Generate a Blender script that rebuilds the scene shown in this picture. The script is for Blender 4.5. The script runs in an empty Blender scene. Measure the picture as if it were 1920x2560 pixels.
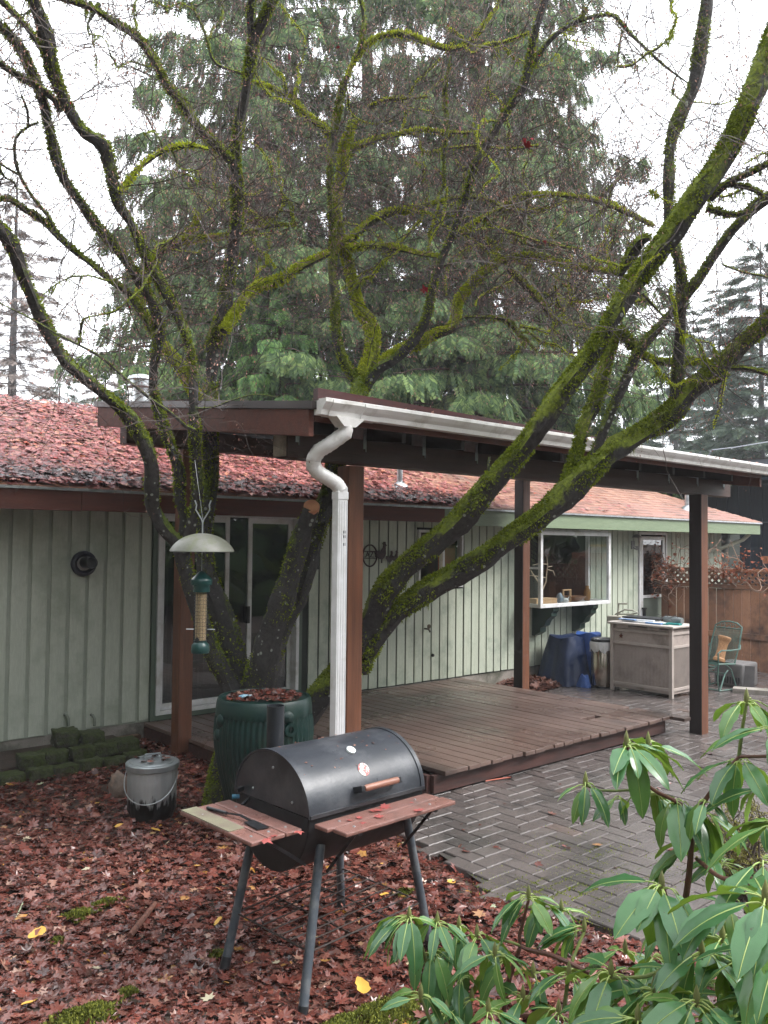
import bpy, math, random
import numpy as np
from mathutils import Vector, Matrix
random.seed(7); rng = np.random.default_rng(11)
S = bpy.context.scene
R = math.radians
# ------------------------------------------------------------------ camera
CAMH = 2.05
FPX = 2140.0                      # focal length in pixels of the 1920 x 2560 photograph
YAW, PIT, ROL = .84114, .03518, .0105
fw = np.array([math.cos(YAW)*math.cos(PIT), math.sin(YAW)*math.cos(PIT), math.sin(PIT)])
rt0 = np.array([math.sin(YAW), -math.cos(YAW), 0.]); up0 = np.cross(rt0, fw)
rt = math.cos(ROL)*rt0 + math.sin(ROL)*up0; up = math.cos(ROL)*up0 - math.sin(ROL)*rt0
CP = np.array([0, 0, CAMH])
cam = bpy.data.cameras.new("camera"); co = bpy.data.objects.new("camera", cam); S.collection.objects.link(co)
cam.sensor_fit = 'VERTICAL'; cam.sensor_height = 32.0; cam.lens = FPX/2560*32.0
cam.clip_start = .05; cam.clip_end = 900
m = Matrix((( rt[0], up[0], -fw[0], 0), (rt[1], up[1], -fw[1], 0), (rt[2], up[2], -fw[2], CAMH), (0, 0, 0, 1)))
co.matrix_world = m; S.camera = co
# ------------------------------------------------------------------ sky and light: overcast
SUN_EL, SUN_ROT = R(46), R(140)
w = bpy.data.worlds.new("World"); S.world = w; w.use_nodes = True
nt = w.node_tree; nt.nodes.clear()
sky = nt.nodes.new("ShaderNodeTexSky"); sky.sky_type = 'NISHITA'; sky.sun_disc = False
sky.sun_elevation = SUN_EL; sky.sun_rotation = SUN_ROT
hs = nt.nodes.new("ShaderNodeHueSaturation"); hs.inputs['Saturation'].default_value = .18
mx = nt.nodes.new("ShaderNodeMix"); mx.data_type = 'RGBA'; mx.inputs['Factor'].default_value = .75
mx.inputs['B'].default_value = (10.6, 10.9, 11.4, 1)
bg = nt.nodes.new("ShaderNodeBackground"); bg.inputs['Strength'].default_value = .115
wo = nt.nodes.new("ShaderNodeOutputWorld")
nt.links.new(sky.outputs[0], hs.inputs['Color']); nt.links.new(hs.outputs[0], mx.inputs['A'])
nt.links.new(mx.outputs['Result'], bg.inputs['Color']); nt.links.new(bg.outputs[0], wo.inputs[0])
sl = bpy.data.lights.new("sun", 'SUN'); sl.energy = 1.5; sl.angle = R(22); sl.color = (1, .97, .93)
so = bpy.data.objects.new("sun", sl); S.collection.objects.link(so)
so.rotation_euler = Vector((math.sin(SUN_ROT)*math.cos(SUN_EL), math.cos(SUN_ROT)*math.cos(SUN_EL), math.sin(SUN_EL))).to_track_quat('Z', 'Y').to_euler()
S.view_settings.view_transform = 'Standard'; S.view_settings.look = 'None'
S.view_settings.exposure = 1.65; S.view_settings.gamma = 1
S.render.engine = 'CYCLES'
S.cycles.max_bounces = 7; S.cycles.transparent_max_bounces = 12; S.cycles.diffuse_bounces = 3; S.cycles.glossy_bounces = 3
S.cycles.use_adaptive_sampling = True; S.cycles.adaptive_threshold = .02
# ------------------------------------------------------------------ pixel helpers (photo px -> world)
def ray(x, y): return fw + (x-960)/FPX*rt - (y-1280)/FPX*up
def at(x, y, dep): return CP + dep*ray(x, y)
def on(ax, v, x, y):
    d = ray(x, y); return CP + (v-CP[ax])/d[ax]*d
# ------------------------------------------------------------------ objects
def tag(o, label=None, cat=None, group=None, kind=None):
    if label: o['label'] = label
    if cat: o['category'] = cat
    if group: o['group'] = group
    if kind: o['kind'] = kind
    return o
def link(o, parent=None):
    S.collection.objects.link(o)
    if parent is not None:
        o.parent = parent
        if parent.type == 'EMPTY': o.matrix_parent_inverse = Matrix.Translation(-Vector(parent.location))
    return o
def empty(name, loc, label=None, cat=None, group=None):
    o = bpy.data.objects.new(name, None); o.location = loc; o.empty_display_size = .1
    S.collection.objects.link(o)
    return tag(o, label, cat, group)
def np_mesh(name, V, F, mat, parent=None, smooth=False, uvattr=None):
    V = np.asarray(V, dtype=np.float32); F = np.asarray(F, dtype=np.int32)
    base = None
    if parent is None:
        lo = V.min(0); hi = V.max(0); base = np.array([(lo[0]+hi[0])/2, (lo[1]+hi[1])/2, lo[2]], dtype=np.float32); V = V-base
    me = bpy.data.meshes.new(name)
    n, k = F.shape
    me.vertices.add(len(V)); me.vertices.foreach_set('co', V.ravel())
    me.loops.add(n*k); me.loops.foreach_set('vertex_index', F.ravel())
    me.polygons.add(n); me.polygons.foreach_set('loop_start', np.arange(0, n*k, k, dtype=np.int32))
    me.polygons.foreach_set('loop_total', np.full(n, k, dtype=np.int32))
    me.polygons.foreach_set('use_smooth', np.full(n, smooth))
    me.update(calc_edges=True); me.validate()
    me.materials.append(mat)
    o = bpy.data.objects.new(name, me); link(o, parent)
    if base is not None: o.location = Vector([float(v) for v in base])
    return o
class MB:
    def __init__(s): s.v = []; s.f = []
    def add(s, V, F):
        b = len(s.v); s.v += [tuple(map(float, p)) for p in V]; s.f += [tuple(b+i for i in f) for f in F]; return s
    def box(s, x0, y0, z0, x1, y1, z1):
        V = [(x, y, z) for z in (z0, z1) for y in (y0, y1) for x in (x0, x1)]
        return s.add(V, [(0,2,3,1),(4,5,7,6),(0,1,5,4),(2,6,7,3),(0,4,6,2),(1,3,7,5)])
    def obox(s, c, ax, ay, az):
        c, ax, ay, az = (np.array(t, float) for t in (c, ax, ay, az))
        V = [c+i*ax+j*ay+k*az for k in (-1, 1) for j in (-1, 1) for i in (-1, 1)]
        F = [(0,2,3,1),(4,5,7,6),(0,1,5,4),(2,6,7,3),(0,4,6,2),(1,3,7,5)]
        if np.dot(np.cross(ax, ay), az) < 0: F = [f[::-1] for f in F]
        return s.add(V, F)
    def bar(s, a, b, w, h, upv=(0, 0, 1)):
        a = np.array(a, float); b = np.array(b, float); d = b-a; L = np.linalg.norm(d); d /= L
        u = np.array(upv, float); sd = np.cross(d, u); sd /= np.linalg.norm(sd); u = np.cross(sd, d)
        return s.obox((a+b)/2, d*L/2, sd*w/2, u*h/2)
    def tube(s, P, r, n=8, cap=True):
        P = np.array(P, float); m = len(P); r = np.broadcast_to(np.array(r, float), (m,))
        T = np.gradient(P, axis=0); T /= np.linalg.norm(T, axis=1)[:, None]+1e-9
        u = np.array([0, 0, 1.]) if abs(T[0][2]) < .9 else np.array([1., 0, 0])
        a = np.cross(T[0], u); a /= np.linalg.norm(a); V = []
        for i in range(m):
            a = a-T[i]*a.dot(T[i]); a /= np.linalg.norm(a); b = np.cross(T[i], a)
            for k in range(n):
                t = 2*math.pi*k/n; V.append(P[i]+r[i]*(a*math.cos(t)+b*math.sin(t)))
        F = [(i*n+k, i*n+(k+1) % n, (i+1)*n+(k+1) % n, (i+1)*n+k) for i in range(m-1) for k in range(n)]
        if cap: F += [tuple(range(n))[::-1], tuple((m-1)*n+k for k in range(n))]
        return s.add(V, F)
    def lathe(s, prof, c, n=32, cap=(True, True), ax=None):
        # prof: (r, h) pairs about the vertical (or the axis frame ax=(u,v,w)) through c
        c = np.array(c, float)
        u, v, w_ = ax if ax else (np.array([1., 0, 0]), np.array([0, 1., 0]), np.array([0, 0, 1.]))
        V = []; m = len(prof)
        for r, h in prof:
            for k in range(n):
                t = 2*math.pi*k/n; V.append(c+u*r*math.cos(t)+v*r*math.sin(t)+w_*h)
        F = [(i*n+k, i*n+(k+1) % n, (i+1)*n+(k+1) % n, (i+1)*n+k) for i in range(m-1) for k in range(n)]
        if cap[0]: F.append(tuple(range(n))[::-1])
        if cap[1]: F.append(tuple((m-1)*n+k for k in range(n)))
        return s.add(V, F)
    def prism(s, poly, off):
        off = np.array(off, float); n = len(poly); V = [np.array(p, float) for p in poly]+[np.array(p, float)+off for p in poly]
        return s.add(V, [tuple(range(n))[::-1], tuple(range(n, 2*n))]+[(i, (i+1) % n, n+(i+1) % n, n+i) for i in range(n)])
    def build(s, name, mat, parent=None, smooth=False, bevel=0, fix=False):
        V = np.array(s.v); base = np.zeros(3)
        if parent is None:
            lo = V.min(0); hi = V.max(0); base = np.array([(lo[0]+hi[0])/2, (lo[1]+hi[1])/2, lo[2]]); V = V-base
        me = bpy.data.meshes.new(name); me.from_pydata([tuple(p) for p in V], [], s.f); me.update()
        if fix:
            import bmesh
            b = bmesh.new(); b.from_mesh(me); bmesh.ops.recalc_face_normals(b, faces=b.faces); b.to_mesh(me); b.free()
        me.materials.append(mat)
        if smooth:
            me.polygons.foreach_set('use_smooth', [True]*len(me.polygons))
            me.set_sharp_from_angle(angle=R(40))
        o = bpy.data.objects.new(name, me); link(o, parent); o.location = base if parent is None else (0, 0, 0)
        if bevel:
            md = o.modifiers.new('bevel', 'BEVEL'); md.width = bevel; md.segments = 2; md.limit_method = 'ANGLE'; md.angle_limit = R(40)
        return o
def scatter(tv, tf, M, P):
    """template tv (n,3), faces tf (f,k), matrices M (N,3,3), positions P (N,3) -> V, F"""
    tv = np.asarray(tv, np.float32); tf = np.asarray(tf, np.int32)
    V = np.einsum('nij,vj->nvi', M, tv)+P[:, None, :]
    F = tf[None]+(np.arange(len(P))*len(tv))[:, None, None]
    return V.reshape(-1, 3), F.reshape(-1, tf.shape[1])
def rotm(z, tilt, tdir):
    """rotation by z about vertical then a tilt about a horizontal axis at angle tdir; arrays"""
    c, s_ = np.cos(z), np.sin(z); O = np.zeros_like(c); I = O+1
    A = np.stack([np.stack([c, -s_, O], -1), np.stack([s_, c, O], -1), np.stack([O, O, I], -1)], -2)
    ux, uy = np.cos(tdir), np.sin(tdir); ct, st = np.cos(tilt), np.sin(tilt); C1 = 1-ct
    B = np.stack([np.stack([ct+ux*ux*C1, ux*uy*C1, uy*st], -1), np.stack([ux*uy*C1, ct+uy*uy*C1, -ux*st], -1), np.stack([-uy*st, ux*st, ct], -1)], -2)
    return B@A
def frames(D, rollv):
    """matrices whose columns are (side, D, normal) for unit directions D (N,3)"""
    D = D/np.linalg.norm(D, axis=1)[:, None]
    a = np.cross(D, np.array([0, 0, 1.])); n = np.linalg.norm(a, axis=1)[:, None]
    a = np.where(n > 1e-3, a/np.maximum(n, 1e-3), np.array([1., 0, 0])); b = np.cross(a, D)
    c, s_ = np.cos(rollv)[:, None], np.sin(rollv)[:, None]
    a2 = a*c+b*s_; b2 = np.cross(a2, D)
    return np.stack([a2, D, b2], -1)
# ------------------------------------------------------------------ materials
def nodes(name):
    mt = bpy.data.materials.new(name); mt.use_nodes = True; t = mt.node_tree; t.nodes.clear()
    o = t.nodes.new("ShaderNodeOutputMaterial"); b = t.nodes.new("ShaderNodeBsdfPrincipled"); t.links.new(b.outputs[0], o.inputs[0])
    return mt, t, b, o
def col(c): return (c[0], c[1], c[2], 1)
def coords(t, scale=(1, 1, 1), rot=(0, 0, 0)):
    tc = t.nodes.new("ShaderNodeTexCoord"); mp = t.nodes.new("ShaderNodeMapping")
    mp.inputs['Scale'].default_value = scale; mp.inputs['Rotation'].default_value = rot
    t.links.new(tc.outputs['Object'], mp.inputs['Vector']); return mp.outputs[0]
def noise(t, vec, scale, detail=5, rough=.55, dist=0):
    n = t.nodes.new("ShaderNodeTexNoise"); n.inputs['Scale'].default_value = scale; n.inputs['Detail'].default_value = detail
    n.inputs['Roughness'].default_value = rough; n.inputs['Distortion'].default_value = dist
    t.links.new(vec, n.inputs['Vector']); return n.outputs['Fac']
def ramp(t, fac, stops, interp='LINEAR'):
    r = t.nodes.new("ShaderNodeValToRGB"); r.color_ramp.interpolation = interp; e = r.color_ramp.elements
    while len(e) > 1: e.remove(e[-1])
    e[0].position = stops[0][0]; e[0].color = col(stops[0][1]) if len(stops[0][1]) == 3 else stops[0][1]
    for p, c in stops[1:]:
        x = e.new(p); x.color = col(c)
    t.links.new(fac, r.inputs[0]); return r.outputs[0]
def mixc(t, fac, a, b, mode='MIX'):
    n = t.nodes.new("ShaderNodeMix"); n.data_type = 'RGBA'; n.blend_type = mode
    for sock, v in (('Factor', fac), ('A', a), ('B', b)):
        if isinstance(v, (int, float)): n.inputs[sock].default_value = v
        elif isinstance(v, tuple): n.inputs[sock].default_value = col(v)
        else: t.links.new(v, n.inputs[sock])
    return n.outputs['Result']
def math_(t, op, a, b=0., clamp=False):
    n = t.nodes.new("ShaderNodeMath"); n.operation = op; n.use_clamp = clamp
    for i, v in enumerate((a, b)):
        if isinstance(v, (int, float)): n.inputs[i].default_value = v
        else: t.links.new(v, n.inputs[i])
    return n.outputs[0]
def bump(t, b, h, strength=.3, dist=.01):
    n = t.nodes.new("ShaderNodeBump"); n.inputs['Strength'].default_value = strength; n.inputs['Distance'].default_value = dist
    t.links.new(h, n.inputs['Height']); t.links.new(n.outputs[0], b.inputs['Normal']); return n
def pm(name, c1, c2=None, scale=8, rough=.6, bmp=.2, stretch=(1, 1, 1), metal=0, spec=.5, c3=None, scale3=2, fine=0, rvar=.12, lo=.35, hi=.65, coat=0, bd=.01):
    """painted / wooden / metal surface: two noise-mixed colours, optional stain colour c3, bump, roughness variation"""
    mt, t, b, o = nodes(name); v = coords(t, stretch); n = noise(t, v, scale)
    c2 = c2 or tuple(x*.75 for x in c1)
    c = ramp(t, n, [(lo, c1), (hi, c2)])
    if fine:
        n2 = noise(t, v, fine, 3); c = mixc(t, .35, c, ramp(t, n2, [(.3, tuple(x*.75 for x in c1)), (.7, tuple(min(1, x*1.2) for x in c1))]))
    if c3:
        v3 = coords(t); n3 = noise(t, v3, scale3, 6, .65); f3 = ramp(t, n3, [(.5, (0, 0, 0)), (.68, (1, 1, 1))])
        c = mixc(t, f3, c, c3)
    t.links.new(c, b.inputs['Base Color'])
    nr = noise(t, v, scale*2.3, 4); rr = math_(t, 'MULTIPLY_ADD', nr, rvar*2); rr.node.inputs[2].default_value = rough-rvar
    t.links.new(rr, b.inputs['Roughness'])
    b.inputs['Metallic'].default_value = metal; b.inputs['Specular IOR Level'].default_value = spec; b.inputs['Coat Weight'].default_value = coat
    if bmp:
        hb = noise(t, v, fine or scale*3, 6, .6); bump(t, b, hb, bmp, bd)
    return mt
def islands(name, stops, rough=.6, spec=.4, back=None, trans=0, sc=0, vein=False):
    """each separate little piece takes its own colour"""
    mt, t, b, o = nodes(name); g = t.nodes.new("ShaderNodeNewGeometry")
    c = ramp(t, g.outputs['Random Per Island'], stops)
    if sc:
        n = noise(t, coords(t), sc); c = mixc(t, .5, c, mixc(t, n, tuple(x*.6 for x in stops[0][1]), tuple(min(1, x*1.25) for x in stops[-1][1])))
    if back: c = mixc(t, g.outputs['Backfacing'], c, back)
    t.links.new(c, b.inputs['Base Color']); b.inputs['Roughness'].default_value = rough; b.inputs['Specular IOR Level'].default_value = spec
    if trans:
        tr = t.nodes.new("ShaderNodeBsdfTranslucent"); t.links.new(c, tr.inputs[0]); ms = t.nodes.new("ShaderNodeMixShader"); ms.inputs[0].default_value = trans
        t.links.new(b.outputs[0], ms.inputs[1]); t.links.new(tr.outputs[0], ms.inputs[2]); t.links.new(ms.outputs[0], o.inputs[0])
    return mt
M = {}
M['dirt'] = pm('dirt', (.055, .035, .025), (.025, .017, .013), 6, .85, .6, fine=60)
M['sage'] = pm('sage_siding', (.48, .51, .43), (.43, .46, .385), 5, .62, .35, (6, 6, .6), fine=26, c3=(.33, .36, .285), scale3=1.7, bd=.004)
M['sage_light'] = pm('pale_siding', (.49, .53, .435), (.41, .45, .36), 5, .62, .5, (7, 7, .5), fine=30, c3=(.30, .345, .275), scale3=2.6, bd=.004)
M['green_trim'] = pm('green_trim', (.19, .245, .15), (.15, .20, .12), 6, .55, .3, (.6, 4, 4), fine=24)
M['dark_green'] = pm('dark_green_paint', (.018, .045, .035), (.012, .03, .024), 9, .45, .1)
M['brown_trim'] = pm('stained_fascia', (.115, .032, .018), (.06, .02, .013), 4, .7, .3, (.5, 5, 5), fine=20)
M['redwood'] = pm('stained_post', (.19, .072, .036), (.085, .033, .018), 3.2, .5, .35, (7, 7, .5), fine=22, bd=.004)
M['beam'] = pm('dark_beam', (.065, .032, .024), (.032, .017, .014), 4, .55, .3, (.5, 6, 6), fine=20)
M['dark_wood'] = pm('dark_rafter', (.018, .011, .009), (.010, .007, .006), 4, .6, .2, (5, .6, 5))
M['flashing'] = pm('brown_metal_flashing', (.045, .035, .034), (.03, .024, .023), 5, .35, .05, metal=.3)
M['steel'] = pm('galvanised_steel', (.52, .54, .55), (.36, .38, .40), 14, .38, .08, metal=.85)
M['white'] = pm('white_vinyl', (.72, .72, .73), (.62, .62, .62), 9, .38, .04, c3=(.5, .49, .46), scale3=5)
M['gutter'] = pm('white_gutter', (.76, .745, .73), (.68, .665, .65), 3, .36, .04, (1, 3, 3), c3=(.52, .50, .47), scale3=9)
M['concrete'] = pm('concrete', (.30, .27, .24), (.19, .17, .15), 6, .85, .5, fine=70, c3=(.10, .10, .075), scale3=3)
M['black_metal'] = pm('black_iron', (.016, .017, .02), (.03, .031, .036), 12, .38, .15, metal=.4)
M['blue_house'] = pm('navy_siding', (.018, .028, .045), (.013, .02, .034), 3, .6, .2, (5, 5, .5))
M['blue_trim'] = pm('slate_trim', (.15, .165, .20), (.12, .13, .16), 3, .5, .1)
M['orange_wood'] = pm('cedar_board', (.34, .13, .055), (.20, .075, .035), 4, .6, .2, (.6, 5, 5))
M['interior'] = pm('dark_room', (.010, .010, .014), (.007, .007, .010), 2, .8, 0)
M['interior_mid'] = pm('room_wall', (.19, .17, .145), (.15, .14, .12), 1.5, .8, 0)
M['tan_plastic'] = pm('taupe_plastic', (.40, .335, .305), (.34, .285, .26), 5, .5, .12, fine=40, c3=(.21, .175, .155), scale3=3)
M['tan_lid'] = pm('pale_plastic_lid', (.50, .45, .41), (.42, .38, .35), 6, .42, .1)
M['tarp'] = pm('dark_blue_tarp', (.006, .020, .065), (.004, .012, .042), 3, .45, .5, bd=.03)
M['tarp_blue'] = pm('bright_blue_tarp', (.03, .095, .32), (.02, .06, .22), 5, .42, .4, bd=.02)
M['can'] = pm('grey_galvanised', (.33, .36, .37), (.22, .245, .255), 7, .42, .1, (1, 1, .5), metal=.55, spec=.5)
M['chair_green'] = pm('green_iron_paint', (.075, .16, .135), (.05, .11, .095), 15, .5, .15, c3=(.12, .14, .11), scale3=20)
M['wicker'] = pm('tan_wicker', (.50, .27, .13), (.30, .15, .07), 60, .6, .4)
M['stone'] = pm('rough_stone', (.20, .15, .12), (.11, .085, .07), 12, .85, .6, c3=(.28, .17, .12), scale3=9)
M['cord'] = pm('orange_cord', (.45, .08, .03), (.35, .06, .03), 20, .5, 0)
M['black_plastic'] = pm('black_plastic', (.012, .013, .016), (.02, .021, .025), 20, .4, .05)
M['teal'] = pm('teal_plastic', (.02, .28, .26), (.015, .2, .2), 9, .4, 0)
M['paper'] = pm('white_tray', (.68, .70, .72), (.5, .53, .58), 6, .5, .05)
M['blue_tray'] = pm('blue_plastic', (.10, .24, .50), (.07, .18, .42), 6, .4, 0)
M['pale_wood'] = pm('pale_pine', (.56, .36, .20), (.42, .26, .14), 4, .55, .1, (.5, 5, 5))
M['twig_wood'] = pm('peeled_branch', (.48, .38, .27), (.36, .28, .2), 9, .7, .2)
M['cut'] = pm('fresh_cut_wood', (.62, .30, .16), (.48, .20, .11), 14, .6, .2)
M['plastic_bag'] = pm('white_bag', (.68, .67, .66), (.55, .55, .56), 10, .35, .5)
M['chrome'] = pm('brushed_steel', (.42, .36, .31), (.30, .26, .23), 3, .2, .02, (1, 1, .2), metal=1)
def glass(name, tint, refl=.10):
    mt, t, b, o = nodes(name); t.nodes.remove(b)
    g = t.nodes.new("ShaderNodeBsdfGlossy"); g.inputs['Roughness'].default_value = .01; g.inputs['Color'].default_value = (1, 1, 1, 1)
    tr = t.nodes.new("ShaderNodeBsdfTransparent"); tr.inputs[0].default_value = col(tint)
    f = t.nodes.new("ShaderNodeFresnel"); f.inputs[0].default_value = 1.5
    gb = t.nodes.new("ShaderNodeNewGeometry"); a = math_(t, 'MULTIPLY', math_(t, 'ADD', f.outputs[0], refl, True), math_(t, 'SUBTRACT', 1., gb.outputs['Backfacing'])); ms = t.nodes.new("ShaderNodeMixShader")
    t.links.new(a, ms.inputs[0]); t.links.new(tr.outputs[0], ms.inputs[1]); t.links.new(g.outputs[0], ms.inputs[2]); t.links.new(ms.outputs[0], o.inputs[0])
    return mt
M['glass'] = glass('window_glass', (.9, .92, .92), .05)
M['glass_dark'] = glass('door_glass', (.4, .42, .48), .05)
M['glass_jar'] = glass('clear_tube', (.9, .92, .92), .04)
# wet pavers, decking: each unit its own shade plus grime
def units(name, stops, rough, bmp, c3, sc3, fine=45, stretch=(1, 1, 1), wet=False):
    mt, t, b, o = nodes(name); g = t.nodes.new("ShaderNodeNewGeometry")
    c = ramp(t, g.outputs['Random Per Island'], stops); v = coords(t, stretch)
    n = noise(t, v, fine, 6, .6); c = mixc(t, .45, c, mixc(t, n, tuple(x*.45 for x in stops[0][1]), tuple(min(1, x*1.5) for x in stops[-1][1])))
    n3 = noise(t, coords(t), sc3, 6, .65); c = mixc(t, ramp(t, n3, [(.48, (0, 0, 0)), (.66, (1, 1, 1))]), c, c3)
    t.links.new(c, b.inputs['Base Color'])
    nw = noise(t, coords(t), 1.3 if wet else 4, 4)
    t.links.new(ramp(t, nw, [(.35, (rough*.5,)*3), (.65, (rough*1.15,)*3)]), b.inputs['Roughness'])
    bump(t, b, n, bmp, .006); return mt
M['paver'] = units('wet_paver', [(0, (.080, .077, .078)), (.5, (.112, .107, .107)), (.95, (.142, .135, .132)), (1, (.14, .095, .08))], .27, .35, (.065, .058, .055), 1.6, wet=True)
M['deckboard'] = units('deck_board', [(0, (.115, .072, .060)), (1, (.175, .115, .096))], .42, .5, (.065, .044, .038), 1.1, 22, (9, .7, 9), wet=True)
M['picket'] = units('fence_picket', [(0, (.11, .05, .032)), (.6, (.23, .108, .062)), (1, (.38, .19, .11))], .75, .5, (.055, .032, .025), 1.5, 22, (9, 9, .7))
M['shelf_wood'] = units('grill_shelf_wood', [(0, (.17, .085, .072)), (1, (.23, .115, .095))], .42, .4, (.12, .07, .06), 7, 30, (1, 6, 6))
# asphalt shingles
def shingle():
    mt, t, b, o = nodes('red_shingle'); v = coords(t, (1, 1, 1)); 
    br = t.nodes.new("ShaderNodeTexBrick"); br.inputs['Scale'].default_value = 1; br.inputs['Brick Width'].default_value = .17; br.inputs['Row Height'].default_value = .135
    br.inputs['Mortar Size'].default_value = .006; br.inputs['Color1'].default_value = (.33, .125, .085, 1); br.inputs['Color2'].default_value = (.22, .085, .065, 1)
    br.inputs['Mortar'].default_value = (.05, .03, .028, 1); br.inputs['Bias'].default_value = .1; br.offset = .37
    t.links.new(v, br.inputs['Vector'])
    n = noise(t, v, 60, 3); c = mixc(t, .5, br.outputs[0], mixc(t, n, (.13, .06, .05), (.42, .19, .13)), 'MIX')
    n3 = noise(t, v, 1.2, 5); c = mixc(t, ramp(t, n3, [(.5, (0, 0, 0)), (.7, (.6, .6, .6))]), c, (.16, .10, .075))
    t.links.new(c, b.inputs['Base Color']); b.inputs['Roughness'].default_value = .5; bump(t, b, br.outputs['Fac'], -.4, .01); return mt
M['shingle'] = shingle()
M['dark_shingle'] = pm('dark_roofing', (.05, .043, .042), (.03, .027, .026), 20, .7, .4)
# bark: moss on the upper side, lichen spots
def bark(name, moss_lo, moss_hi, mcol1, mcol2, base1=(.030, .026, .024), base2=(.075, .068, .062), lowdry=.16):
    mt, t, b, o = nodes(name); v = coords(t); g = t.nodes.new("ShaderNodeNewGeometry")
    sx = t.nodes.new("ShaderNodeSeparateXYZ"); t.links.new(g.outputs['Normal'], sx.inputs[0])
    n = noise(t, v, 5, 6, .65); n2 = noise(t, v, 30, 5, .7)
    c = ramp(t, n2, [(.3, base1), (.7, base2)])
    vo = t.nodes.new("ShaderNodeTexVoronoi"); vo.inputs['Scale'].default_value = 17; t.links.new(v, vo.inputs['Vector'])
    c = mixc(t, ramp(t, math_(t, 'ADD', vo.outputs['Distance'], math_(t, 'MULTIPLY', noise(t, v, 3), .9)), [(.54, (1, 1, 1)), (.60, (0, 0, 0))]), c, (.30, .32, .28))
    up_ = math_(t, 'MULTIPLY', sx.outputs[2], .5); f = math_(t, 'ADD', math_(t, 'ADD', n, up_), math_(t, 'MULTIPLY', n2, .3))
    so_ = t.nodes.new("ShaderNodeSeparateXYZ"); t.links.new(v, so_.inputs[0]); f = math_(t, 'SUBTRACT', f, math_(t, 'MULTIPLY', math_(t, 'MULTIPLY', math_(t, 'SUBTRACT', 2.5, so_.outputs[2]), 1.2, True), lowdry))
    fm = ramp(t, f, [(moss_lo, (0, 0, 0)), (moss_hi, (1, 1, 1))])
    mc = ramp(t, noise(t, v, 45, 4), [(.3, mcol1), (.7, mcol2)])
    c = mixc(t, fm, c, mc); t.links.new(c, b.inputs['Base Color']); b.inputs['Roughness'].default_value = .8
    h = math_(t, 'ADD', math_(t, 'MULTIPLY', fm, .8), n2); bump(t, b, h, .8, .02); return mt
M['bark'] = bark('mossy_bark', .66, .80, (.05, .075, .010), (.16, .21, .022), (.018, .016, .016), (.060, .055, .052))
M['bark_mid'] = bark('half_mossy_bark', .52, .66, (.08, .11, .010), (.24, .29, .025), (.018, .016, .016), (.060, .055, .052))
M['bark_moss'] = bark('very_mossy_bark', .44, .68, (.14, .18, .012), (.42, .46, .03), (.02, .02, .014), (.055, .055, .035))
M['cedar_bark'] = pm('cedar_bark', (.10, .055, .038), (.05, .03, .024), 5, .9, .8, (4, 4, .5))
M['grey_bark'] = pm('grey_bark', (.13, .12, .12), (.08, .075, .075), 5, .9, .8, (4, 4, .5))
M['moss_tuft'] = islands('moss_tuft', [(0, (.10, .135, .012)), (.5, (.20, .255, .02)), (1, (.34, .40, .035))], .8, .2, trans=.35)
M['moss_bright'] = islands('bright_moss_tuft', [(0, (.28, .34, .018)), (.5, (.43, .49, .03)), (1, (.58, .62, .05))], .8, .2, trans=.3)
M['twig'] = pm('twig_bark', (.10, .075, .066), (.065, .05, .045), 30, .7, 0)
M['seeds'] = islands('dry_maple_keys', [(0, (.22, .105, .085)), (.5, (.36, .19, .15)), (.985, (.50, .30, .23)), (1, (.42, .02, .03))], .7, .2, trans=.25)
M['cedar'] = islands('cedar_foliage', [(0, (.032, .062, .030)), (.5, (.085, .140, .060)), (1, (.19, .26, .09))], .8, .12, trans=.25)
M['cedar_bright'] = islands('young_cedar_foliage', [(0, (.04, .10, .03)), (.5, (.09, .20, .05)), (1, (.19, .34, .08))], .5, .3, trans=.25)
M['fir'] = islands('fir_foliage', [(0, (.045, .075, .055)), (.5, (.075, .115, .08)), (1, (.12, .16, .09))], .6, .3, trans=.2)
M['bare'] = islands('bare_branchlets', [(0, (.16, .13, .125)), (1, (.28, .23, .20))], .8, .2)
M['litter'] = islands('fallen_maple_leaves', [(0, (.040, .015, .012)), (.25, (.090, .027, .020)), (.48, (.140, .040, .030)), (.64, (.185, .057, .042)), (.80, (.11, .050, .040)), (.93, (.25, .10, .075)), (.985, (.33, .20, .15)), (.995, (.42, .20, .03)), (1, (.16, .085, .04))], .26, .55)
M['roof_leaves'] = islands('roof_maple_leaves', [(0, (.11, .025, .027)), (.3, (.18, .044, .042)), (.6, (.27, .075, .070)), (.85, (.36, .14, .125)), (.96, (.40, .17, .09)), (1, (.4, .02, .015))], .42, .4)
M['yellow_leaf'] = islands('yellow_leaf', [(0, (.55, .22, .02)), (.5, (.62, .34, .04)), (1, (.60, .42, .20))], .5, .4)
M['brown_leaf'] = islands('brown_leaf', [(0, (.08, .035, .025)), (1, (.17, .07, .05))], .6, .3)
M['vine_leaf'] = islands('dry_vine_leaf', [(0, (.20, .06, .035)), (1, (.42, .15, .08))], .7, .2, trans=.2)
M['vine_stem'] = pm('dry_vine', (.30, .20, .14), (.20, .13, .10), 20, .8, .2)
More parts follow.
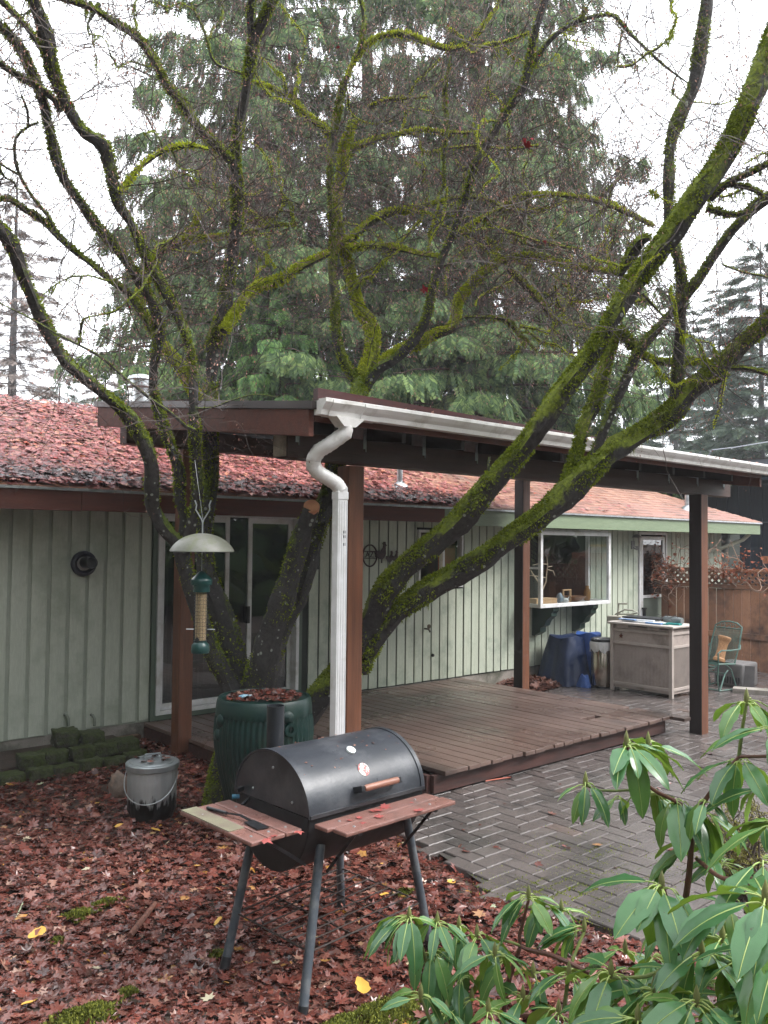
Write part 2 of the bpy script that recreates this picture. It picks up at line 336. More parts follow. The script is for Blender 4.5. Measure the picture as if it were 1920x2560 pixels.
# ================================================================== ground, patio
def patio_edge(y):    # x of the patio's left edge at y
    return float(np.interp(y, [-2, 0, 1, 1.6, 2.2, 2.74, 3.0, 3.32, 3.83, 4.43, 5.1, 5.6], [6.0, 5.2, 4.75, 4.4, 4.1, 3.99, 3.95, 3.89, 4.04, 4.22, 4.75, 5.2]))
def gz(x, y):         # ground height
    e = patio_edge(y)
    h = .035*math.sin(x*1.7+y)*math.cos(y*1.3-x*.6)
    if x > e-.15: return -.05
    return .015+h*min(1, (e-.15-x)/.8)+.02*max(0, min(1, (y-6)/1.5))
xs = np.concatenate([[-300, -120, -50, -20, -8, -3], np.arange(-1, 6.01, .2), np.arange(7, 21, 1.5), [25, 35, 60, 120, 300, 600]])
ys = np.concatenate([[-300, -100, -40, -15, -5, -2], np.arange(-1, 9.01, .2), [10, 13, 18, 30, 60, 120, 300, 600]])
V = [(x, y, gz(x, y) if (-1.5 < x < 8 and -1.5 < y < 9.1) else -.05) for y in ys for x in xs]; nx = len(xs)
F = [(j*nx+i, j*nx+i+1, (j+1)*nx+i+1, (j+1)*nx+i) for j in range(len(ys)-1) for i in range(nx-1)]
tag(np_mesh('ground', V, F, M['dirt'], smooth=True), kind='structure')
PU = .13
def herringbone():
    u = PU; g = .0032; V = []; F = []
    def paver(x0, y0, x1, y1):
        cx, cy = (x0+x1)/2, (y0+y1)/2
        if cx < patio_edge(cy)+random.uniform(-.04, .04) or cx > 16.8: return
        if cy > 8.1 or cy < .2 or (4.6 < cx < 8.2 and 5.6 < cy): return
        dz = random.uniform(-.0025, .0025)-.012*max(0, min(1, (cy-7.2))); tx, ty = random.uniform(-.012, .012), random.uniform(-.012, .012)
        b = len(V)
        for z, i in ((-.05, g), (-.006, g), (0, g+.0045)):
            for x, y in ((x0+i, y0+i), (x1-i, y0+i), (x1-i, y1-i), (x0+i, y1-i)):
                V.append((x, y, z+dz+(x-cx)*tx+(y-cy)*ty))
        F.extend([(b+8, b+9, b+10, b+11)]+[(b+k*4+i, b+k*4+(i+1) % 4, b+k*4+4+(i+1) % 4, b+k*4+4+i) for k in (0, 1) for i in range(4)])
    for i in range(28, 131):
        for j in range(0, 64):
            c = (i-j) % 4
            if c == 0: paver(i*u, j*u, (i+2)*u, (j+1)*u)
            elif c == 3: paver(i*u, j*u, (i+1)*u, (j+2)*u)
    return V, F
V, F = herringbone()
tag(np_mesh('patio', V, F, M['paver']), kind='structure')
# joint sand below the paver tops (its own sheet)
js = MB(); pts = [(patio_edge(y)+.03, y) for y in np.arange(.2, 5.7, .25)]
js.add([(x, y, -.014) for x, y in pts]+[(16.8, y, -.014) for x, y in pts], [(i, len(pts)+i, len(pts)+i+1, i+1) for i in range(len(pts)-1)])
js.add([(4.0, 5.45, -.016), (16.8, 5.45, -.016), (16.8, 8.12, -.03), (4.0, 8.12, -.03)], [(0, 1, 2, 3)])
tag(js.build('patio_sand', pm('joint_sand', (.06, .05, .043), (.035, .03, .028), 12, .85, .4, c3=(.05, .06, .02), scale3=4)), kind='structure')
# ================================================================== the house
WY = 8.15; EY = 7.55
house = empty('green_house', (2, WY, 0), 'long low sage green house with red shingled roof strewn with maple leaves', 'house')
OPEN = [(4.10, 5.99, .0, 2.39), (7.86, 8.76, 1.42, 2.25), (9.92, 11.72, 1.10, 2.25), (13.2, 14.16, .1, 2.3)]
def segs(x0, x1, z0, z1):
    out = [(z0, z1)]
    for a, b, c, d in OPEN:
        if x1 > a+.005 and x0 < b-.005:
            o2 = []
            for p, q in out:
                if c > p+.02: o2.append((p, min(q, c)))
                if d < q-.02: o2.append((max(p, d), q))
            out = [(p, q) for p, q in o2 if q-p > .02]
    return out
def board(mb, x0, x1, z0, z1, y0, y1):
    cuts = sorted({x0, x1} | {v for a, b, *_ in OPEN for v in (a, b) if x0 < v < x1})
    for a, b in zip(cuts[:-1], cuts[1:]):
        if b-a < .01: continue
        for p, q in segs(a, b, z0, z1): mb.box(a, y0, p, b, y1, q)
lw = MB(); bk0 = MB(); x = -2.07+.005
board(bk0, -2.1, 4.095, .2, 2.45, WY, WY+.03); bk0.build('siding_channels', pm('channel_shade_green', (.38, .41, .34), (.32, .35, .29), 6, .7, .2), house)  # recessed strips darker than the boards: their shade is put into the paint
while x < 4.05:
    board(lw, x+.036, min(x+.182, 4.08), .215+random.uniform(-.006, .006), 2.44, WY-.018, WY-.001); x += .182
lw.build('left_siding', M['sage'], house, bevel=.003)
rw = MB(); bk1 = MB(); x = 6.08
board(bk1, 5.99, 17.0, .2, 2.45, WY, WY+.03); bk1.build('siding_grooves', pm('groove_shade', (.035, .042, .034), (.025, .03, .025), 6, .8, .2), house)  # near-black backing: the shade inside the grooves is put into its colour
while x < 16.1:
    board(rw, x+.022, x+.158, .215+random.uniform(-.004, .004), 2.44, WY-.016, WY-.001); x += .158
rw.build('right_siding', M['sage_light'], house, bevel=.003)
fd = MB(); fd.box(-2.1, WY+.004, -.3, 4.1, WY+.2, .2); fd.box(5.99, WY+.004, -.3, 16.2, WY+.2, .2)
fd.build('foundation', M['concrete'], house)
ew = MB(); ew.box(16.12, WY+.031, -.1, 16.2, 14, 2.45); ew.build('end_wall', M['sage_light'], house)
# rooms behind the openings
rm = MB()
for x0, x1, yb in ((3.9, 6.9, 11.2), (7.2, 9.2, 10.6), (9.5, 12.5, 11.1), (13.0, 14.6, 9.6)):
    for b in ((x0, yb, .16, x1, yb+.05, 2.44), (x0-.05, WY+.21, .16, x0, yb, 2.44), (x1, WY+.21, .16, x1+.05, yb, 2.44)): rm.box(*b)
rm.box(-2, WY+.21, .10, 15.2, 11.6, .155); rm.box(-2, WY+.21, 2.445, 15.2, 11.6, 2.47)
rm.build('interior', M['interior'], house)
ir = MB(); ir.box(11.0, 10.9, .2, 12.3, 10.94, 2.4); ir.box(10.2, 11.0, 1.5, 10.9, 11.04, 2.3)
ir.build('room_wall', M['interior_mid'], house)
# sliding glass door
def frame(mb, x0, x1, z0, z1, wv, wh, y0, y1):
    mb.box(x0, y0, z0, x0+wv, y1, z1); mb.box(x1-wv, y0, z0, x1, y1, z1)
    mb.box(x0+wv, y0+.002, z0, x1-wv, y1-.002, z0+wh); mb.box(x0+wv, y0+.002, z1-wh, x1-wv, y1-.002, z1)
tr = MB(); frame(tr, 4.095, 5.995, .2, 2.40, .05, .05, WY-.035, WY+.02); tr.build('door_trim', M['dark_green'] if 0 else pm('door_trim_green', (.10, .135, .10), (.08, .11, .08), 6, .5, .1), house, bevel=.003)
fr = MB(); frame(fr, 4.148, 5.942, .252, 2.347, .045, .04, WY-.05, WY+.1)
sd = fr.build('door_frame', M['white'], house, bevel=.004)
p1 = MB(); frame(p1, 4.195, 5.02, .295, 2.305, .05, .06, WY+.0, WY+.035); p1.build('sliding_panel', M['white'], sd, bevel=.004)
p2 = MB(); frame(p2, 5.29, 5.895, .295, 2.305, .055, .06, WY+.045, WY+.08); p2.build('sliding_panel', M['white'], sd, bevel=.004)
g = MB(); g.box(4.246, WY+.015, .356, 4.969, WY+.021, 2.244); g.build('pane', M['glass_dark'], sd)
g = MB(); g.box(5.346, WY+.06, .356, 5.839, WY+.066, 2.244); g.build('pane', M['glass_dark'], sd)
g = MB(); g.box(4.97, WY+.062, .30, 5.29, WY+.066, 2.30); g.build('pane', M['glass_dark'], sd)
hd = MB(); hd.box(5.245, WY-.02, 1.13, 5.285, WY+.045, 1.32); hd.build('handle', M['black_plastic'], sd, bevel=.006)
ct = MB(); V = []
for i in range(60):
    xx = 4.3+i*.011; V += [(xx, WY+.42+.03*math.sin(i*1.05), .3), (xx, WY+.42+.03*math.sin(i*1.05), 2.3)]
ct.add(V, [(2*i, 2*i+2, 2*i+3, 2*i+1) for i in range(59)]); ct.build('curtain', pm('navy_curtain', (.03, .032, .05), (.02, .022, .034), 3, .9, 0), house, smooth=True)
# small middle window
wf = MB(); frame(wf, 7.88, 8.74, 1.44, 2.22, .035, .035, WY-.04, WY+.05); wf.box(8.34, WY-.03, 1.475, 8.38, WY+.04, 2.185)
mw = wf.build('window_frame', M['white'], house, bevel=.003)
g = MB(); g.box(7.915, WY, 1.475, 8.34, WY+.006, 2.185); g.box(8.38, WY, 1.475, 8.705, WY+.006, 2.185); g.build('pane', M['glass'], mw)
bl = MB(); bl.box(8.40, WY+.1, 1.45, 8.72, WY+.12, 2.02); bl.build('orange_blind', pm('orange_blind', (.35, .10, .04), (.28, .08, .035), 8, .7, 0), house)
bl = MB(); [bl.box(7.92, WY+.10, 1.98+.025*k, 8.72, WY+.115, 1.998+.025*k) for k in range(9)]; bl.build('wooden_blind', pm('wood_blind', (.16, .08, .045), (.12, .06, .035), 8, .6, 0), house)
lm, lt, lb, lo_ = nodes('lit_lamp_shade'); lb.inputs['Emission Color'].default_value = (1, .78, .40, 1); lb.inputs['Emission Strength'].default_value = 2.0; lb.inputs['Base Color'].default_value = (.8, .6, .3, 1)
lp = empty('hanging_lamp', (8.04, WY+.55, 1.7), 'lit yellow lamp shade seen through the small window beside the leaning trunk', 'lamp')
l1 = MB(); l1.lathe([(.13, 1.84), (.10, 1.80), (.02, 1.68)], (8.04, WY+.55, 0), 20); l1.build('lamp_shade', lm, lp, smooth=True)
l1 = MB(); l1.tube([(8.04, WY+.55, 1.83), (8.04, WY+.55, 2.44)], .006, 6); l1.build('cable', M['black_metal'], lp)
# kitchen box window
OY = 7.70
kf = MB(); x0, x1, z0, z1 = 9.93, 11.71, 1.12, 2.235
frame(kf, x0, x1, z0, z1, .055, .055, OY, OY+.05)
for xx in (x0, x1-.05):
    kf.box(xx, OY+.052, z0+.002, xx+.05, WY, z0+.055); kf.box(xx, OY+.052, z1-.055, xx+.05, WY, z1-.002); kf.box(xx+.002, WY-.06, z0+.057, xx+.048, WY, z1-.057)
kf.box(x0+.052, OY+.052, z0+.005, x1-.052, WY+.2, z0+.035)
kw = kf.build('box_window_frame', M['white'], house, bevel=.004)
kt = MB(); kt.box(x0+.03, OY+.03, z1+.002, x1-.03, WY, z1+.03); kt.build('window_roof', M['white'], kw)
g = MB(); g.box(x0+.057, OY+.02, z0+.057, x1-.057, OY+.026, z1-.057); g.build('pane', M['glass'], kw)
for xx in (x0+.02, x1-.03):
    g = MB(); g.box(xx, OY+.054, z0+.057, xx+.006, WY-.062, z1-.057); g.build('pane', M['glass'], kw)
sf = MB(); frame(sf, x0+.008, x0+.042, 0, 0, 0, 0, 0, 0) if 0 else None
for zz in (1.68,):
    sb = MB(); sb.box(x0+.005, OY+.054, zz, x0+.045, WY-.062, zz+.03); sb.build('glazing_bar', M['white'], kw)
for xx in (10.28, 11.28):
    pr = [(0, 0), (-.40, 0), (-.40, -.05), (-.36, -.09), (-.36, -.13), (-.27, -.20), (-.23, -.28), (-.16, -.31), (-.16, -.38), (-.05, -.44), (0, -.44)]
    b = MB(); b.prism([(xx, WY-.013+a, z0-.004+c) for a, c in pr], (.14, 0, 0)); b.build('window_bracket', M['dark_green'], kw, bevel=.004, fix=True)
# things on the kitchen window sill
SZ = z0+.035
b = MB(); b.box(9.99, OY+.12, SZ, 10.48, OY+.30, SZ+.09); tag(b.build('wooden_tray', M['pale_wood'], bevel=.004), 'pale pine tray under the bird perch in the box window', 'tray')
b = MB(); c0 = np.array([10.24, OY+.21, SZ+.09])
def br(*p, r=.009): b.tube([c0+np.array(q) for q in p], np.linspace(r, r*.6, len(p)), 6)
br((0, 0, 0), (.0, 0, .12), (-.08, .02, .25), (-.20, .02, .36), (-.28, .0, .42), r=.014); br((0, 0, .12), (.07, -.01, .24), (.10, 0, .36), (.15, .02, .48), (.13, .02, .62), r=.012)
br((.09, 0, .30), (-.12, .05, .33), (-.28, .05, .34)); br((.13, 0, .42), (.22, -.03, .40), (.26, -.03, .33)); br((.13, .0, .50), (-.05, .03, .51), (-.18, .04, .49)); br((-.08, 0, .25), (-.15, -.06, .18)); br((.13, 0, .46), (.26, .02, .47))
tag(b.build('bird_perch', M['twig_wood'], smooth=True), 'bare branching perch of peeled wood standing in the box window', 'perch')
b = MB(); b.lathe([(.02, 0), (.05, .03), (.06, .07), (.045, .12), (.025, .15), (.02, .16)], (10.62, OY+.18, SZ), 20); b.tube([(10.66, OY+.18, SZ+.05), (10.71, OY+.16, SZ+.11)], (.012, .007), 6)
tag(b.build('teapot', pm('blue_glaze', (.12, .17, .22), (.35, .40, .42), 9, .2, 0), smooth=True), 'small blue and grey glazed pot on the window sill', 'pot')
b = MB(); b.lathe([(.02, 0), (.05, .02), (.055, .05), (.03, .075), (.02, .08)], (10.75, OY+.17, SZ), 18); b.tube([(10.79, OY+.17, SZ+.04), (10.84, OY+.16, SZ+.10)], (.012, .005), 6)
tag(b.build('ceramic_bird', pm('white_glaze', (.6, .6, .58), (.45, .45, .45), 9, .25, 0), smooth=True), 'little white ceramic bird next to the blue pot on the sill', 'figurine')
b = MB(); frame(b, 10.80, 11.0, SZ, SZ+.2, .018, .018, OY+.24, OY+.27); tag(b.build('picture_frame', M['pale_wood']), 'small open wooden frame standing on the window sill', 'frame')
b = MB(); b.lathe([(.05, 0), (.13, .03), (.19, .085), (.18, .085), (.12, .04), (.0, .03)], (11.15, OY+.30, SZ), 24); tag(b.build('wooden_bowl', pm('brown_bowl', (.22, .10, .05), (.15, .07, .035), 6, .4, 0), smooth=True), 'wide brown wooden bowl on the window sill', 'bowl')
b = MB(); b.lathe([(.04, 0), (.055, .05), (.055, .15), (.03, .2), (.03, .24)], (11.5, OY+.3, SZ), 18); tag(b.build('amber_jar', pm('amber_glass', (.25, .13, .04), (.18, .09, .03), 6, .2, 0), smooth=True), 'amber jar in the far corner of the box window', 'jar')
# back door with screen
df = MB(); frame(df, 13.22, 14.14, .1, 2.28, .05, .05, WY-.03, WY+.05); bd = df.build('back_door_frame', M['white'], house, bevel=.003)
df = MB(); frame(df, 13.285, 14.075, .1, 2.20, .07, .06, WY-.02, WY+.02); df.box(13.356, WY-.019, 1.12, 14.004, WY+.018, 1.17); df.build('screen_door', M['white'], bd, bevel=.003)
g = MB(); g.box(13.356, WY, 1.172, 14.004, WY+.006, 2.14); g.build('pane', M['glass_dark'], bd)
g = MB(); g.box(13.356, WY+.002, .16, 14.004, WY+.01, 1.118); g.build('screen_panel', pm('grey_green_screen', (.17, .20, .165), (.14, .17, .14), 6, .6, .05), bd)
hd = MB(); hd.box(13.33, WY-.075, .78, 13.35, WY-.02, .95); hd.box(13.30, WY-.085, .93, 13.37, WY-.02, .96); hd.build('handle', M['black_plastic'], bd)
# fascia, soffit, roof
RX0, RX1 = -2.2, 16.6; SL = .40; RY = 10.6
def rz(y): return 2.50+SL*(y-EY)
f = MB(); f.box(RX0, EY, 2.30, 3.1, EY+.04, 2.475); f.box(3.103, EY-.004, 2.305, 7.78, EY+.036, 2.475); f.build('brown_fascia', M['brown_trim'], house, bevel=.003)
f = MB(); f.box(7.784, EY, 2.275, RX1, EY+.04, 2.475); f.prism([(RX1, EY, 2.275), (RX1, EY, 2.475), (RX1, RY, 2.475), (RX1, RY, 2.275)], (-.04, .04, 0)) if 0 else None
f.box(RX1-.04, EY+.042, 2.275, RX1, 14, 2.475); f.build('green_fascia', M['green_trim'], house, bevel=.003)
f = MB(); f.box(RX0, EY+.042, 2.452, RX1-.042, WY+.3, 2.472); f.build('soffit', M['dark_wood'] if 0 else pm('soffit', (.09, .08, .07), (.06, .05, .045), 4, .7, .1), house)
f = MB(); f.prism([(RX0, EY-.03, 2.478), (RX0, EY-.03, 2.50), (RX0, EY+.10, 2.545), (RX0, EY+.10, 2.52)], (RX1-RX0+.03, 0, 0)); f.build('drip_edge', M['steel'], house, fix=True)
rf = MB(); hx = RX1-(RY-EY)
rf.add([(RX0, EY-.02, rz(EY)+.012), (RX1+.02, EY-.02, rz(EY)+.012), (hx, RY, rz(RY)), (RX0, RY, rz(RY))], [(0, 1, 2, 3)])
rf.add([(RX1+.02, EY-.02, rz(EY)+.012), (RX1+.02, 2*RY-EY, rz(EY)), (hx, RY, rz(RY))], [(0, 1, 2)])
rf.add([(RX0, RY, rz(RY)), (hx, RY, rz(RY)), (RX1, 2*RY-EY, rz(EY)), (RX0, 2*RY-EY, rz(EY))], [(0, 1, 2, 3)])
roof = rf.build('roof', M['shingle'], house)
sc = MB()   # real shingle courses: thin butts stepping up the slope
nrow = int((RY-EY)/.135)
for i in range(nrow):
    y0 = EY-.02+i*.135; z0_ = rz(y0)+.018; x = RX0+random.uniform(0, .2); xe = RX1+.02-(y0-EY)
    while x < xe-.05:
        w_ = random.choice((.12, .16, .22, .3)); x2 = min(x+w_, xe); dz = random.uniform(0, .009)
        sc.add([(x+.004, y0, z0_-.012), (x2-.004, y0, z0_-.012), (x2-.004, y0, z0_+dz), (x+.004, y0, z0_+dz), (x+.004, y0+.15, z0_+.15*SL-.006), (x2-.004, y0+.15, z0_+.15*SL-.006)], [(0, 1, 2, 3), (3, 2, 5, 4)]); x = x2
sc.build('shingles', units('shingle_tabs', [(0, (.17, .078, .058)), (.5, (.27, .125, .088)), (1, (.36, .19, .13))], .6, .5, (.15, .09, .07), 1.0, 60), roof)
for (px, py, h) in ((999, 1222, .42), (1717, 1276, .42)):
    d = ray(px, py); t_ = (rz(0)-0-CP[2])/(d[2]-SL*d[1]); P = CP+t_*d
    v = MB(); v.lathe([(.17, -.04), (.10, .05), (.045, .09)], P, 20); v.lathe([(.038, 0), (.038, h), (.03, h)], P, 16); v.build('vent_pipe', M['steel'], roof, smooth=True)
P = at(352, 992, 11.8)
v = MB(); v.lathe([(.11, -.5), (.11, .12), (.19, .13), (.19, .15), (.15, .17), (.15, .22), (.19, .23), (.16, .28), (.05, .31)], P, 24); v.build('roof_vent', M['steel'], roof, smooth=True)
# downspout at the far end
v = MB(); v.tube([(16.35, EY+.1, 2.28), (16.3, EY+.2, 2.17), (15.9, WY-.15, 2.0), (15.6, WY-.06, 1.95), (15.55, WY-.06, 1.85), (15.55, WY-.06, .2)], .04, 10); v.build('rear_downspout', pm('cream_metal', (.38, .39, .31), (.30, .31, .25), 8, .5, .05), house, smooth=True)
# leaves on the roof: a drift so thick nobody could count it
def leaf_tpl(lobes=7, cup=.12):
    pts = []; n = lobes
    for i in range(n):
        a = -math.pi/2+2*math.pi*(i+.5)/n; L = 1. if i not in (0, n-1) else .62
        if i in (1, n-2): L = .8
        pts.append((L*math.cos(a), L*math.sin(a))); a2 = a+math.pi/n
        if i < n-1: pts.append((.50*math.cos(a2), .50*math.sin(a2)))
    pts.append((0, -.25))
    v = [(0, 0, 0)]+[(x, y, cup*(x*x+y*y)) for x, y in pts]; k = len(pts)
    return np.array(v), np.array([(0, 1+i, 1+(i+1) % k) for i in range(k)])
LT, LF = leaf_tpl(); LT2, LF2 = leaf_tpl(5, -.25)
def ovate():
    pts = [(.55*math.sin(a)*(1-.35*math.cos(a)), -math.cos(a)) for a in np.linspace(0, 2*math.pi, 17)[:-1]]
    return np.array([(0, 0, -.05)]+[(x*(1+.12*math.sin(9*i)), y, .55*x*x+.15*y*y+.06*math.sin(5*i)) for i, (x, y) in enumerate(pts)]), np.array([(0, 1+i, 1+(i+1) % 16) for i in range(16)])
OT, OF = ovate()
def leaves(name, P, size, tiltmax, mat, parent=None, base_tilt=None, lift=.0, **kw):
    n = len(P); P = np.array(P, float); Vs = []; Fs = []; off = 0
    for tv, tf, sel in ((LT, LF, slice(0, (n+1)//2)), (LT2, LF2, slice((n+1)//2, n))):
        p = P[sel]; k = len(p)
        if not k: continue
        Mx = rotm(rng.uniform(0, 6.28, k), np.abs(rng.normal(0, tiltmax, k)), rng.uniform(0, 6.28, k))
        if base_tilt is not None: Mx = base_tilt@Mx
        s_ = size*(.45+1.15*rng.random(k)**1.3); sx = rng.uniform(.7, 1.1, k)
        Mx = Mx*s_[:, None, None]; Mx[:, :, 0] *= sx[:, None]
        V_, F_ = scatter(tv, tf, Mx, p); Vs.append(V_); Fs.append(F_+off); off += len(V_)
    o = np_mesh(name, np.concatenate(Vs), np.concatenate(Fs), mat, parent); return tag(o, **kw)
ct_, st_ = 1/math.sqrt(1+SL*SL), SL/math.sqrt(1+SL*SL)
BT = np.array([[1, 0, 0], [0, ct_, -st_], [0, st_, ct_]])
P = []
while len(P) < 21000:
    x = random.uniform(-.3, 12.5); y = EY-.02+(RY-EY)*random.random()**1.15
    dens = 1.0 if x < 5.4 else (max(.12, 1-(x-5.4)/4.5) if x < 9.4 else .06)
    if y < EY+.6 and x < 8.6: dens = max(dens, .95)
    if random.random() < dens: P.append((x, y, rz(y)+.03+random.random()*.025*(2 if y < EY+.7 else 1)))
leaves('roof_leaf_litter', P, .040, .20, M['roof_leaves'], base_tilt=BT, kind='stuff', label='thick red drift of fallen maple leaves on the house roof', cat='leaves')
P = [(x, y, rz(y)+.03+.05*random.random()) for x, y in ((random.uniform(-.3, 8.2), EY+.02+abs(random.gauss(0, .2))) for _ in range(5200))]
leaves('rotting_roof_leaves', P, .042, .35, islands('rotting_leaves', [(0, (.02, .012, .012)), (.7, (.06, .025, .025)), (1, (.13, .05, .05))], .35, .5), base_tilt=BT, kind='stuff', label='dark sodden leaves piled along the roof edge', cat='leaves')
# ================================================================== patio cover
pg = empty('patio_cover', (6.3, 5.9, 0), 'dark timber patio cover with a low sloping roof and white gutter', 'patio cover')
def post(x0, y0, s=.14, z0=-.06, z1=2.6):
    b = MB(); b.box(x0, y0, z0, x0+s, y0+s, z1); return b.build('post', M['redwood'], pg, bevel=.006)
post(3.915, 4.755); pa = post(8.83, 4.66, z1=2.61); post(3.84+.07, 7.19, z1=2.9); pb = post(8.83+.07, 7.19, z0=-.05, z1=2.93)
M['shade_stain'] = pm('shade_stained_black', (.026, .017, .015), (.015, .011, .010), 4, .6, .3, (7, 7, .5), fine=22)
for x_, y_, z_, pp in ((8.83, 4.66, 2.608, pa), (8.90, 7.19, 2.89, pb)): b = MB(); b.box(x_-.014, y_-.001, -.04, x_-.001, y_+.141, z_); b.build('shade_stained_board', M['shade_stain'], pp, bevel=.003)  # added boards: shade and dark stain of the left faces in one colour
b = MB(); b.box(3.86, 7.14, -.05, 4.11, 7.39, .06); b.build('footing', M['concrete'], pg, bevel=.01)
b = MB(); b.box(3.33, 4.70, 2.61, 9.58, 4.84, 2.79); b.build('front_beam', M['beam'], pg, bevel=.006)
b = MB(); b.box(3.33, 7.15, 2.90, 9.58, 7.29, 3.08); b.build('rear_beam', M['beam'], pg, bevel=.006)
b = MB(); b.box(3.328, 4.712, 2.622, 3.332-.03, 4.828, 2.778); b.build('beam_end_block', pm('weathered_end_grain', (.30, .25, .2), (.2, .16, .13), 20, .8, .3), pg)
def pz(y): return 2.79+.115*(y-4.77)     # underside of the rafters
for i in range(11):
    x = 3.42+i*.6
    b = MB(); b.prism([(x, 4.32, pz(4.32)), (x, 7.42, pz(7.42)), (x, 7.42, pz(7.42)+.14), (x, 4.32, pz(4.32)+.14)], (.04, 0, 0)); b.build('rafter', M['dark_wood'], pg, fix=True)
    b = MB(); b.box(x-.004, 4.69, 2.70, x-.001, 4.845, 2.90); b.box(x-.03, 4.692, 2.72, x-.004, 4.696, 2.86); b.build('hurricane_tie', M['steel'], pg)
X0p, X1p = 3.22, 9.36
b = MB()
zz = lambda y, k: pz(y)+.14+k
b.prism([(X0p, 4.28, zz(4.28, .002)), (X0p, 7.42, zz(7.42, .002)), (X0p, 7.42, zz(7.42, .03)), (X0p, 4.28, zz(4.28, .03))], (X1p-X0p, 0, 0)); b.build('roof_deck', M['dark_wood'], pg, fix=True)
b = MB()
for k, (xa) in enumerate(np.arange(X0p-.03, X1p, .33)):
    x2 = min(xa+.325, X1p+.03); j = random.uniform(0, .008)
    b.prism([(xa, 4.25, zz(4.25, .033)), (xa, 7.46, zz(7.46, .033)), (xa, 7.46, zz(7.46, .045+j)), (xa, 4.25-j, zz(4.25, .045+j))], (x2-xa, 0, 0))
b.build('roof_covering', M['dark_shingle'], pg, fix=True)
for xx, nm in ((X0p-.045, 'barge_board'), (X1p+.002, 'barge_board')):   # rake boards with dark flashing
    b = MB(); b.prism([(xx, 4.26, zz(4.26, -.17)), (xx, 7.42, zz(7.42, -.17)), (xx, 7.42, zz(7.42, .0)), (xx, 4.26, zz(4.26, .0))], (.04, 0, 0)); b.build(nm, M['brown_trim'], pg, fix=True, bevel=.003)
    b = MB(); b.prism([(xx-.01, 4.22, zz(4.22, .002)), (xx-.01, 7.48, zz(7.48, .002)), (xx-.01, 7.48, zz(7.48, .052)), (xx-.01, 4.22, zz(4.22, .052))], (.05, 0, 0)); b.build('rake_flashing', M['flashing'], pg, fix=True)
b = MB(); b.prism([(X0p-.002, 4.255, 2.80), (X1p, 4.255, 2.80), (X1p, 4.255, 2.905), (X0p-.002, 4.255, 2.925)], (0, .03, 0)); b.build('front_fascia', M['brown_trim'], pg, fix=True)
b = MB(); b.prism([(X0p-.02, 4.20, 2.925), (X1p, 4.20, 2.905), (X1p, 4.20, 2.918), (X0p-.02, 4.20, 3.0)], (0, .05, 0)); b.build('front_flashing', pm('dark_red_metal', (.085, .022, .022), (.045, .018, .018), 5, .4, .2, (.5, 4, 4)), pg, fix=True)
# gutter: a K profile swept along X
gz0 = 2.835
prof = [(4.245, .0), (4.175, .0), (4.165, .03), (4.145, .05), (4.125, .075), (4.125, .095), (4.135, .1), (4.135, .083), (4.155, .055), (4.175, .04), (4.183, .012), (4.237, .012), (4.237, .1), (4.245, .1)]
b = MB(); n = len(prof); xa, xb = 3.21, 9.49
b.add([(x, y, gz0+z) for x in (xa, xb) for y, z in prof], [(i, (i+1) % n, n+(i+1) % n, n+i) for i in range(n)])
b.prism([(xa-.006, y, gz0+z) for y, z in prof[:6]]+[(xa-.006, 4.245, gz0+.1)], (.006, 0, 0)); b.prism([(xb, y, gz0+z) for y, z in prof[:6]]+[(xb, 4.245, gz0+.1)], (.006, 0, 0))
gut = b.build('gutter', M['gutter'], pg, fix=True)
b = MB(); pr2 = [(y-.006 if y < 4.2 else y, z-.004) for y, z in prof[:6]]+[(4.247, .1), (4.247, -.004)]
for xq in (3.26, 3.52): b.prism([(xq, y, gz0+z) for y, z in pr2], (.16 if xq > 3.5 else .10, 0, 0))
b.prism([(3.31, 4.15, gz0-.003), (3.54, 4.15, gz0-.003), (3.47, 4.155, gz0-.06), (3.375, 4.155, gz0-.06)], (0, .09, 0)); b.build('gutter_outlet', M['gutter'], gut, fix=True)
gw0 = np.array([0, 0, 1.]); T0 = np.array([3.422, 4.2, gz0-.05]); dT = float((T0-CP)@fw)
D = [T0, T0-gw0*.045, at(822, 1112, dT), at(798, 1126, dT+.02), at(784, 1146, dT+.04), at(783, 1166, dT+.06), at(797, 1183, dT+.08), at(822, 1197, dT+.11), at(842, 1210, dT+.13), at(852, 1226, dT+.14)]
b = MB(); PP = []
for i in range(len(D)-1):
    for k in range(5): PP.append(D[i]+(D[i+1]-D[i])*k/5)
PP.append(D[-1]); rr_ = [.046+(.003 if i % 2 else 0) for i in range(len(PP))]
b.tube(PP, rr_, 16); b.build('flexible_elbow', M['gutter'], gut, smooth=True)
q = D[-1]; b = MB(); b.box(q[0]-.045, q[1]-.03, .28, q[0]+.035, q[1]+.03, q[2]+.02)
b.box(q[0]-.049, q[1]-.034, q[2]-.06, q[0]+.039, q[1]+.034, q[2]-.01)
for k in range(4): b.box(q[0]-.035+.02*k, q[1]-.034, .30, q[0]-.027+.02*k, q[1]-.029, q[2]-.07)
b.build('downspout', M['white'], gut, bevel=.006)
for zq in (q[2]-.28, q[2]-.31, q[2]-.36): b = MB(); b.box(q[0], q[1]-.0335, zq, q[0]+.016, q[1]-.032, zq+.018); b.build('printed_mark', M['black_plastic'], gut)
P = [(random.uniform(3.5, 9.3), 4.15+random.random()*.07, gz0+.10+random.random()*.01) for _ in range(110)]
leaves('gutter_leaves', P, .022, .5, M['seeds'], kind='stuff', label='scraps of leaves lying in the white gutter', cat='leaves')
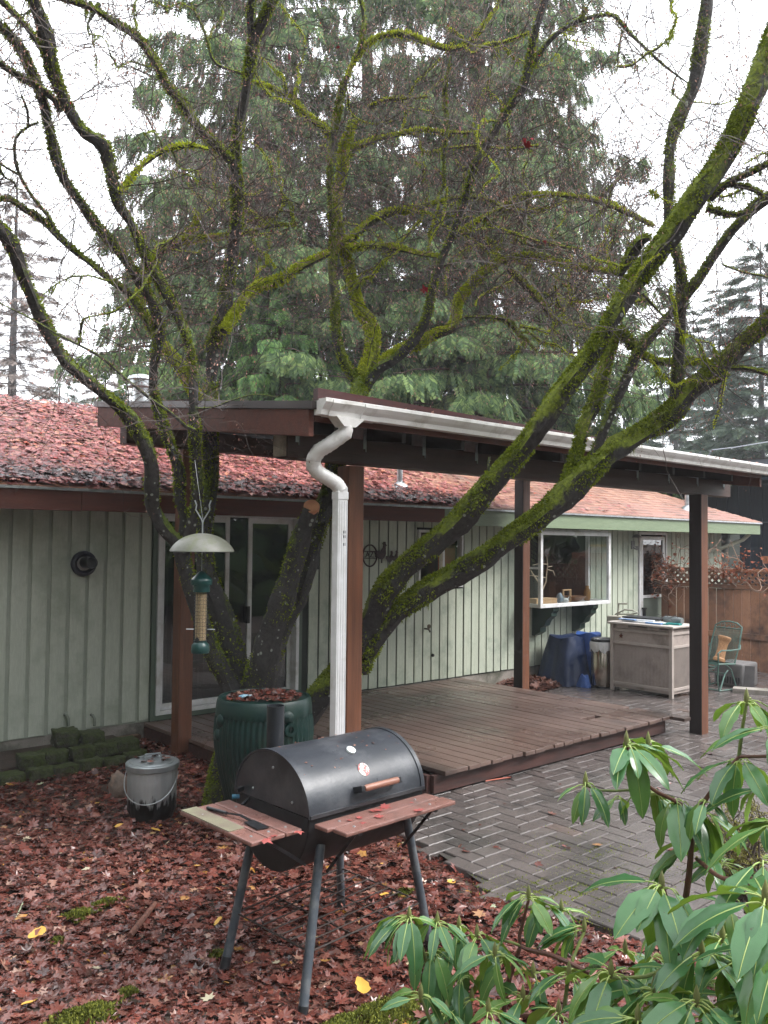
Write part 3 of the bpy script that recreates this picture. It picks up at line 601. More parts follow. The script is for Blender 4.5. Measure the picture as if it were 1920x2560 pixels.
# ================================================================== deck
dk = empty('wooden_deck', (6.4, 6.5, 0), 'low weathered brown plank deck under the patio cover', 'deck')
b = MB(); x = 4.02; holes = [on(2, .2, *p) for p in ((1461, 1798), (1487, 1792), (1568, 1771))]
i = 0
while x < 8.62:
    w_ = .135; ya = 4.87+random.uniform(-.012, .012); yb = 8.10
    if x < 4.95: ya = 6.55
    if i == 33 or x+w_+.006 > 8.62: ya -= .16
    hs_ = [h for h in holes if x-.002 < h[0] < x+w_+.006]
    cuts = [ya]+[c for h in sorted(hs_, key=lambda h: h[1]) for c in (h[1]-.045, h[1]+.045)]+[yb]
    ws = random.uniform(-.002, .002); th = random.uniform(-.0015, .0015)
    for a, c in zip(cuts[::2], cuts[1::2]): b.box(x, a, .165+th, x+w_, c, .2+th)
    x += w_+.011; i += 1
b.build('decking', M['deckboard'], dk, bevel=.004)
b = MB(); b.box(4.98, 4.93, .02, 8.5, 4.97, .163); b.box(4.02, 6.60, .02, 4.96, 6.64, .163); b.box(4.94, 4.972, .02, 4.98, 6.598, .163); b.box(8.5, 4.93, .02, 8.54, 8.1, .163); b.box(4.02, 6.642, .02, 4.06, 8.1, .163)
b.build('rim_joist', pm('dark_red_joist', (.075, .03, .025), (.04, .02, .018), 5, .6, .2, (.5, 4, 4)), dk)
b = MB()
for xx in np.arange(5.3, 8.4, .8): b.box(xx, 5.1, -.03, xx+.09, 7.9, .018)
b.box(8.42, 4.98, -.03, 8.499, 8, .018); b.build('bearer', M['dark_wood'], dk)
P = [np.array([4.86+.02*t, 4.9-.02*t, .012])+np.array([t*.045, -.004*(t-4)**2*.3, 0]) for t in range(5)]
b = MB(); b.tube([p+np.array([.75, .05, 0]) for p in P], .006, 6); tag(b.build('power_cord', M['cord'], smooth=True), 'orange cord poking out from under the front of the deck', 'cord')
# ================================================================== fence and the neighbour's house
fn = empty('wooden_fence', (13.9, 5, 0), 'brown plank fence topped with diagonal lattice by the back door', 'fence')
FX = 13.9
def fz(y): return -.10
b = MB(); y = 8.1
while y > 4.3:
    w_ = .135; b.box(FX, y-w_, -.10+random.uniform(-.01, .01), FX+.018+random.uniform(0, .004), y, 1.33); y -= w_+.012
b.build('pickets', M['picket'], fn, bevel=.002)
b = MB(); b.box(FX-.03, 4.25, 1.335, FX+.05, 8.1, 1.40); b.box(FX-.03, 4.25, 1.625, FX+.05, 8.1, 1.665); b.box(FX-.04, 4.25, .52, FX-.002, 8.1, .61); b.box(FX-.04, 4.25, -.1, FX-.002, 8.1, .0)
b.build('rail', M['picket'], fn, bevel=.003)
b = MB()
for s_ in (1, -1):
    for k in range(-3, 85):
        y0 = 8.3-k*.115; a = np.array([FX+(.004 if s_ > 0 else .014), y0, 1.40]); c = np.array([FX+(.004 if s_ > 0 else .014), y0-s_*.225, 1.625])
        if max(a[1], c[1]) > 8.1 or min(a[1], c[1]) < 4.25: continue
        b.bar(a, c, .04, .008, (1, 0, 0))
b.build('lattice', M['picket'], fn)
for yy in (7.9, 6.1, 4.3):
    b = MB(); b.box(FX-.035+.06, yy, -.1, FX+.12, yy+.09, 1.7); b.build('post', M['picket'], fn)
# neighbour: navy house behind the fence
nb = empty('navy_house', (26, 12, 0), 'dark navy house with pale slate eaves beyond the fence', 'house')
b = MB(); b.box(20.5, 6.6, -.3, 31, 20, 3.55)
yb = 6.6
for k in range(46): b.box(20.46, 6.65+k*.29, -.3, 20.498, 6.68+k*.29, 3.5)
b.build('wall', M['blue_house'], nb)
b = MB(); b.prism([(19.3, 5.6, 3.75), (19.3, 20, 3.75), (19.3, 20, 4.02), (19.3, 5.6, 4.02)], (.06, 0, 0)); b.box(19.362, 5.6, 3.75, 31, 5.66, 4.02); b.build('eave_board', M['blue_trim'], nb, fix=True)
b = MB(); b.prism([(19.28, 5.58, 4.023), (32, 5.58, 4.023), (32, 5.58, 4.06), (19.28, 5.58, 4.06)], (0, 15, 0)); b.build('roof', M['dark_shingle'], nb, fix=True)
b = MB(); b.box(19.37, 5.67, 3.56, 31, 20, 3.62); b.build('soffit', M['blue_house'], nb)
b = MB(); b.box(20.1, 8.6, 3.38, 20.45, 8.7, 3.55) ; b.tube([(20.40, 8.12, -.1), (20.40, 8.12, 3.55)], .018, 6); b.tube([(20.41, 4.5+3, 2.62), (20.41, 12, 2.62)], .015, 6); b.build('conduit', M['blue_trim'], nb)
# raised cedar board edge of a planter / shed roof beyond the fence
sh = empty('garden_shed', (17.2, 6.2, 0), 'low brown shed with a cedar edge board and yellow tarp just over the fence', 'shed')
b = MB(); b.box(16.2, 3.9, -.1, 18.4, 7.2, 1.72); b.build('wall', M['picket'], sh)
b = MB(); b.box(16.14, 3.8, 1.722, 16.18, 7.3, 1.86); b.build('edge_board', M['orange_wood'], sh)
b = MB(); b.prism([(16.182, 3.8, 1.80), (18.5, 3.8, 1.80), (17.3, 3.8, 2.05)], (0, 3.5, 0)); b.build('roof', pm('brown_roof', (.11, .065, .05), (.07, .045, .035), 8, .8, .3), sh, fix=True)
b = MB(); b.box(16.5, 4.0, 2.0, 17.4, 5.9, 2.05); b.build('yellow_tarp', pm('yellow_tarp', (.55, .38, .04), (.45, .30, .03), 5, .5, .2), sh)
# ================================================================== barrel grill
GA = R(1.75); GO = np.array([2.35, 3.108, 0]); gu = np.array([math.cos(GA), math.sin(GA), 0]); gv = np.array([-math.sin(GA), math.cos(GA), 0]); gw = np.array([0, 0, 1.])
def G(u, v, z): return GO+gu*u+gv*v+gw*z
GL, GW, GZ, GH = .738, .585, .803, .253
gm = pm('black_grill_paint', (.016, .018, .022), (.028, .031, .037), 5, .34, .08, c3=(.05, .052, .058), scale3=4, fine=90)
gm2 = pm('sooty_grill_steel', (.010, .011, .013), (.018, .019, .022), 8, .6, .1)
lg = pm('blue_grey_leg', (.045, .056, .072), (.075, .088, .105), 9, .42, .1, (1, 1, .3), c3=(.13, .14, .15), scale3=9)
gr = empty('barrel_grill', tuple(G(GL/2, GW/2, 0)), 'black charcoal barrel grill with closed lid and wooden side shelves', 'grill')
def halfring(u0, u1, r0, a0, a1, n, squash=1.0, th=.004):
    V = []
    for u in (u0, u1):
        for r in (r0, r0-th):
            for k in range(n+1):
                a = a0+(a1-a0)*k/n; V.append(G(u, GW/2+r*math.cos(a), GZ+r*squash*math.sin(a)))
    m_ = n+1; F = []
    for k in range(n):
        F += [(k, k+1, 2*m_+k+1, 2*m_+k), (m_+k+1, m_+k, 3*m_+k, 3*m_+k+1), (k, m_+k, m_+k+1, k+1), (2*m_+k, 2*m_+k+1, 3*m_+k+1, 3*m_+k)]
    F += [(0, 2*m_, 3*m_, m_), (n, m_+n, 3*m_+n, 2*m_+n)]
    return V, F
def endcap(u, r, a0, a1, n, squash=1., th=.006):
    P = [G(u, GW/2+r*math.cos(a0+(a1-a0)*k/n), GZ+r*squash*math.sin(a0+(a1-a0)*k/n)) for k in range(n+1)]
    return P, gu*th
r0 = GW/2; sqz = GH/r0
gl_ = pm('lid_paint_sheen', (.028, .032, .040), (.046, .051, .061), 4, .34, .08, c3=(.075, .08, .09), scale3=5, fine=80, rvar=.16)  # lighter and bluer than the lid ends: sheen put into the colour
lid = MB(); V, F = halfring(.008, GL-.008, r0, .02, math.pi-.02, 40, sqz); lid.add(V, F)
lidm = lid.build('lid', gl_, gr, smooth=True, fix=True)
for u in (.0, GL-.006):
    b = MB(); P, o_ = endcap(u, r0-.004, .02, math.pi-.02, 40, sqz); b.prism(P, o_); b.build('lid_end', gm, lidm, fix=True)
for u in (-.004, GL-.020):
    b = MB(); V, F = halfring(u, u+.024, r0+.006, .0, math.pi, 40, sqz, .006); b.add(V, F); b.build('lid_rim', gl_, lidm, smooth=True, fix=True)
b = MB(); b.bar(G(.0, -.006, GZ+.008), G(GL, -.006, GZ+.008), .012, .016); b.build('lid_lip', gm, lidm)
body = MB(); V, F = halfring(.004, GL-.004, r0-.004, math.pi, 2*math.pi, 36, 1.05); body.add(V, F)
bodym = body.build('firebox', gm2, gr, smooth=True, fix=True)
for u in (.0, GL-.006):
    b = MB(); P, o_ = endcap(u, r0-.008, math.pi, 2*math.pi, 36, 1.05); b.prism(P, o_); b.build('firebox_end', gm2, bodym, fix=True)
# lid details placed on its curved front
def onlid(u, a, r=r0): return G(u, GW/2-r*math.cos(a), GZ+r*sqz*math.sin(a))
def lidframe(a):
    n_ = gv*(-math.cos(a))+gw*math.sin(a); n_ /= np.linalg.norm(n_); t_ = np.cross(n_, gu); return n_, t_
def disc(nm, u, a, ru, rt_, th, mat, par, off=.001, n=26):
    n_, t_ = lidframe(a); c = onlid(u, a)+n_*off
    b = MB(); b.lathe([(1, 0), (1, th), (.92, th+.001)], (0, 0, 0), n); b.v = [tuple(c+gu*x*ru+t_*y*rt_+n_*z) for x, y, z in b.v]; return b.build(nm, mat, par, smooth=True)
disc('thermometer', .372, 1.05, .024, .024, .009, pm('white_dial', (.62, .66, .66), (.52, .56, .57), 40, .3, 0), lidm)
# maker's sticker: worn white oval with red patch
sm, t, bs, o = nodes('worn_round_sticker'); v_ = coords(t); n_ = noise(t, v_, 38, 4, .7)
t.links.new(ramp(t, n_, [(.40, (.62, .60, .57)), (.50, (.60, .55, .52)), (.53, (.52, .10, .10)), (.60, (.50, .11, .11)), (.63, (.60, .57, .54))]), bs.inputs['Base Color']); bs.inputs['Roughness'].default_value = .6
disc('sticker', .375, .62, .033, .033, .0015, sm, lidm)
# handle: offset black brackets and a turned wooden bar
a_h = .30; n_h, t_h = lidframe(a_h)
h0 = onlid(.30, a_h)+n_h*.052; h1 = onlid(.52, a_h)+n_h*.052
for u in (.285, .525):
    b = MB(); b.bar(onlid(u, a_h)-n_h*.003, onlid(u, a_h)+n_h*.062, .022, .03, t_h); b.build('handle_bracket', M['black_metal'], lidm, bevel=.003)
b = MB(); b.tube([h0+gu*.0, h0+gu*.012, h1-gu*.004, h1], [.012, .0155, .0155, .012], 16); b.build('handle', pm('worn_handle_wood', (.32, .15, .105), (.22, .10, .07), 9, .4, .2, (1, 8, 8)), lidm, smooth=True)
# chimney at the rear left
c = G(.185, GW-.03, 0)
b = MB(); b.lathe([(.045, .95), (.045, 1.205), (.042, 1.205), (.042, .98)], (c[0]+.03, c[1]-.0, 0), 24, cap=(True, False)); b.build('chimney', gm, gr, smooth=True)
b = MB(); b.bar(G(.16, GW-.12, .99), G(.26, GW-.04, .97), .09, .004); b.build('chimney_bracket', gm, gr)
# air vent and latch at the left end
b = MB(); b.bar(G(-.05, GW-.08, GZ+.03), G(.0, GW-.06, GZ+.03), .02, .02); b.tube([G(-.05, GW-.13, GZ-.03), G(.0, GW-.11, GZ-.01)], .008, 8); b.build('hinge_bracket', M['black_metal'], gr)
b = MB(); b.tube([G(-.055, GW-.05, GZ-.005), G(-.025, GW-.07, GZ-.005)], .011, 10); b.build('blue_valve_knob', pm('blue_knob', (.02, .16, .24), (.02, .12, .2), 9, .4, 0), gr, smooth=True)
for u, v, z in ((-.004, .12, GZ+.05), (-.004, .43, GZ+.05), (-.004, .12, GZ-.06), (-.004, .43, GZ-.06), (-.004, .27, GZ+.18)):
    b = MB(); b.lathe([(.007, 0), (.006, .004), (.0, .006)], G(u, v, z), 8, ax=(gv, gw, -gu)); b.build('bolt', M['steel'], gr)
# wooden shelves
def slat(mb, a, b_, w_, th=.02): mb.bar(a, b_, w_, th)
b = MB()
for k, (sv, ua, ub) in enumerate(((-.055, .02, .746), (-.155, .045, .76))):
    slat(b, G(ua, sv, .772), G(ub, sv, .772), .092)
fs = b.build('front_shelf', M['shelf_wood'], gr, bevel=.006)
for u in (.13, .62):
    b = MB(); b.bar(G(u, -.20, .758), G(u, .06, .758), .022, .005); b.bar(G(u, -.17, .756), G(u, .03, .53), .014, .005, gu); b.build('shelf_bracket', M['black_metal'], gr)
b = MB()
for k, su in enumerate((-.088, -.180, -.272)): slat(b, G(su, -.005+.0*k, .765), G(su, .575, .765), .088)
b.build('side_shelf', M['shelf_wood'], gr, bevel=.006)
b = MB(); slat(b, G(-.272, .17, .7765), G(-.272, .572, .7765), .082, .004); b.build('algae_film', pm('green_grey_algae', (.185, .18, .115), (.15, .12, .09), 12, .7, .2), gr)
for v in (.06, .45):
    b = MB(); b.bar(G(-.31, v, .748), G(.05, v, .748), .022, .006); b.bar(G(-.2, v, .746), G(.03, v, .58), .014, .005, gv); b.build('shelf_bracket', M['black_metal'], gr)
b = MB()
for su in (-.088, -.180, -.272):
    for v in (.06, .45): b.lathe([(.007, 0), (.006, .003), (.0, .005)], G(su, v, .775), 8)
for u in (.13, .62):
    for v in (-.055, -.155): b.lathe([(.007, 0), (.006, .003), (.0, .005)], G(u, v, .782), 8)
b.build('screws', M['steel'], gr)
# legs, splayed
LEG = [(G(.10, .04, .66), np.array([2.258, 3.02, -.015])), (G(.10, GW-.04, .66), np.array([2.225, 3.60, .0])),
       (G(GL-.08, .04, .66), np.array([3.12, 3.10, .0])), (G(GL-.10, GW-.04, .66), np.array([3.09, 3.78, .0]))]
for a, c in LEG:
    b = MB(); b.tube([a, (a+c)/2, c+(a-c)*.05], .0215, 14); l_ = b.build('leg', lg, gr, smooth=True)
    b = MB(); b.tube([c+(a-c)*.085, c], .024, 12); b.build('leg_cap', M['black_plastic'], l_, smooth=True)
def onleg(i, z): a, c = LEG[i]; return c+(a-c)*(z-c[2])/(a[2]-c[2])
q = [onleg(i, .24) for i in range(4)]    # fl, rl, fr, rr
b = MB()
b.tube([q[0], q[1]], .0045, 6); b.tube([q[2], q[3]], .0045, 6); b.tube([q[0], q[2]], .0045, 6); b.tube([q[1], q[3]], .0045, 6)
b.tube([q[0]*.66+q[2]*.34, q[1]*.66+q[3]*.34], .004, 6); b.tube([q[0]*.33+q[2]*.67, q[1]*.33+q[3]*.67], .004, 6)
for k in range(1, 8): t_ = k/8; b.tube([q[0]*(1-t_)+q[1]*t_+gw*.006, q[2]*(1-t_)+q[3]*t_+gw*.006], .0035, 6)
b.build('wire_rack', pm('rusty_wire', (.05, .032, .026), (.03, .026, .025), 30, .6, .2, metal=.4), gr)
# spatula on the side shelf
sp = empty('spatula', tuple(G(-0.175, .25, .777)), 'black grill spatula lying across the left wooden shelf', 'spatula')
b = MB(); b.tube([G(-0.215, .50, .785), G(-0.200, .36, .789)], .0085, 8); b.build('handle', M['black_plastic'], sp, smooth=True)
b = MB(); b.tube([G(-0.200, .36, .789), G(-0.185, .28, .795), G(-0.175, .21, .785)], .003, 6); b.tube([G(-0.193, .36, .789), G(-0.175, .28, .795), G(-0.167, .21, .785)], .003, 6); b.build('shaft', M['black_metal'], sp)
b = MB(); b.prism([G(-0.200, .22, .779), G(-0.210, .10, .779), G(-0.155, .09, .779), G(-0.150, .215, .779)], (0, 0, .004)); b.build('blade', M['black_metal'], sp)
P = [G(random.uniform(.03, .7), random.uniform(-.19, -.02), .785) for _ in range(9)]+[G(random.uniform(-.27, -.05), random.uniform(-.04, .1), .779) for _ in range(4)]
leaves('leaves_on_shelves', P, .026, .15, pm('pink_red_leaf', (.36, .085, .075), (.27, .06, .055), 12, .5, 0), kind='stuff', label='pinkish red maple leaves lying on the grill shelves', cat='leaves')
P = []
for _ in range(46):
    a = random.uniform(.6, 1.9); u = random.uniform(.03, .69); P.append(onlid(u, a, r0+.004))
ol = leaves('bits_on_grill_lid', P, .008, .5, M['seeds'], kind='stuff', label='dry maple keys and scraps stuck to the grill lid', cat='debris')
# ================================================================== galvanised can with lid
cc = np.array([3.02, 5.93]); g0 = .0
bk = empty('galvanised_can', (cc[0], cc[1], g0), 'small ribbed galvanised can with a lid and dark stained bottom', 'can')
b = MB(); N = 96; V = []; prof = [(.158, 0), (.160, .02), (.176, .06), (.183, .36), (.180, .38), (.184, .395)]
for r, h in prof:
    for k in range(N):
        a = 2*math.pi*k/N; rib = .004*max(0, math.cos(a*24)) if .05 < h < .37 else 0
        V.append((cc[0]+(r-rib)*math.cos(a), cc[1]+(r-rib)*math.sin(a), g0+h))
b.add(V, [(i*N+k, i*N+(k+1) % N, (i+1)*N+(k+1) % N, (i+1)*N+k) for i in range(len(prof)-1) for k in range(N)])
mt, t, bs, o = nodes('stained_galvanised'); v_ = coords(t); s_ = t.nodes.new("ShaderNodeSeparateXYZ"); t.links.new(v_, s_.inputs[0])
nn = noise(t, coords(t, (1, 1, .25)), 26, 5, .6); base = ramp(t, noise(t, coords(t, (1, 1, .4)), 6, 5), [(.3, (.33, .35, .36)), (.7, (.48, .50, .505))])
f = math_(t, 'SUBTRACT', math_(t, 'MULTIPLY', nn, .34), s_.outputs[2]); fm = ramp(t, f, [(.0, (0, 0, 0)), (.04, (1, 1, 1))])
t.links.new(mixc(t, fm, base, (.018, .018, .018)), bs.inputs['Base Color']); bs.inputs['Metallic'].default_value = .45; bs.inputs['Roughness'].default_value = .42
b.build('can_body', mt, bk, smooth=True)
b = MB(); b.lathe([(.188, .355), (.194, .36), (.196, .395), (.190, .402), (.17, .404), (.165, .412), (.09, .425), (.085, .420), (.0, .424)], (cc[0], cc[1], g0), 64, cap=(False, False)); ld = b.build('can_lid', M['can'], bk, smooth=True)
b = MB(); b.tube([(cc[0]-.06, cc[1]+.02, .424), (cc[0]-.05, cc[1]+.02, .455), (cc[0]+.05, cc[1]-.02, .458), (cc[0]+.06, cc[1]-.02, .424)], .007, 8); b.build('lid_handle', M['can'], ld, smooth=True)
b = MB(); P = []
for k in range(25):
    a = math.pi*k/24; e1 = np.array([rt[0], rt[1], 0]); e1 /= np.linalg.norm(e1); fr_ = -np.array([fw[0], fw[1], 0]); fr_ /= np.linalg.norm(fr_)
    P.append(np.array([cc[0], cc[1], g0+.33])+e1*.193*math.cos(a)*-1+fr_*.20*math.sin(a)**.7-gw*.19*math.sin(a)**.8)
b.tube(P, .0035, 8); b.build('bail_handle', M['steel'], bk, smooth=True)
P = [(cc[0]+random.uniform(-.12, .12), cc[1]+random.uniform(-.12, .12), .432) for _ in range(12)]
leaves('leaves_on_can', P, .028, .25, M['litter'], kind='stuff', label='dark maple leaves resting on the galvanised can lid', cat='leaves')
# ================================================================== rain barrel
bc = np.array([at(661, 1750, 5.95)[0], at(661, 1750, 5.95)[1]])
BR = .325; BH = 1.0
rb = empty('rain_barrel', (bc[0], bc[1], 0), 'dark green ribbed rain barrel with leaves on its flat top', 'barrel')
bg_ = pm('dark_green_plastic', (.002, .027, .023), (.001, .019, .017), 5, .42, .12, c3=(.014, .035, .026), scale3=6)
b = MB(); N = 432; V = []
prof = [(.18, .02), (.205, .10), (.262, .28), (.315, .50), (.340, .64), (.346, .74), (.341, .82), (.334, .86), (.334, .862), (.332, .90), (.325, .955), (.313, .975), (.298, .975), (.290, .965)]
for i, (r, h) in enumerate(prof):
    for k in range(N):
        a = 2*math.pi*k/N; rib = .009*(.5+.5*math.cos(a*54)) if .06 < h < .861 and i < 8 else 0
        V.append((bc[0]+(r-rib)*math.cos(a), bc[1]+(r-rib)*math.sin(a), h))
b.add(V, [(i*N+k, i*N+(k+1) % N, (i+1)*N+(k+1) % N, (i+1)*N+k) for i in range(len(prof)-1) for k in range(N)])
b.build('barrel_body', bg_, rb, smooth=True)
b = MB(); b.lathe([(.293, .966), (.10, .962), (.0, .962)], (bc[0], bc[1], 0), 48, cap=(False, False)); b.build('barrel_top', bg_, rb, smooth=True)
vd = -np.array([fw[0], fw[1], 0]); vd /= np.linalg.norm(vd); sd_ = np.array([vd[1], -vd[0], 0])*-1
for ang, z_ in ((-.92, .84), (.62, .88), (-1.02, .74)):
    n_ = vd*math.cos(ang)+np.array([rt[0], rt[1], 0])*math.sin(ang); n_ /= np.linalg.norm(n_); c = np.array([bc[0], bc[1], z_])+n_*.315; tt = np.cross(gw, n_)
    b = MB(); b.lathe([(.045, 0), (.043, .025), (.03, .038), (.0, .042)], c, 20, ax=(tt, gw, n_)); b.build('threaded_cap', bg_, rb, smooth=True)
n_ = vd*math.cos(.66)+np.array([rt[0], rt[1], 0])*math.sin(.66); n_ /= np.linalg.norm(n_); tt = np.cross(gw, n_); c = np.array([bc[0], bc[1], .80])+n_*.345
b = MB(); b.lathe([(.022, -.02), (.042, -.02), (.045, .012), (.022, .012)], c, 20, (False, False), ax=(tt, gw, n_)); b.build('overflow_port', bg_, rb, smooth=True)
P = []
while len(P) < 700:
    x, y = random.uniform(-.26, .26), random.uniform(-.26, .26)
    if x*x+y*y < .066 and (x*.67+y*.745) > -.19: P.append((bc[0]+x, bc[1]+y, .968+.012*random.random()+.012*max(0, 1-(x*x+y*y)/.06)))
leaves('leaves_on_barrel', P, .021, .5, M['litter'], kind='stuff', label='brown and red leaf litter piled on top of the rain barrel', cat='leaves')
b = MB(); c = at(608, 1740, 5.85); c[2] = .99; b.obox(c, (.03, .01, 0), (-.006, .012, 0), (0, 0, .006)); b.obox(c+np.array([.05, -.01, 0]), (.012, .0, 0), (0, .006, 0), (0, 0, .004)); tag(b.build('plastic_scrap', pm('pale_blue_plastic', (.25, .55, .75), (.5, .6, .65), 30, .4, 0)), 'pale blue plastic scrap among the leaves on the rain barrel', 'scrap')
# ================================================================== bird feeder and baffle
FD = 5.45
def fp(x, y): return at(x, y, FD)
c = fp(503, 1500); fx, fy = c[0], c[1]
def fzp(y): return float(on(0, fx, 503, y)[2]) if 0 else float(at(503, y, FD)[2])
bf = empty('dome_baffle', (fx, fy, fzp(1377)), 'weathered grey green metal dome hanging above the tube feeder', 'baffle')
r_ = 80*FD/2140; z0, z1 = fzp(1378), fzp(1333)
b = MB(); pr = [(r_*math.sin(a), z0+(z1-z0)*(math.cos(a)-math.cos(1.25))/(1-math.cos(1.25))) for a in np.linspace(1.25, .02, 14)]; k_ = r_/pr[0][0]; pr = [(r*k_, h) for r, h in pr]
b.lathe(pr+[(r*.98, h-.004) for r, h in pr[::-1]], (fx, fy, 0), 48, (False, False))
b.build('dome', pm('weathered_dome', (.13, .135, .105), (.20, .20, .175), 9, .5, .1, c3=(.12, .14, .05), scale3=8), bf, smooth=True)
b = MB(); zt = z1
b.tube([(fx, fy, z0-.02), (fx, fy, zt+.07)], .0045, 8)
for s_ in (-1, 1):
    e = np.array([rt[0], rt[1], 0])*s_
    b.tube([np.array([fx, fy, zt+.065]), np.array([fx, fy, zt+.09])+e*.008, np.array([fx, fy, zt+.15])+e*.045, np.array([fx, fy, zt+.18])+e*.040, np.array([fx, fy, zt+.21])+e*.052], .0045, 8)
b.build('hook', M['steel'], bf, smooth=True)
b = MB(); b.tube([(fx, fy, zt+.09), at(495, 1210, 5.5), at(487, 1150, 5.62)], .0009, 5); b.build('hanging_wire', M['steel'], bf)
fe = empty('bird_feeder', (fx, fy, fzp(1632)), 'green capped squirrel proof tube feeder full of seed', 'bird feeder')
s = FD/2140
dg = pm('feeder_green', (.008, .045, .042), (.006, .035, .033), 9, .3, 0)
b = MB(); zc = fzp
b.lathe([(26*s, zc(1462)), (27*s, zc(1452)), (26*s, zc(1448)), (24*s, zc(1446)), (22*s, zc(1444)), (5*s, zc(1428)), (1*s, zc(1427))], (fx, fy, 0), 28); b.lathe([(20*s, zc(1480)), (21*s, zc(1462))], (fx, fy, 0), 28, (False, False)); b.build('cap', dg, fe, smooth=True)
b = MB(); b.tube([(fx, fy, zc(1428)), (fx, fy, z0-.01)], .0015, 5); b.build('hanger', M['steel'], fe)
b = MB(); b.lathe([(13.5*s, zc(1604)), (13.5*s, zc(1474))], (fx, fy, 0), 24); b.build('seed', pm('bird_seed', (.62, .45, .27), (.30, .19, .10), 190, .8, .6, lo=.4, hi=.6), fe, smooth=True)
b = MB(); b.lathe([(15*s, zc(1606)), (15*s, zc(1470))], (fx, fy, 0), 24, (False, False)); b.build('tube', M['glass_jar'], fe, smooth=True)
b = MB()
for k in range(14):
    a = 2*math.pi*k/14; x, y = fx+17*s*math.cos(a), fy+17*s*math.sin(a); b.tube([(x, y, zc(1612)), (x, y, zc(1470))], .0011, 4)
for k in range(16):
    z = zc(1474+k*9); b.tube([(fx+17*s*math.cos(a), fy+17*s*math.sin(a), z) for a in np.linspace(0, 2*math.pi, 25)], .0010, 4, False)
b.build('cage', M['black_metal'], fe)
b = MB(); b.lathe([(21*s, zc(1632)), (23*s, zc(1626)), (22*s, zc(1612)), (16*s, zc(1605)), (16*s, zc(1600))], (fx, fy, 0), 28); b.build('base', dg, fe, smooth=True)
for sg in (-1, 1):
    b = MB(); e = np.array([rt[0], rt[1], 0])*sg; p = np.array([fx, fy, zc(1573)]); b.tube([p+e*17*s, p+e*36*s], .0035, 6); b.build('perch', M['steel'], fe)
b = MB(); b.lathe([(5*s, 0), (5*s, 2*s)], np.array([fx, fy, zc(1597)])+vd*15*s-np.array([rt[0], rt[1], 0])*5*s, 14, ax=(np.cross(gw, vd), gw, vd)); b.build('feeding_port', M['black_plastic'], fe)
# ================================================================== mossy blocks, stone, scraps
mb_m = bark('mossy_block', .50, .72, (.018, .026, .006), (.055, .072, .014), (.035, .03, .025), (.08, .07, .06), 0)
BL = []
for k in range(8): BL.append((2.05+k*.215, 7.36+random.uniform(-.02, .02), .0+.02*(k % 2), 'lowest'))
for k in range(5): BL.append((2.66+k*.215+random.uniform(-.01, .01), 7.45+random.uniform(-.02, .02), .115, 'second'))
BL += [(3.0, 7.55, .225, 'top'), (3.24, 7.56, .20, 'top')]
names = {'lowest': ['leftmost', 'second from left', 'third from left', 'fourth from left', 'fifth from left', 'sixth from left', 'seventh from left', 'rightmost'], 'second': ['leftmost', 'second from left', 'middle', 'fourth from left', 'rightmost'], 'top': ['left', 'right']}
cnt = {}
for X_, Y_, Z_, row in BL:
    b = MB(); seg = 5; V = []; wx, wy, wz = .20, .18, .115+(.03 if row == 'top' and X_ < 3.1 else 0); ra = random.uniform(-.15, .15)
    import bmesh
    bm = bmesh.new(); bmesh.ops.create_cube(bm, size=1); bmesh.ops.bevel(bm, geom=bm.edges[:], offset=.045, segments=1, affect='EDGES'); bmesh.ops.subdivide_edges(bm, edges=bm.edges[:], cuts=3, use_grid_fill=True)
    for v in bm.verts:
        p = v.co; q_ = Vector((p.x*wx, p.y*wy, (p.z+.5)*wz)); n3 = math.sin(q_.x*61+X_*9)*math.cos(q_.y*57+q_.z*49)*.009+random.uniform(-.004, .004)
        q_ += p.normalized()*n3; v.co = Vector((q_.x*math.cos(ra)-q_.y*math.sin(ra), q_.x*math.sin(ra)+q_.y*math.cos(ra), q_.z))
    me = bpy.data.meshes.new('wall_block'); bm.to_mesh(me); bm.free(); me.materials.append(mb_m); me.polygons.foreach_set('use_smooth', [True]*len(me.polygons))
    o = bpy.data.objects.new('wall_block', me); link(o); o.location = (X_, Y_, Z_)
    i = cnt.get(row, 0); cnt[row] = i+1
    tag(o, f'moss covered garden wall block, {names[row][i]} of the {row} course by the siding', 'block', 'mossy blocks stacked by the house')
b = MB(); b.box(1.9, 7.5, -.05, 3.7, 8.12, .12); tag(b.build('planting_bed', M['dirt']), kind='structure')
def rock(name, c, sz, mat, label, cat):
    import bmesh
    bm = bmesh.new(); bmesh.ops.create_icosphere(bm, subdivisions=3, radius=1)
    for v in bm.verts:
        p = v.co; f_ = 1+.12*math.sin(p.x*3.1+c[0])*math.cos(p.y*4+c[1])+.06*math.sin(p.z*9+p.x*7); v.co = Vector((p.x*sz[0]*f_, p.y*sz[1]*f_, (p.z+.75)*sz[2]*f_))
    me = bpy.data.meshes.new(name); bm.to_mesh(me); bm.free(); me.materials.append(mat); me.polygons.foreach_set('use_smooth', [True]*len(me.polygons))
    o = bpy.data.objects.new(name, me); link(o); o.location = c; return tag(o, label, cat)
rock('rock', (3.05, 6.55, -.02), (.085, .085, .12), M['stone'], 'rough pinkish rock standing behind the galvanised can', 'rock')
b = MB(); c = on(2, .03, 78, 1948); b.obox(c, (.055, .02, .012), (-.012, .04, .0), (0, -.006, .028)); tag(b.build('brick_piece', pm('split_wood_face', (.30, .14, .08), (.16, .07, .045), 8, .7, .3), bevel=.004), 'short split wood offcut beside the mossy blocks', 'offcut')
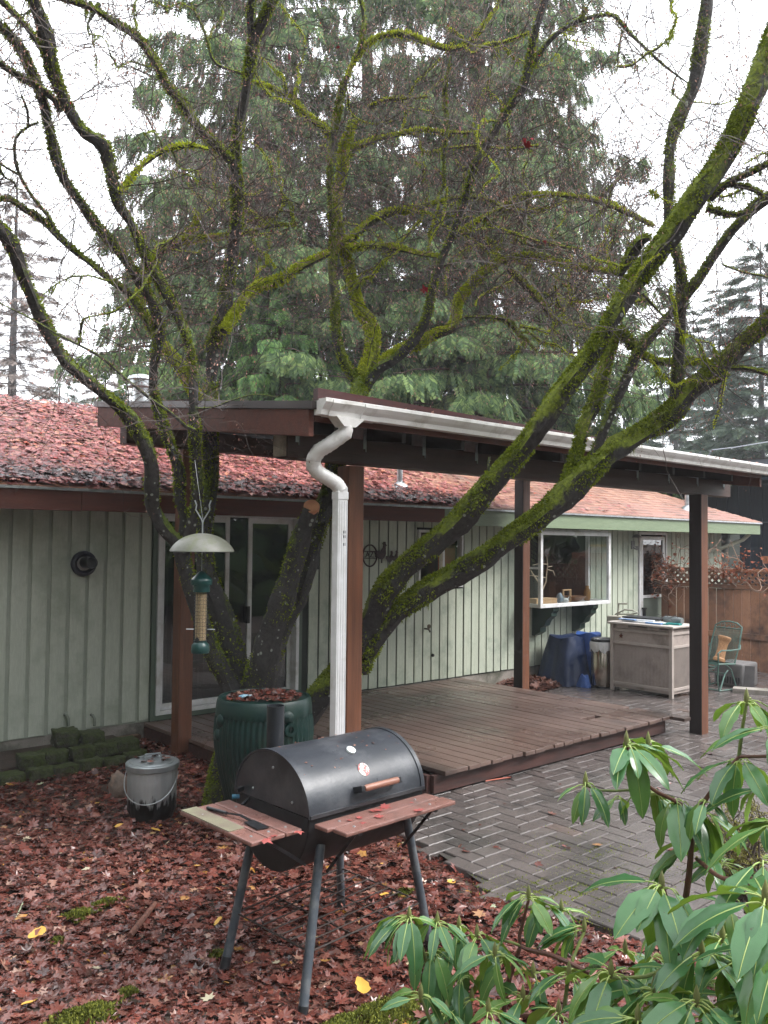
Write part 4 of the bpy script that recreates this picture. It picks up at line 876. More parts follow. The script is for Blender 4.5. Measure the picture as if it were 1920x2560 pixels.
b = MB(); p0 = on(2, .03, 325, 2340); p1_ = on(2, .04, 388, 2258); pm_ = (p0+p1_)/2; b.tube([p0, p0*.75+p1_*.25+np.array([.004, .003, .002]), pm_, p1_], [.016, .017, .016, .012], 7); tag(b.build('broken_stick', pm('rotten_stick', (.17, .07, .045), (.08, .035, .028), 9, .8, .5, (4, 4, 1)), smooth=True), 'short reddish brown stick lying on the leaves left of the grill', 'stick')
b = MB(); p0 = on(2, .02, 25, 2320); p1_ = on(2, .05, 58, 2255); b.tube([p0, (p0+p1_)/2+np.array([.01, 0, .01]), p1_], [.006, .005, .004], 6); b.tube([(p0+p1_)/2, (p0+p1_)/2+np.array([-.03, .03, .02])], .003, 5); tag(b.build('lichen_twig', pm('pale_lichen', (.35, .38, .25), (.25, .28, .18), 30, .8, .2), smooth=True), 'pale lichen covered twig on the leaves at the far left', 'twig')
for k, (px, py) in enumerate(((500, 1852), (575, 1845))):
    c = on(2, .10, px-170*(k == 1)+0, py); 
c = on(2, .06, 318, 1848); b = MB(); b.obox(c, (.13, .01, .0), (-.004, .045, 0), (0, 0, .03)); tag(b.build('firewood_piece', pm('old_brown_timber', (.20, .11, .06), (.07, .04, .03), 6, .8, .4)), 'old timber offcut on the soil under the sliding door', 'offcut')
for (px, py, s_, lab) in ((577, 2053, .06, 'bright yellow leaf on the ground before the galvanised can, a little left'), (748-370, 2074, .075, 'large yellow leaf on the ground just below the galvanised can'), (90, 2336, .09, 'curled yellow leaf at the far left of the leaf covered ground'), (545, 2305, .055, 'orange leaf between the left grill legs')):
    pass
YL = [((298, 2064), .05, 'small yellow leaf on the ground left of the galvanised can'), ((388, 2075), .065, 'bright yellow leaf lying right below the galvanised can'), ((92, 2334), .075, 'large curled yellow leaf at the far left of the ground'),
      ((545, 2304), .05, 'orange leaf near the left legs of the grill'), ((960, 2237), .055, 'orange leaf on the ground behind the right grill legs'), ((905, 2465), .085, 'broad tan leaf on the ground below the wire rack'), ((75, 2508), .07, 'pale yellow leaf in the lower left corner'), ((1130, 2205), .06, 'yellow leaf at the edge of the patio behind the grill')]
for (px, py), s_, lab in YL:
    c = on(2, .045, px, py); Mx = rotm(np.array([random.uniform(0, 6)]), np.array([random.uniform(.15, .5)]), np.array([random.uniform(0, 6)]))*s_*.62; V_, F_ = scatter(OT, OF, Mx, np.array([c])); tag(np_mesh('yellow_leaf', V_, F_, M['yellow_leaf'], smooth=True), lab, 'leaf')
# ================================================================== wall fittings
P = on(1, WY-.05, 210, 1409); q_ = empty('wall_vent', (P[0], WY, P[2]), 'round black vent hood with a stubby pipe on the left siding', 'vent')
yv = np.array([0, -1., 0]); xv = np.array([1., 0, 0])
b = MB(); b.lathe([(.118, 0), (.125, .03), (.12, .055), (.095, .062), (.07, .03), (.0, .03)], (P[0], WY-.015, P[2]), 40, ax=(xv, gw, yv)); b.build('flange', pm('blue_black_plastic', (.010, .012, .022), (.014, .016, .028), 12, .4, 0), q_, smooth=True)
b = MB(); b.lathe([(.066, .03), (.066, .055), (.05, .06)], (P[0]-.0, WY-.015, P[2]), 32, ax=(xv, gw, yv)); b.build('ring', M['paper'] if 0 else pm('grey_ring', (.30, .28, .26), (.25, .23, .22), 9, .5, 0), q_, smooth=True)
b = MB(); b.lathe([(.055, .05), (.058, .22), (.05, .225), (.048, .21), (.0, .205)], (P[0]+.0, WY-.015, P[2]+.01), 32, ax=(xv, gw, yv)); b.build('pipe', M['black_plastic'], q_, smooth=True)
for px, py, lab in ((164, 1790, 'grey pipe stub on the left siding above the blocks'), (229, 1790, 'small bent pipe stub on the siding right of the blocks')):
    P = on(1, WY-.03, px, py); b = MB(); b.tube([P+np.array([0, .03, .01]), P+np.array([0, -.03, .01]), P+np.array([.01, -.045, -.02]), P+np.array([.012, -.045, -.09])], .014, 8); tag(b.build('pipe_stub', M['can'] if 0 else pm('painted_pipe', (.20, .22, .18), (.15, .17, .14), 12, .6, .1), smooth=True), lab, 'pipe')
P = on(1, WY-.04, 1065, 1572); b = MB(); b.tube([P+np.array([0, .03, 0]), P+np.array([0, -.05, 0]), P+np.array([.01, -.07, -.04])], .012, 8); b.lathe([(.03, 0), (.03, .008), (.008, .012)], P+np.array([0, -.05, .035]), 12, ax=(xv, gw, yv)); b.tube([P+np.array([0, -.04, 0]), P+np.array([0, -.045, .035])], .008, 6)
tag(b.build('garden_tap', pm('brass_tap', (.10, .08, .05), (.05, .05, .04), 12, .4, 0, metal=.6), smooth=True), 'small dark outdoor tap on the pale siding under the trunks', 'tap')
P = on(1, WY-.03, 1081, 1638); b = MB(); b.lathe([(.022, 0), (.02, .02), (.0, .025)], P, 10, ax=(xv, gw, yv)); tag(b.build('cable_cover', M['black_plastic']), 'little black cable cover low on the pale siding', 'fitting')
# totem plaque
P = on(1, WY-.03, 788, 1393); tq = MB()
for dz, ww, hh in ((.13, .05, .05), (.07, .062, .07), (.0, .07, .07), (-.07, .06, .06), (-.12, .07, .04)):
    tq.lathe([(ww, -hh*.6), (ww*1.05, 0), (ww*.8, hh*.6)], (P[0], P[1]+.01, P[2]+dz), 14)
tq.box(P[0]-.02, P[1]-.0, P[2]+.16, P[0]+.02, P[1]+.02, P[2]+.2)
tq.v = [(x, P[1]+(y-P[1])*.35, z) for x, y, z in tq.v]
tag(tq.build('carved_plaque', pm('dark_iron_plaque', (.04, .038, .04), (.02, .02, .022), 30, .6, .6), smooth=True), 'narrow dark carved plaque hanging on the siding beside the sliding door', 'plaque')
# welcome sign: ring with lettering, hen and chicks
P = on(1, WY-.04, 925, 1385); sg = empty('rooster_sign', tuple(P), 'rusty metal sign with lettered ring and hens behind the front post', 'sign')
ir = pm('rusty_iron', (.055, .03, .03), (.03, .02, .022), 20, .7, .3)
b = MB(); b.tube([P+np.array([.115*math.cos(a), 0, .135*math.sin(a)-.02]) for a in np.linspace(0, 2*math.pi, 37)], .010, 6, False)
b.box(P[0]-.11, P[1]-.004, P[2]+.028, P[0]+.11, P[1]+.004, P[2]+.038); b.box(P[0]-.11, P[1]-.004, P[2]-.058, P[0]+.11, P[1]+.004, P[2]-.048)
b.build('ring', ir, sg)
cu = bpy.data.curves.new('lettering', 'FONT'); cu.body = 'LAZY'; cu.size = .105; cu.extrude = .003; cu.align_x = 'CENTER'; cu.align_y = 'CENTER'; cu.materials.append(ir)
o = bpy.data.objects.new('lettering', cu); o.location = (0, 0, 0)
S.collection.objects.link(o); bpy.context.view_layer.update(); me = bpy.data.meshes.new_from_object(o.evaluated_get(bpy.context.evaluated_depsgraph_get())); bpy.data.objects.remove(o)
for v in me.vertices: x_, y_, z_ = v.co; v.co = (P[0]+x_, P[1]-z_, P[2]-.01+y_)
me.name = 'lettering'; o = bpy.data.objects.new('lettering', me); link(o, sg)
def outline(cx_, cz, pts, s_): return [np.array([P[0]+cx_+x*s_, P[1]-.004, P[2]+cz+z*s_]) for x, z in pts]
hen = [(-.9, .0), (-.95, .5), (-.6, .35), (-.2, .3), (.15, .75), (.2, 1.05), (.05, 1.1), (.25, 1.35), (.5, 1.35), (.55, 1.1), (.75, .95), (.55, .85), (.55, .4), (.6, 0), (.3, -.45), (.05, -.6), (.05, -1), (-.1, -1), (-.1, -.6), (-.5, -.5)]
for cx_, cz, s_, nm in ((.20, -.0, .115, 'hen'), (.34, -.06, .075, 'hen'), (.43, -.05, .07, 'hen')):
    b = MB(); b.prism(outline(cx_, cz, hen if nm else hen, s_), (0, .008, 0)); b.build(nm, ir, sg, fix=True)
# wall lantern by the back door
P = on(1, WY-.10, 1592, 1352); ln = empty('wall_lantern', tuple(P), 'grey carriage lantern on the wall left of the back door', 'lantern')
b = MB(); b.lathe([(.02, -.16), (.03, -.10), (.05, -.095), (.052, -.09)], P, 4); b.lathe([(.075, .055), (.08, .06), (.05, .10), (.01, .115)], P, 6); b.tube([P+np.array([0, .1, -.08]), P+np.array([0, .06, -.12]), P+np.array([0, 0, -.15])], .01, 6); b.box(P[0]-.05, P[1]+.07, P[2]-.14, P[0]+.05, P[1]+.098, P[2]+.0)
b.build('lantern_body', pm('weathered_zinc', (.28, .28, .27), (.2, .2, .2), 20, .6, .1), ln)
b = MB(); b.lathe([(.045, -.09), (.07, .055)], P, 6); b.build('lantern_glass', M['glass'], ln)
# ================================================================== storage cabinet and what stands around it
cb = empty('storage_cabinet', (10.82, 6.45, 0), 'tall taupe resin storage cabinet with pale cluttered top', 'cabinet')
x0, x1, y0, y1, zt = 10.53, 11.10, 5.98, 6.94, .93
M['tan_frame'] = pm('taupe_frame', (.44, .38, .35), (.38, .33, .30), 6, .45, .08)
b = MB(); b.box(x0+.02, y0+.02, .05, x1-.02, y1-.02, zt-.02); b.build('panel', M['tan_plastic'], cb)
b = MB()
for xx in (x0, x1-.05):
    for yy in (y0, y1-.05): bb = MB(); bb.box(xx, yy, 0, xx+.05, yy+.05, zt-.001); bb.build('corner_post', M['tan_frame'], cb, bevel=.004)
for z in (.84, .66):
    b.box(x0+.004, y0+.05, z, x0+.02, y1-.05, z+.035); b.box(x0+.05, y0+.004, z, x1-.05, y0+.02, z+.035)
b.box(x0+.004, y0+.05, .09, x0+.02, y1-.05, .13); b.box(x0+.05, y0+.004, .09, x1-.05, y0+.02, .13)
for k in range(22): b.box(x0+.06+k*.0205, y0+.014, .131, x0+.068+k*.0205, y0+.0195, .659)
for k in range(40): b.box(x0+.0145, y0+.06+k*.0212, .131, x0+.0195, y0+.066+k*.0212, .659)
b.build('panel_trim', M['tan_frame'], cb, bevel=.003)
b = MB(); b.box(x0-.03, y0-.03, zt, x1+.02, y1+.03, zt+.035); b.build('lid', M['tan_lid'], cb, bevel=.012)
for a_ in (.18, .66): b = MB(); b.box(x0-.012, y0+a_, zt-.04, x0-.001, y0+a_+.18, zt-.001); b.build('hinge', M['tan_plastic'], cb, bevel=.003)
b = MB(); st = [(math.cos(a)*(.035 if i % 2 == 0 else .016), math.sin(a)*(.035 if i % 2 == 0 else .016)) for i, a in enumerate(np.linspace(math.pi/2, math.pi/2+2*math.pi, 11)[:-1])]
b.prism([(x0+.008, y1-.17+y_, .77+z_) for y_, z_ in st], (.01, 0, 0)); b.build('star_ornament', M['brown_trim'], cb, fix=True)
zt += .036
b = MB(); b.obox((10.78, 6.62, zt+.03), (.13, .02, 0), (-.03, .25, 0), (0, 0, .012)); b.obox((10.70, 6.5, zt+.012), (.08, .0, 0), (0, .30, 0), (0, 0, .011)); tag(b.build('tray', M['paper'], bevel=.004), 'flat white trays stacked on the cabinet top', 'tray')
b = MB(); b.obox((10.62, 6.30, zt+.012), (.03, .0, 0), (0, .12, 0), (0, 0, .010)); b.obox((10.66, 6.72, zt+.035), (.06, 0, 0), (0, .13, 0), (0, 0, .006)); tag(b.build('blue_tray', M['blue_tray'], bevel=.003), 'bright blue plastic strips at the front edge of the cabinet top', 'tray')
b = MB(); b.obox((10.86, 6.60, zt+.055), (.15, .03, .0), (-.05, .26, .005), (0, 0, .010)); tag(b.build('black_tray', M['black_plastic'], bevel=.004), 'flat black tray lying on the stacked trays on the cabinet', 'tray')
b = MB(); b.lathe([(.045, -.16), (.05, 0), (.045, .16), (.03, .17)], (10.88, 6.16, zt+.05), 14, ax=(xv, gw, np.array([.25, .97, 0]))); tag(b.build('grey_canister', M['can'], smooth=True), 'dull grey canister lying on the cabinet behind the teal pieces', 'canister')
b = MB(); b.obox((10.75, 6.08, zt+.012), (.04, 0, 0), (0, .10, 0), (0, 0, .011)); b.obox((10.66, 6.15, zt+.008), (.02, .01, 0), (0, .05, 0), (0, 0, .007)); tag(b.build('teal_toolbox', M['teal'], bevel=.003), 'teal plastic case on the near end of the cabinet top', 'case')
b = MB(); c = np.array([10.80, 6.18, zt+.08]); 
for k in range(9): a = k*.7; b.tube([c, c+np.array([.05*math.cos(a), .09*math.sin(a), .03+.02*math.sin(k*2.)]), c+np.array([.09*math.cos(a+.5), .16*math.sin(a+.3), .0+.05*math.cos(k*3.)])], .0025, 4)
tag(b.build('tangled_wire', M['black_metal']), 'tangle of thin dark wire on the cabinet top', 'wire')
# reel frame behind the cabinet
hr = empty('hose_reel', (11.0, 7.15, 0), 'beige hose reel box with a curved crank behind the cabinet', 'hose reel')
b = MB(); b.box(10.95, 7.06, .0, 11.15, 7.2, .90); b.box(10.90, 7.0, .901, 11.18, 7.24, 1.0); b.build('reel_box', pm('beige_plastic', (.36, .34, .28), (.3, .28, .23), 5, .5, .1), hr, bevel=.01)
b = MB(); b.tube([(11.0, 7.12, 1.0), (11.0, 7.10, 1.18), (11.0, 6.96, 1.19)], .014, 8); b.tube([(11.0, 7.16, 1.02), (11.0, 7.0, 1.10), (11.0, 6.86, 1.10), (11.0, 6.78, 1.07), (11.0, 6.9, 1.04), (11.0, 7.1, 1.03)], .012, 8); b.build('crank', pm('beige_metal', (.35, .34, .28), (.28, .27, .22), 9, .5, .1), hr, smooth=True)
# steel bin
c = np.array([10.62, 7.13]); tb = empty('pedal_bin', (c[0], c[1], 0), 'round brushed steel pedal bin with a white liner and black lid', 'bin')
b = MB(); b.lathe([(.150, .0), (.155, .02), (.155, .60), (.148, .61)], (c[0], c[1], .02), 40); b.build('bin_body', M['chrome'], tb, smooth=True)
b = MB(); V = []; n = 60
for i, (r, h) in enumerate(((.168, .50), (.172, .545), (.176, .60), (.168, .632), (.15, .636))):
    for k in range(n): a = 2*math.pi*k/n; rr = r+.006*math.sin(k*1.9+i)+.003*math.sin(k*4.3); V.append((c[0]+rr*math.cos(a), c[1]+rr*math.sin(a), .02+h+(.022*math.sin(k*.8)+.010*math.sin(k*2.1) if i == 0 else 0)))
b.add(V, [(i*n+k, i*n+(k+1) % n, (i+1)*n+(k+1) % n, (i+1)*n+k) for i in range(4) for k in range(n)]); b.build('liner', M['plastic_bag'], tb, smooth=True)
b = MB(); b.lathe([(.156, .655), (.162, .66), (.162, .69), (.14, .705), (.0, .712)], (c[0], c[1], 0), 36); b.build('bin_lid', M['black_plastic'], tb, smooth=True)
b = MB(); b.box(c[0]-.2, c[1]-.05, .005, c[0]-.14, c[1]+.05, .025); b.lathe([(.162, 0), (.162, .022)], (c[0], c[1], 0), 30); b.build('pedal', M['black_plastic'], tb)
# tarp covered thing
def cloth(name, cx, cy, wx, wy, h, top, mat, label, cat, seed=1, flare=1.25):
    rd = random.Random(seed); n, mz = 72, 16; V = []
    for j in range(mz+1):
        t_ = j/mz; z = h*(1-t_)
        for k in range(n):
            a = 2*math.pi*k/n; sq = (abs(math.cos(a))**3+abs(math.sin(a))**3)**(-1/3)
            r = (top+(flare-top)*t_)*sq*(1+.05*t_*math.sin(a*7+seed)+.035*t_*math.sin(a*13+2*seed)+.015*math.sin(a*5+t_*6))
            V.append((cx+wx*r*math.cos(a), cy+wy*r*math.sin(a), z+.02*math.sin(a*3+seed)*(1-t_)))
    V.append((cx, cy, h+.01)); F = [(i*n+k, i*n+(k+1) % n, (i+1)*n+(k+1) % n, (i+1)*n+k)[::-1] for i in range(mz) for k in range(n)]
    b = MB(); b.add(V, F+[(k, (k+1) % n, len(V)-1) for k in range(n)]); o = b.build(name, mat, smooth=True); tag(o, label, cat)
    return o
cloth('covered_grill', 10.60, 7.74, .31, .30, .68, .74, M['tarp'], 'bulky thing draped in a dark navy cover beside the pedal bin', 'covered grill', 1, 1.35)
cloth('blue_tarp', 10.88, 7.55, .20, .24, .72, .72, M['tarp_blue'], 'bright blue tarp bundle behind the dark covered thing', 'tarp', 3, 1.0)
cloth('blue_bag', 10.42, 7.30, .07, .10, .16, .6, M['tarp_blue'], 'small crumpled blue plastic bag on the paving by the bin', 'bag', 5, 1.1)
# green iron spring chair facing left, wicker roll on it
ch = empty('garden_chair', (11.95, 5.75, 0), 'green mesh iron patio chair standing before the fence', 'chair')
cx_, cy_ = 11.90, 6.02; CA = R(-12)
def Cc(x, y, z): x, y, z = x*.88, y*.95, z*.88; return np.array([cx_+x*math.cos(CA)-y*math.sin(CA), cy_+x*math.sin(CA)+y*math.cos(CA), z])
m_g = M['chair_green']
b = MB(); b.tube([Cc(.05, .24, .42), Cc(.16, .25, .75), Cc(.24, .24, 1.0), Cc(.26, .14, 1.06), Cc(.27, 0, 1.075), Cc(.26, -.14, 1.06), Cc(.24, -.24, 1.0), Cc(.16, -.25, .75), Cc(.05, -.24, .42)], .012, 8); b.tube([Cc(.235, .24, .97), Cc(.235, -.24, .97)], .009, 6)
b.build('back_frame', m_g, ch, smooth=True)
b = MB()
for k in range(-18, 19):
    for s_ in (1, -1):
        y = k*.026; 
        P_ = [(y+s_*(t_-.5)*.5, t_) for t_ in np.linspace(0, 1, 13)]; P_ = [(yy, t_) for yy, t_ in P_ if abs(yy) <= .24]
        if len(P_) >= 2: b.tube([Cc(.055+.18*t_, yy, .44+.53*t_) for yy, t_ in (P_[0], P_[-1])], .0035, 3, False)
b.build('back_mesh', m_g, ch)
b = MB()
for k in range(5):
    y = -.18+k*.09; b.tube([Cc(.25+.028*math.sin(a)*0, y+.03*math.cos(a), 1.012+.026*math.sin(a)) for a in np.linspace(0, 5.2, 12)], .006, 5)
b.build('scroll_ornament', m_g, ch, smooth=True)
b = MB(); b.tube([Cc(.05, .25, .42), Cc(-.36, .25, .44), Cc(-.42, .24, .40), Cc(-.42, -.24, .40), Cc(-.36, -.25, .44), Cc(.05, -.25, .42)], .012, 8)
for k in range(16): y = -.23+k*.0307; b.tube([Cc(.05, y, .43), Cc(-.40, y, .43)], .0035, 3, False)
for k in range(14): x = -.38+k*.032; b.tube([Cc(x, -.24, .43), Cc(x, .24, .43)], .0035, 3, False)
b.build('seat', m_g, ch)
for s_ in (.27, -.27):
    b = MB(); b.tube([Cc(.18, s_*.93, .72), Cc(.12, s_*1.05, .66), Cc(-.1, s_*1.08, .65), Cc(-.33, s_*1.08, .66), Cc(-.40, s_*1.05, .62), Cc(-.38, s_, .42)], .011, 8); b.build('armrest', m_g, ch, smooth=True)
b = MB()
for s_ in (.24, -.24):
    b.tube([Cc(-.34, s_, .42), Cc(-.36, s_, .18), Cc(-.32, s_, .015), Cc(.10, s_, .015), Cc(.22, s_, .03)], .012, 8); b.tube([Cc(-.30, s_, .02), Cc(-.12, s_*.8, .26), Cc(.05, s_*.5, .30)], .010, 6); b.tube([Cc(.10, s_, .02), Cc(.0, s_*.9, .33), Cc(-.08, s_*.8, .40)], .010, 6)
b.tube([Cc(-.32, .24, .02), Cc(-.32, -.24, .02)], .010, 6); b.tube([Cc(-.12, .2, .27), Cc(-.12, -.2, .27)], .009, 6)
b.build('spring_base', m_g, ch, smooth=True)
b = MB(); pr = [(.075, 0), (.085, .005), (.085, .04), (.07, .055), (.062, .15), (.066, .26), (.08, .31), (.09, .325), (.09, .36), (.08, .366)]
ax_ = np.array([.28, -.12, .95]); ax_ /= np.linalg.norm(ax_); e1 = np.cross(ax_, gw); e1 /= np.linalg.norm(e1); e2 = np.cross(ax_, e1)
b.lathe(pr, Cc(-.10, -.07, .45), 26, ax=(e1, e2, ax_)); tag(b.build('wicker_vase', M['wicker'], smooth=True), 'waisted tan wicker vase leaning on the green chair seat', 'vase')
pc = empty('pet_carrier', (12.35, 6.0, 0), 'grey plastic pet carrier behind the green chair', 'pet carrier')
b = MB(); b.box(12.12, 5.78, .0, 12.62, 6.22, .34); b.build('carrier_body', pm('grey_plastic', (.17, .16, .16), (.11, .105, .105), 6, .5, .1), pc, bevel=.03)
b = MB()
for k in range(9): b.box(12.105, 5.82+k*.042, .05, 12.118, 5.835+k*.042, .15)
b.build('carrier_vents', M['black_plastic'], pc)
b = MB(); b.obox((12.2, 5.74, .16), (.02, .01, .0), (.02, -.09, 0), (.03, .01, .16)); tag(b.build('grey_board', pm('grey_board', (.12, .11, .11), (.08, .075, .075), 6, .6, .1)), 'dark grey board leaning beside the green chair', 'board')
b = MB()
for k in range(4): b.tube([(12.5, 5.55-.02*k, .38-.08*k), (12.42, 5.38, .28-.06*k)], .008, 6)
b.tube([(12.42, 5.36, .34), (12.42, 5.36, .04)], .016, 8); b.tube([(12.42, 5.36, .04), (12.42, 5.26, .02)], .012, 6)
tag(b.build('folding_rack', pm('aluminium_tube', (.4, .37, .34), (.3, .28, .26), 20, .4, 0, metal=.5), smooth=True), 'small folded aluminium rack right of the green chair', 'rack')
b = MB(); b.obox((11.85, 5.52, .03), (.10, .04, 0), (-.10, .22, 0), (0, 0, .035)); tag(b.build('concrete_slab', M['concrete'], bevel=.006), 'flat concrete block on the paving before the green chair', 'slab')
b = MB(); b.tube([(12.2, 5.15, .05), (12.5, 4.8, .06), (12.9, 4.5, .04), (13.3, 4.3, .05)], [.10, .08, .05, .03], 8); tag(b.build('black_bag', M['tarp'] if 0 else M['black_plastic'], smooth=True), 'black plastic sack collapsed at the foot of the fence', 'sack')
# ================================================================== the big many-stemmed maple
mp = empty('maple_tree', tuple(on(2, 0, 575, 2010)), 'huge many stemmed Japanese maple with mossy limbs arching over the patio cover', 'tree')
A6 = lambda x, y: (x/1.728, y/1.728)
A1 = lambda x, y: (x/1.728, 900+y/1.728)
A7 = lambda x, y: (860+x/1.565, y/1.565)
A2 = lambda x, y: (860+x/1.565, 900+y/1.565)
A0 = lambda x, y: (x, y)
def crom(P, r, step=.05):
    P = np.array(P, float); r = np.array(r, float); n = len(P); Q = []; q = []
    E = np.vstack([2*P[0]-P[1], P, 2*P[-1]-P[-2]])
    for i in range(n-1):
        p0, p1, p2, p3 = E[i], E[i+1], E[i+2], E[i+3]; L = np.linalg.norm(p2-p1); m_ = max(2, int(L/step))
        for k in range(m_):
            t = k/m_; Q.append(.5*((2*p1)+(-p0+p2)*t+(2*p0-5*p1+4*p2-p3)*t*t+(-p0+3*p1-3*p2+p3)*t**3)); q.append(r[i]*(1-t)+r[i+1]*t)
    Q.append(P[-1]); q.append(r[-1]); return np.array(Q), np.array(q)
LIMBS = []
def limb(segs_, d, moss=0, name='limb', step=.05, wob=.07, n=None):
    """segs_: list of (fn, [(x, y, width)...]); d: depth knots (start..end) spread over the points"""
    pts = []; sc = {A6: 1.728, A1: 1.728, A7: 1.565, A2: 1.565, A0: 1.0}
    for fn, L in segs_:
        for x, y, w_ in L: sx, sy = fn(x, y); pts.append((sx, sy, w_/sc[fn]))
    dd = np.interp(np.linspace(0, 1, len(pts)), np.linspace(0, 1, len(d)), d)
    P = [at(x, y, q) for (x, y, _), q in zip(pts, dd)]; r = [w_/2*.81*q/FPX for (_, _, w_), q in zip(pts, dd)]
    for end in (0, 1):      # the limb really goes on past the picture's edge: grow it out, tapering
        x, y, w_ = pts[-1] if end else pts[0]
        if not (x < 4 or x > 1916 or y < 4) or (not end and len(LIMBS) == 0): continue
        p_, q_ = (P[-1], P[-2]) if end else (P[0], P[1]); d_ = (p_-q_)/np.linalg.norm(p_-q_); L_ = min(1.8, .5+r[-1 if end else 0]*18); ext = []; er = []
        for k_ in range(1, 6): d_ = d_+rng.normal(0, .10, 3); d_ /= np.linalg.norm(d_); p_ = p_+d_*L_/5; ext.append(p_); er.append(r[-1 if end else 0]*(1-.17*k_))
        if end: P += ext; r += er
    Q, q = crom(P, r, step); k = len(q); ph = random.uniform(0, 6)
    q = q*(1+wob*np.sin(np.arange(k)*.55+ph)*np.sin(np.arange(k)*.23+ph*2)+rng.normal(0, wob*.25, k))
    b = MB(); ns = n or (14 if q.max() > .06 else 9 if q.max() > .02 else 6); b.tube(Q, q, ns)
    # uneven, lumpy skin
    V = np.array(b.v); idx = np.repeat(np.arange(k), ns); C_ = Q[idx]; dv = V-C_; a_ = np.arctan2(dv[:, 2], dv[:, 0])
    f_ = 1+.08*np.sin(3*a_+idx*.31+ph)+.07*np.sin(5*a_-idx*.47)+.05*np.sin(2*a_+idx*.9)+rng.normal(0, .035, len(V)); b.v = [tuple(p) for p in C_+dv*f_[:, None]]
    o = b.build(name, M['bark_moss' if moss >= 1 else 'bark_mid' if moss >= .5 else 'bark'], mp, smooth=True)
    LIMBS.append((Q, q, moss)); return Q, q
limb([(A0, [(548, 2030, 120), (566, 1960, 112), (585, 1880, 120), (605, 1800, 140), (612, 1730, 130)])], [6.62, 6.6, 6.55], .6, 'trunk')
limb([(A0, [(612, 1780, 110), (588, 1657, 78), (555, 1536, 66), (518, 1431, 58), (510, 1340, 52), (515, 1280, 52), (524, 1200, 50)]), (A1, [(905, 400, 88), (908, 250, 84)]), (A6, [(912, 1650, 62), (920, 1500, 76), (958, 1380, 80), (985, 1230, 72), (1008, 1080, 62), (1025, 930, 58), (1022, 780, 56), (1015, 680, 56), (1040, 500, 50), (1060, 400, 48), (1085, 250, 55), (1102, 150, 50), (1140, 80, 50), (1185, -20, 45)])], [6.6, 6.6, 6.7, 6.75, 6.7, 6.5, 6.3, 6.1], .45)
limb([(A6, [(1092, 190, 40), (1080, 80, 36), (1090, -20, 34)])], [6.25, 6.1], .3)
limb([(A0, [(596, 1770, 90), (561, 1690, 60), (525, 1612, 52), (495, 1521, 48), (466, 1431, 46), (452, 1370, 50)]), (A1, [(765, 790, 78), (705, 720, 78), (662, 640, 76), (655, 540, 72), (650, 430, 72), (602, 320, 78), (540, 230, 72), (450, 150, 62), (370, 80, 60)]), (A6, [(285, 1560, 58), (200, 1420, 70), (150, 1310, 60), (95, 1180, 70), (50, 1060, 78), (-10, 985, 80)])], [6.5, 6.35, 6.2, 5.9, 5.6, 5.2], .35)
limb([(A1, [(790, 800, 70), (800, 700, 56), (775, 600, 60), (772, 480, 58), (735, 370, 55), (695, 250, 50), (668, 150, 46), (662, 60, 46)]), (A6, [(690, 1450, 60), (672, 1340, 55), (625, 1250, 52), (570, 1160, 50), (490, 1060, 48), (405, 960, 52), (340, 870, 56), (280, 780, 48), (240, 680, 50), (215, 570, 44), (185, 440, 48), (145, 330, 44), (105, 240, 50), (50, 160, 50), (-20, 95, 50)])], [6.4, 6.15, 6.1, 5.9, 5.6, 5.2], .35)
limb([(A1, [(800, 830, 60), (830, 700, 60), (852, 560, 62), (846, 400, 60), (840, 260, 54), (835, 100, 46)]), (A6, [(830, 1560, 42), (792, 1420, 46), (730, 1290, 52), (680, 1200, 52), (620, 1090, 46), (560, 960, 44), (505, 870, 60), (472, 700, 66), (440, 620, 74), (370, 580, 50), (310, 500, 56), (262, 400, 58), (222, 290, 66), (205, 180, 78), (165, 60, 72), (135, -20, 66)])], [6.3, 6.05, 6.0, 5.8, 5.5, 5.1], .35)
limb([(A6, [(520, 830, 22), (560, 780, 22), (610, 720, 24), (700, 655, 26), (770, 632, 26), (830, 630, 20), (900, 645, 12)])], [5.65, 5.9], 1)
limb([(A6, [(1000, 695, 50), (925, 622, 48), (852, 550, 48), (790, 450, 46), (722, 370, 46), (660, 250, 44), (580, 150, 44), (475, 90, 36), (400, 35, 32), (250, -10, 26)])], [6.45, 6.2, 5.9], .6)
limb([(A6, [(660, 1430, 36), (600, 1340, 36), (555, 1265, 34), (480, 1215, 34), (400, 1145, 34), (315, 1080, 32), (240, 1010, 34), (180, 950, 34), (100, 900, 30), (35, 858, 24), (-15, 872, 18)])], [6.1, 5.7], .7)
limb([(A6, [(245, 1010, 22), (205, 930, 20), (142, 855, 20), (92, 770, 18), (65, 690, 16), (68, 600, 14), (118, 550, 13), (165, 530, 9)])], [5.8, 5.6], .5)
limb([(A6, [(122, 545, 12), (118, 480, 12), (92, 410, 10)])], [5.6, 5.5], .4)
limb([(A6, [(80, 755, 14), (30, 725, 12), (-15, 700, 10)])], [5.65, 5.5], .4)
limb([(A6, [(262, 480, 36), (235, 430, 40), (160, 372, 40), (85, 330, 36), (20, 290, 32), (-20, 265, 32)])], [5.6, 5.3], .5)
limb([(A6, [(205, 250, 36), (150, 160, 36), (85, 85, 34), (15, 15, 30), (-20, -20, 30)])], [5.4, 5.1], .5)
limb([(A6, [(430, 20, 26), (380, 100, 12), (385, 150, 8)])], [6.0, 5.9], .3)
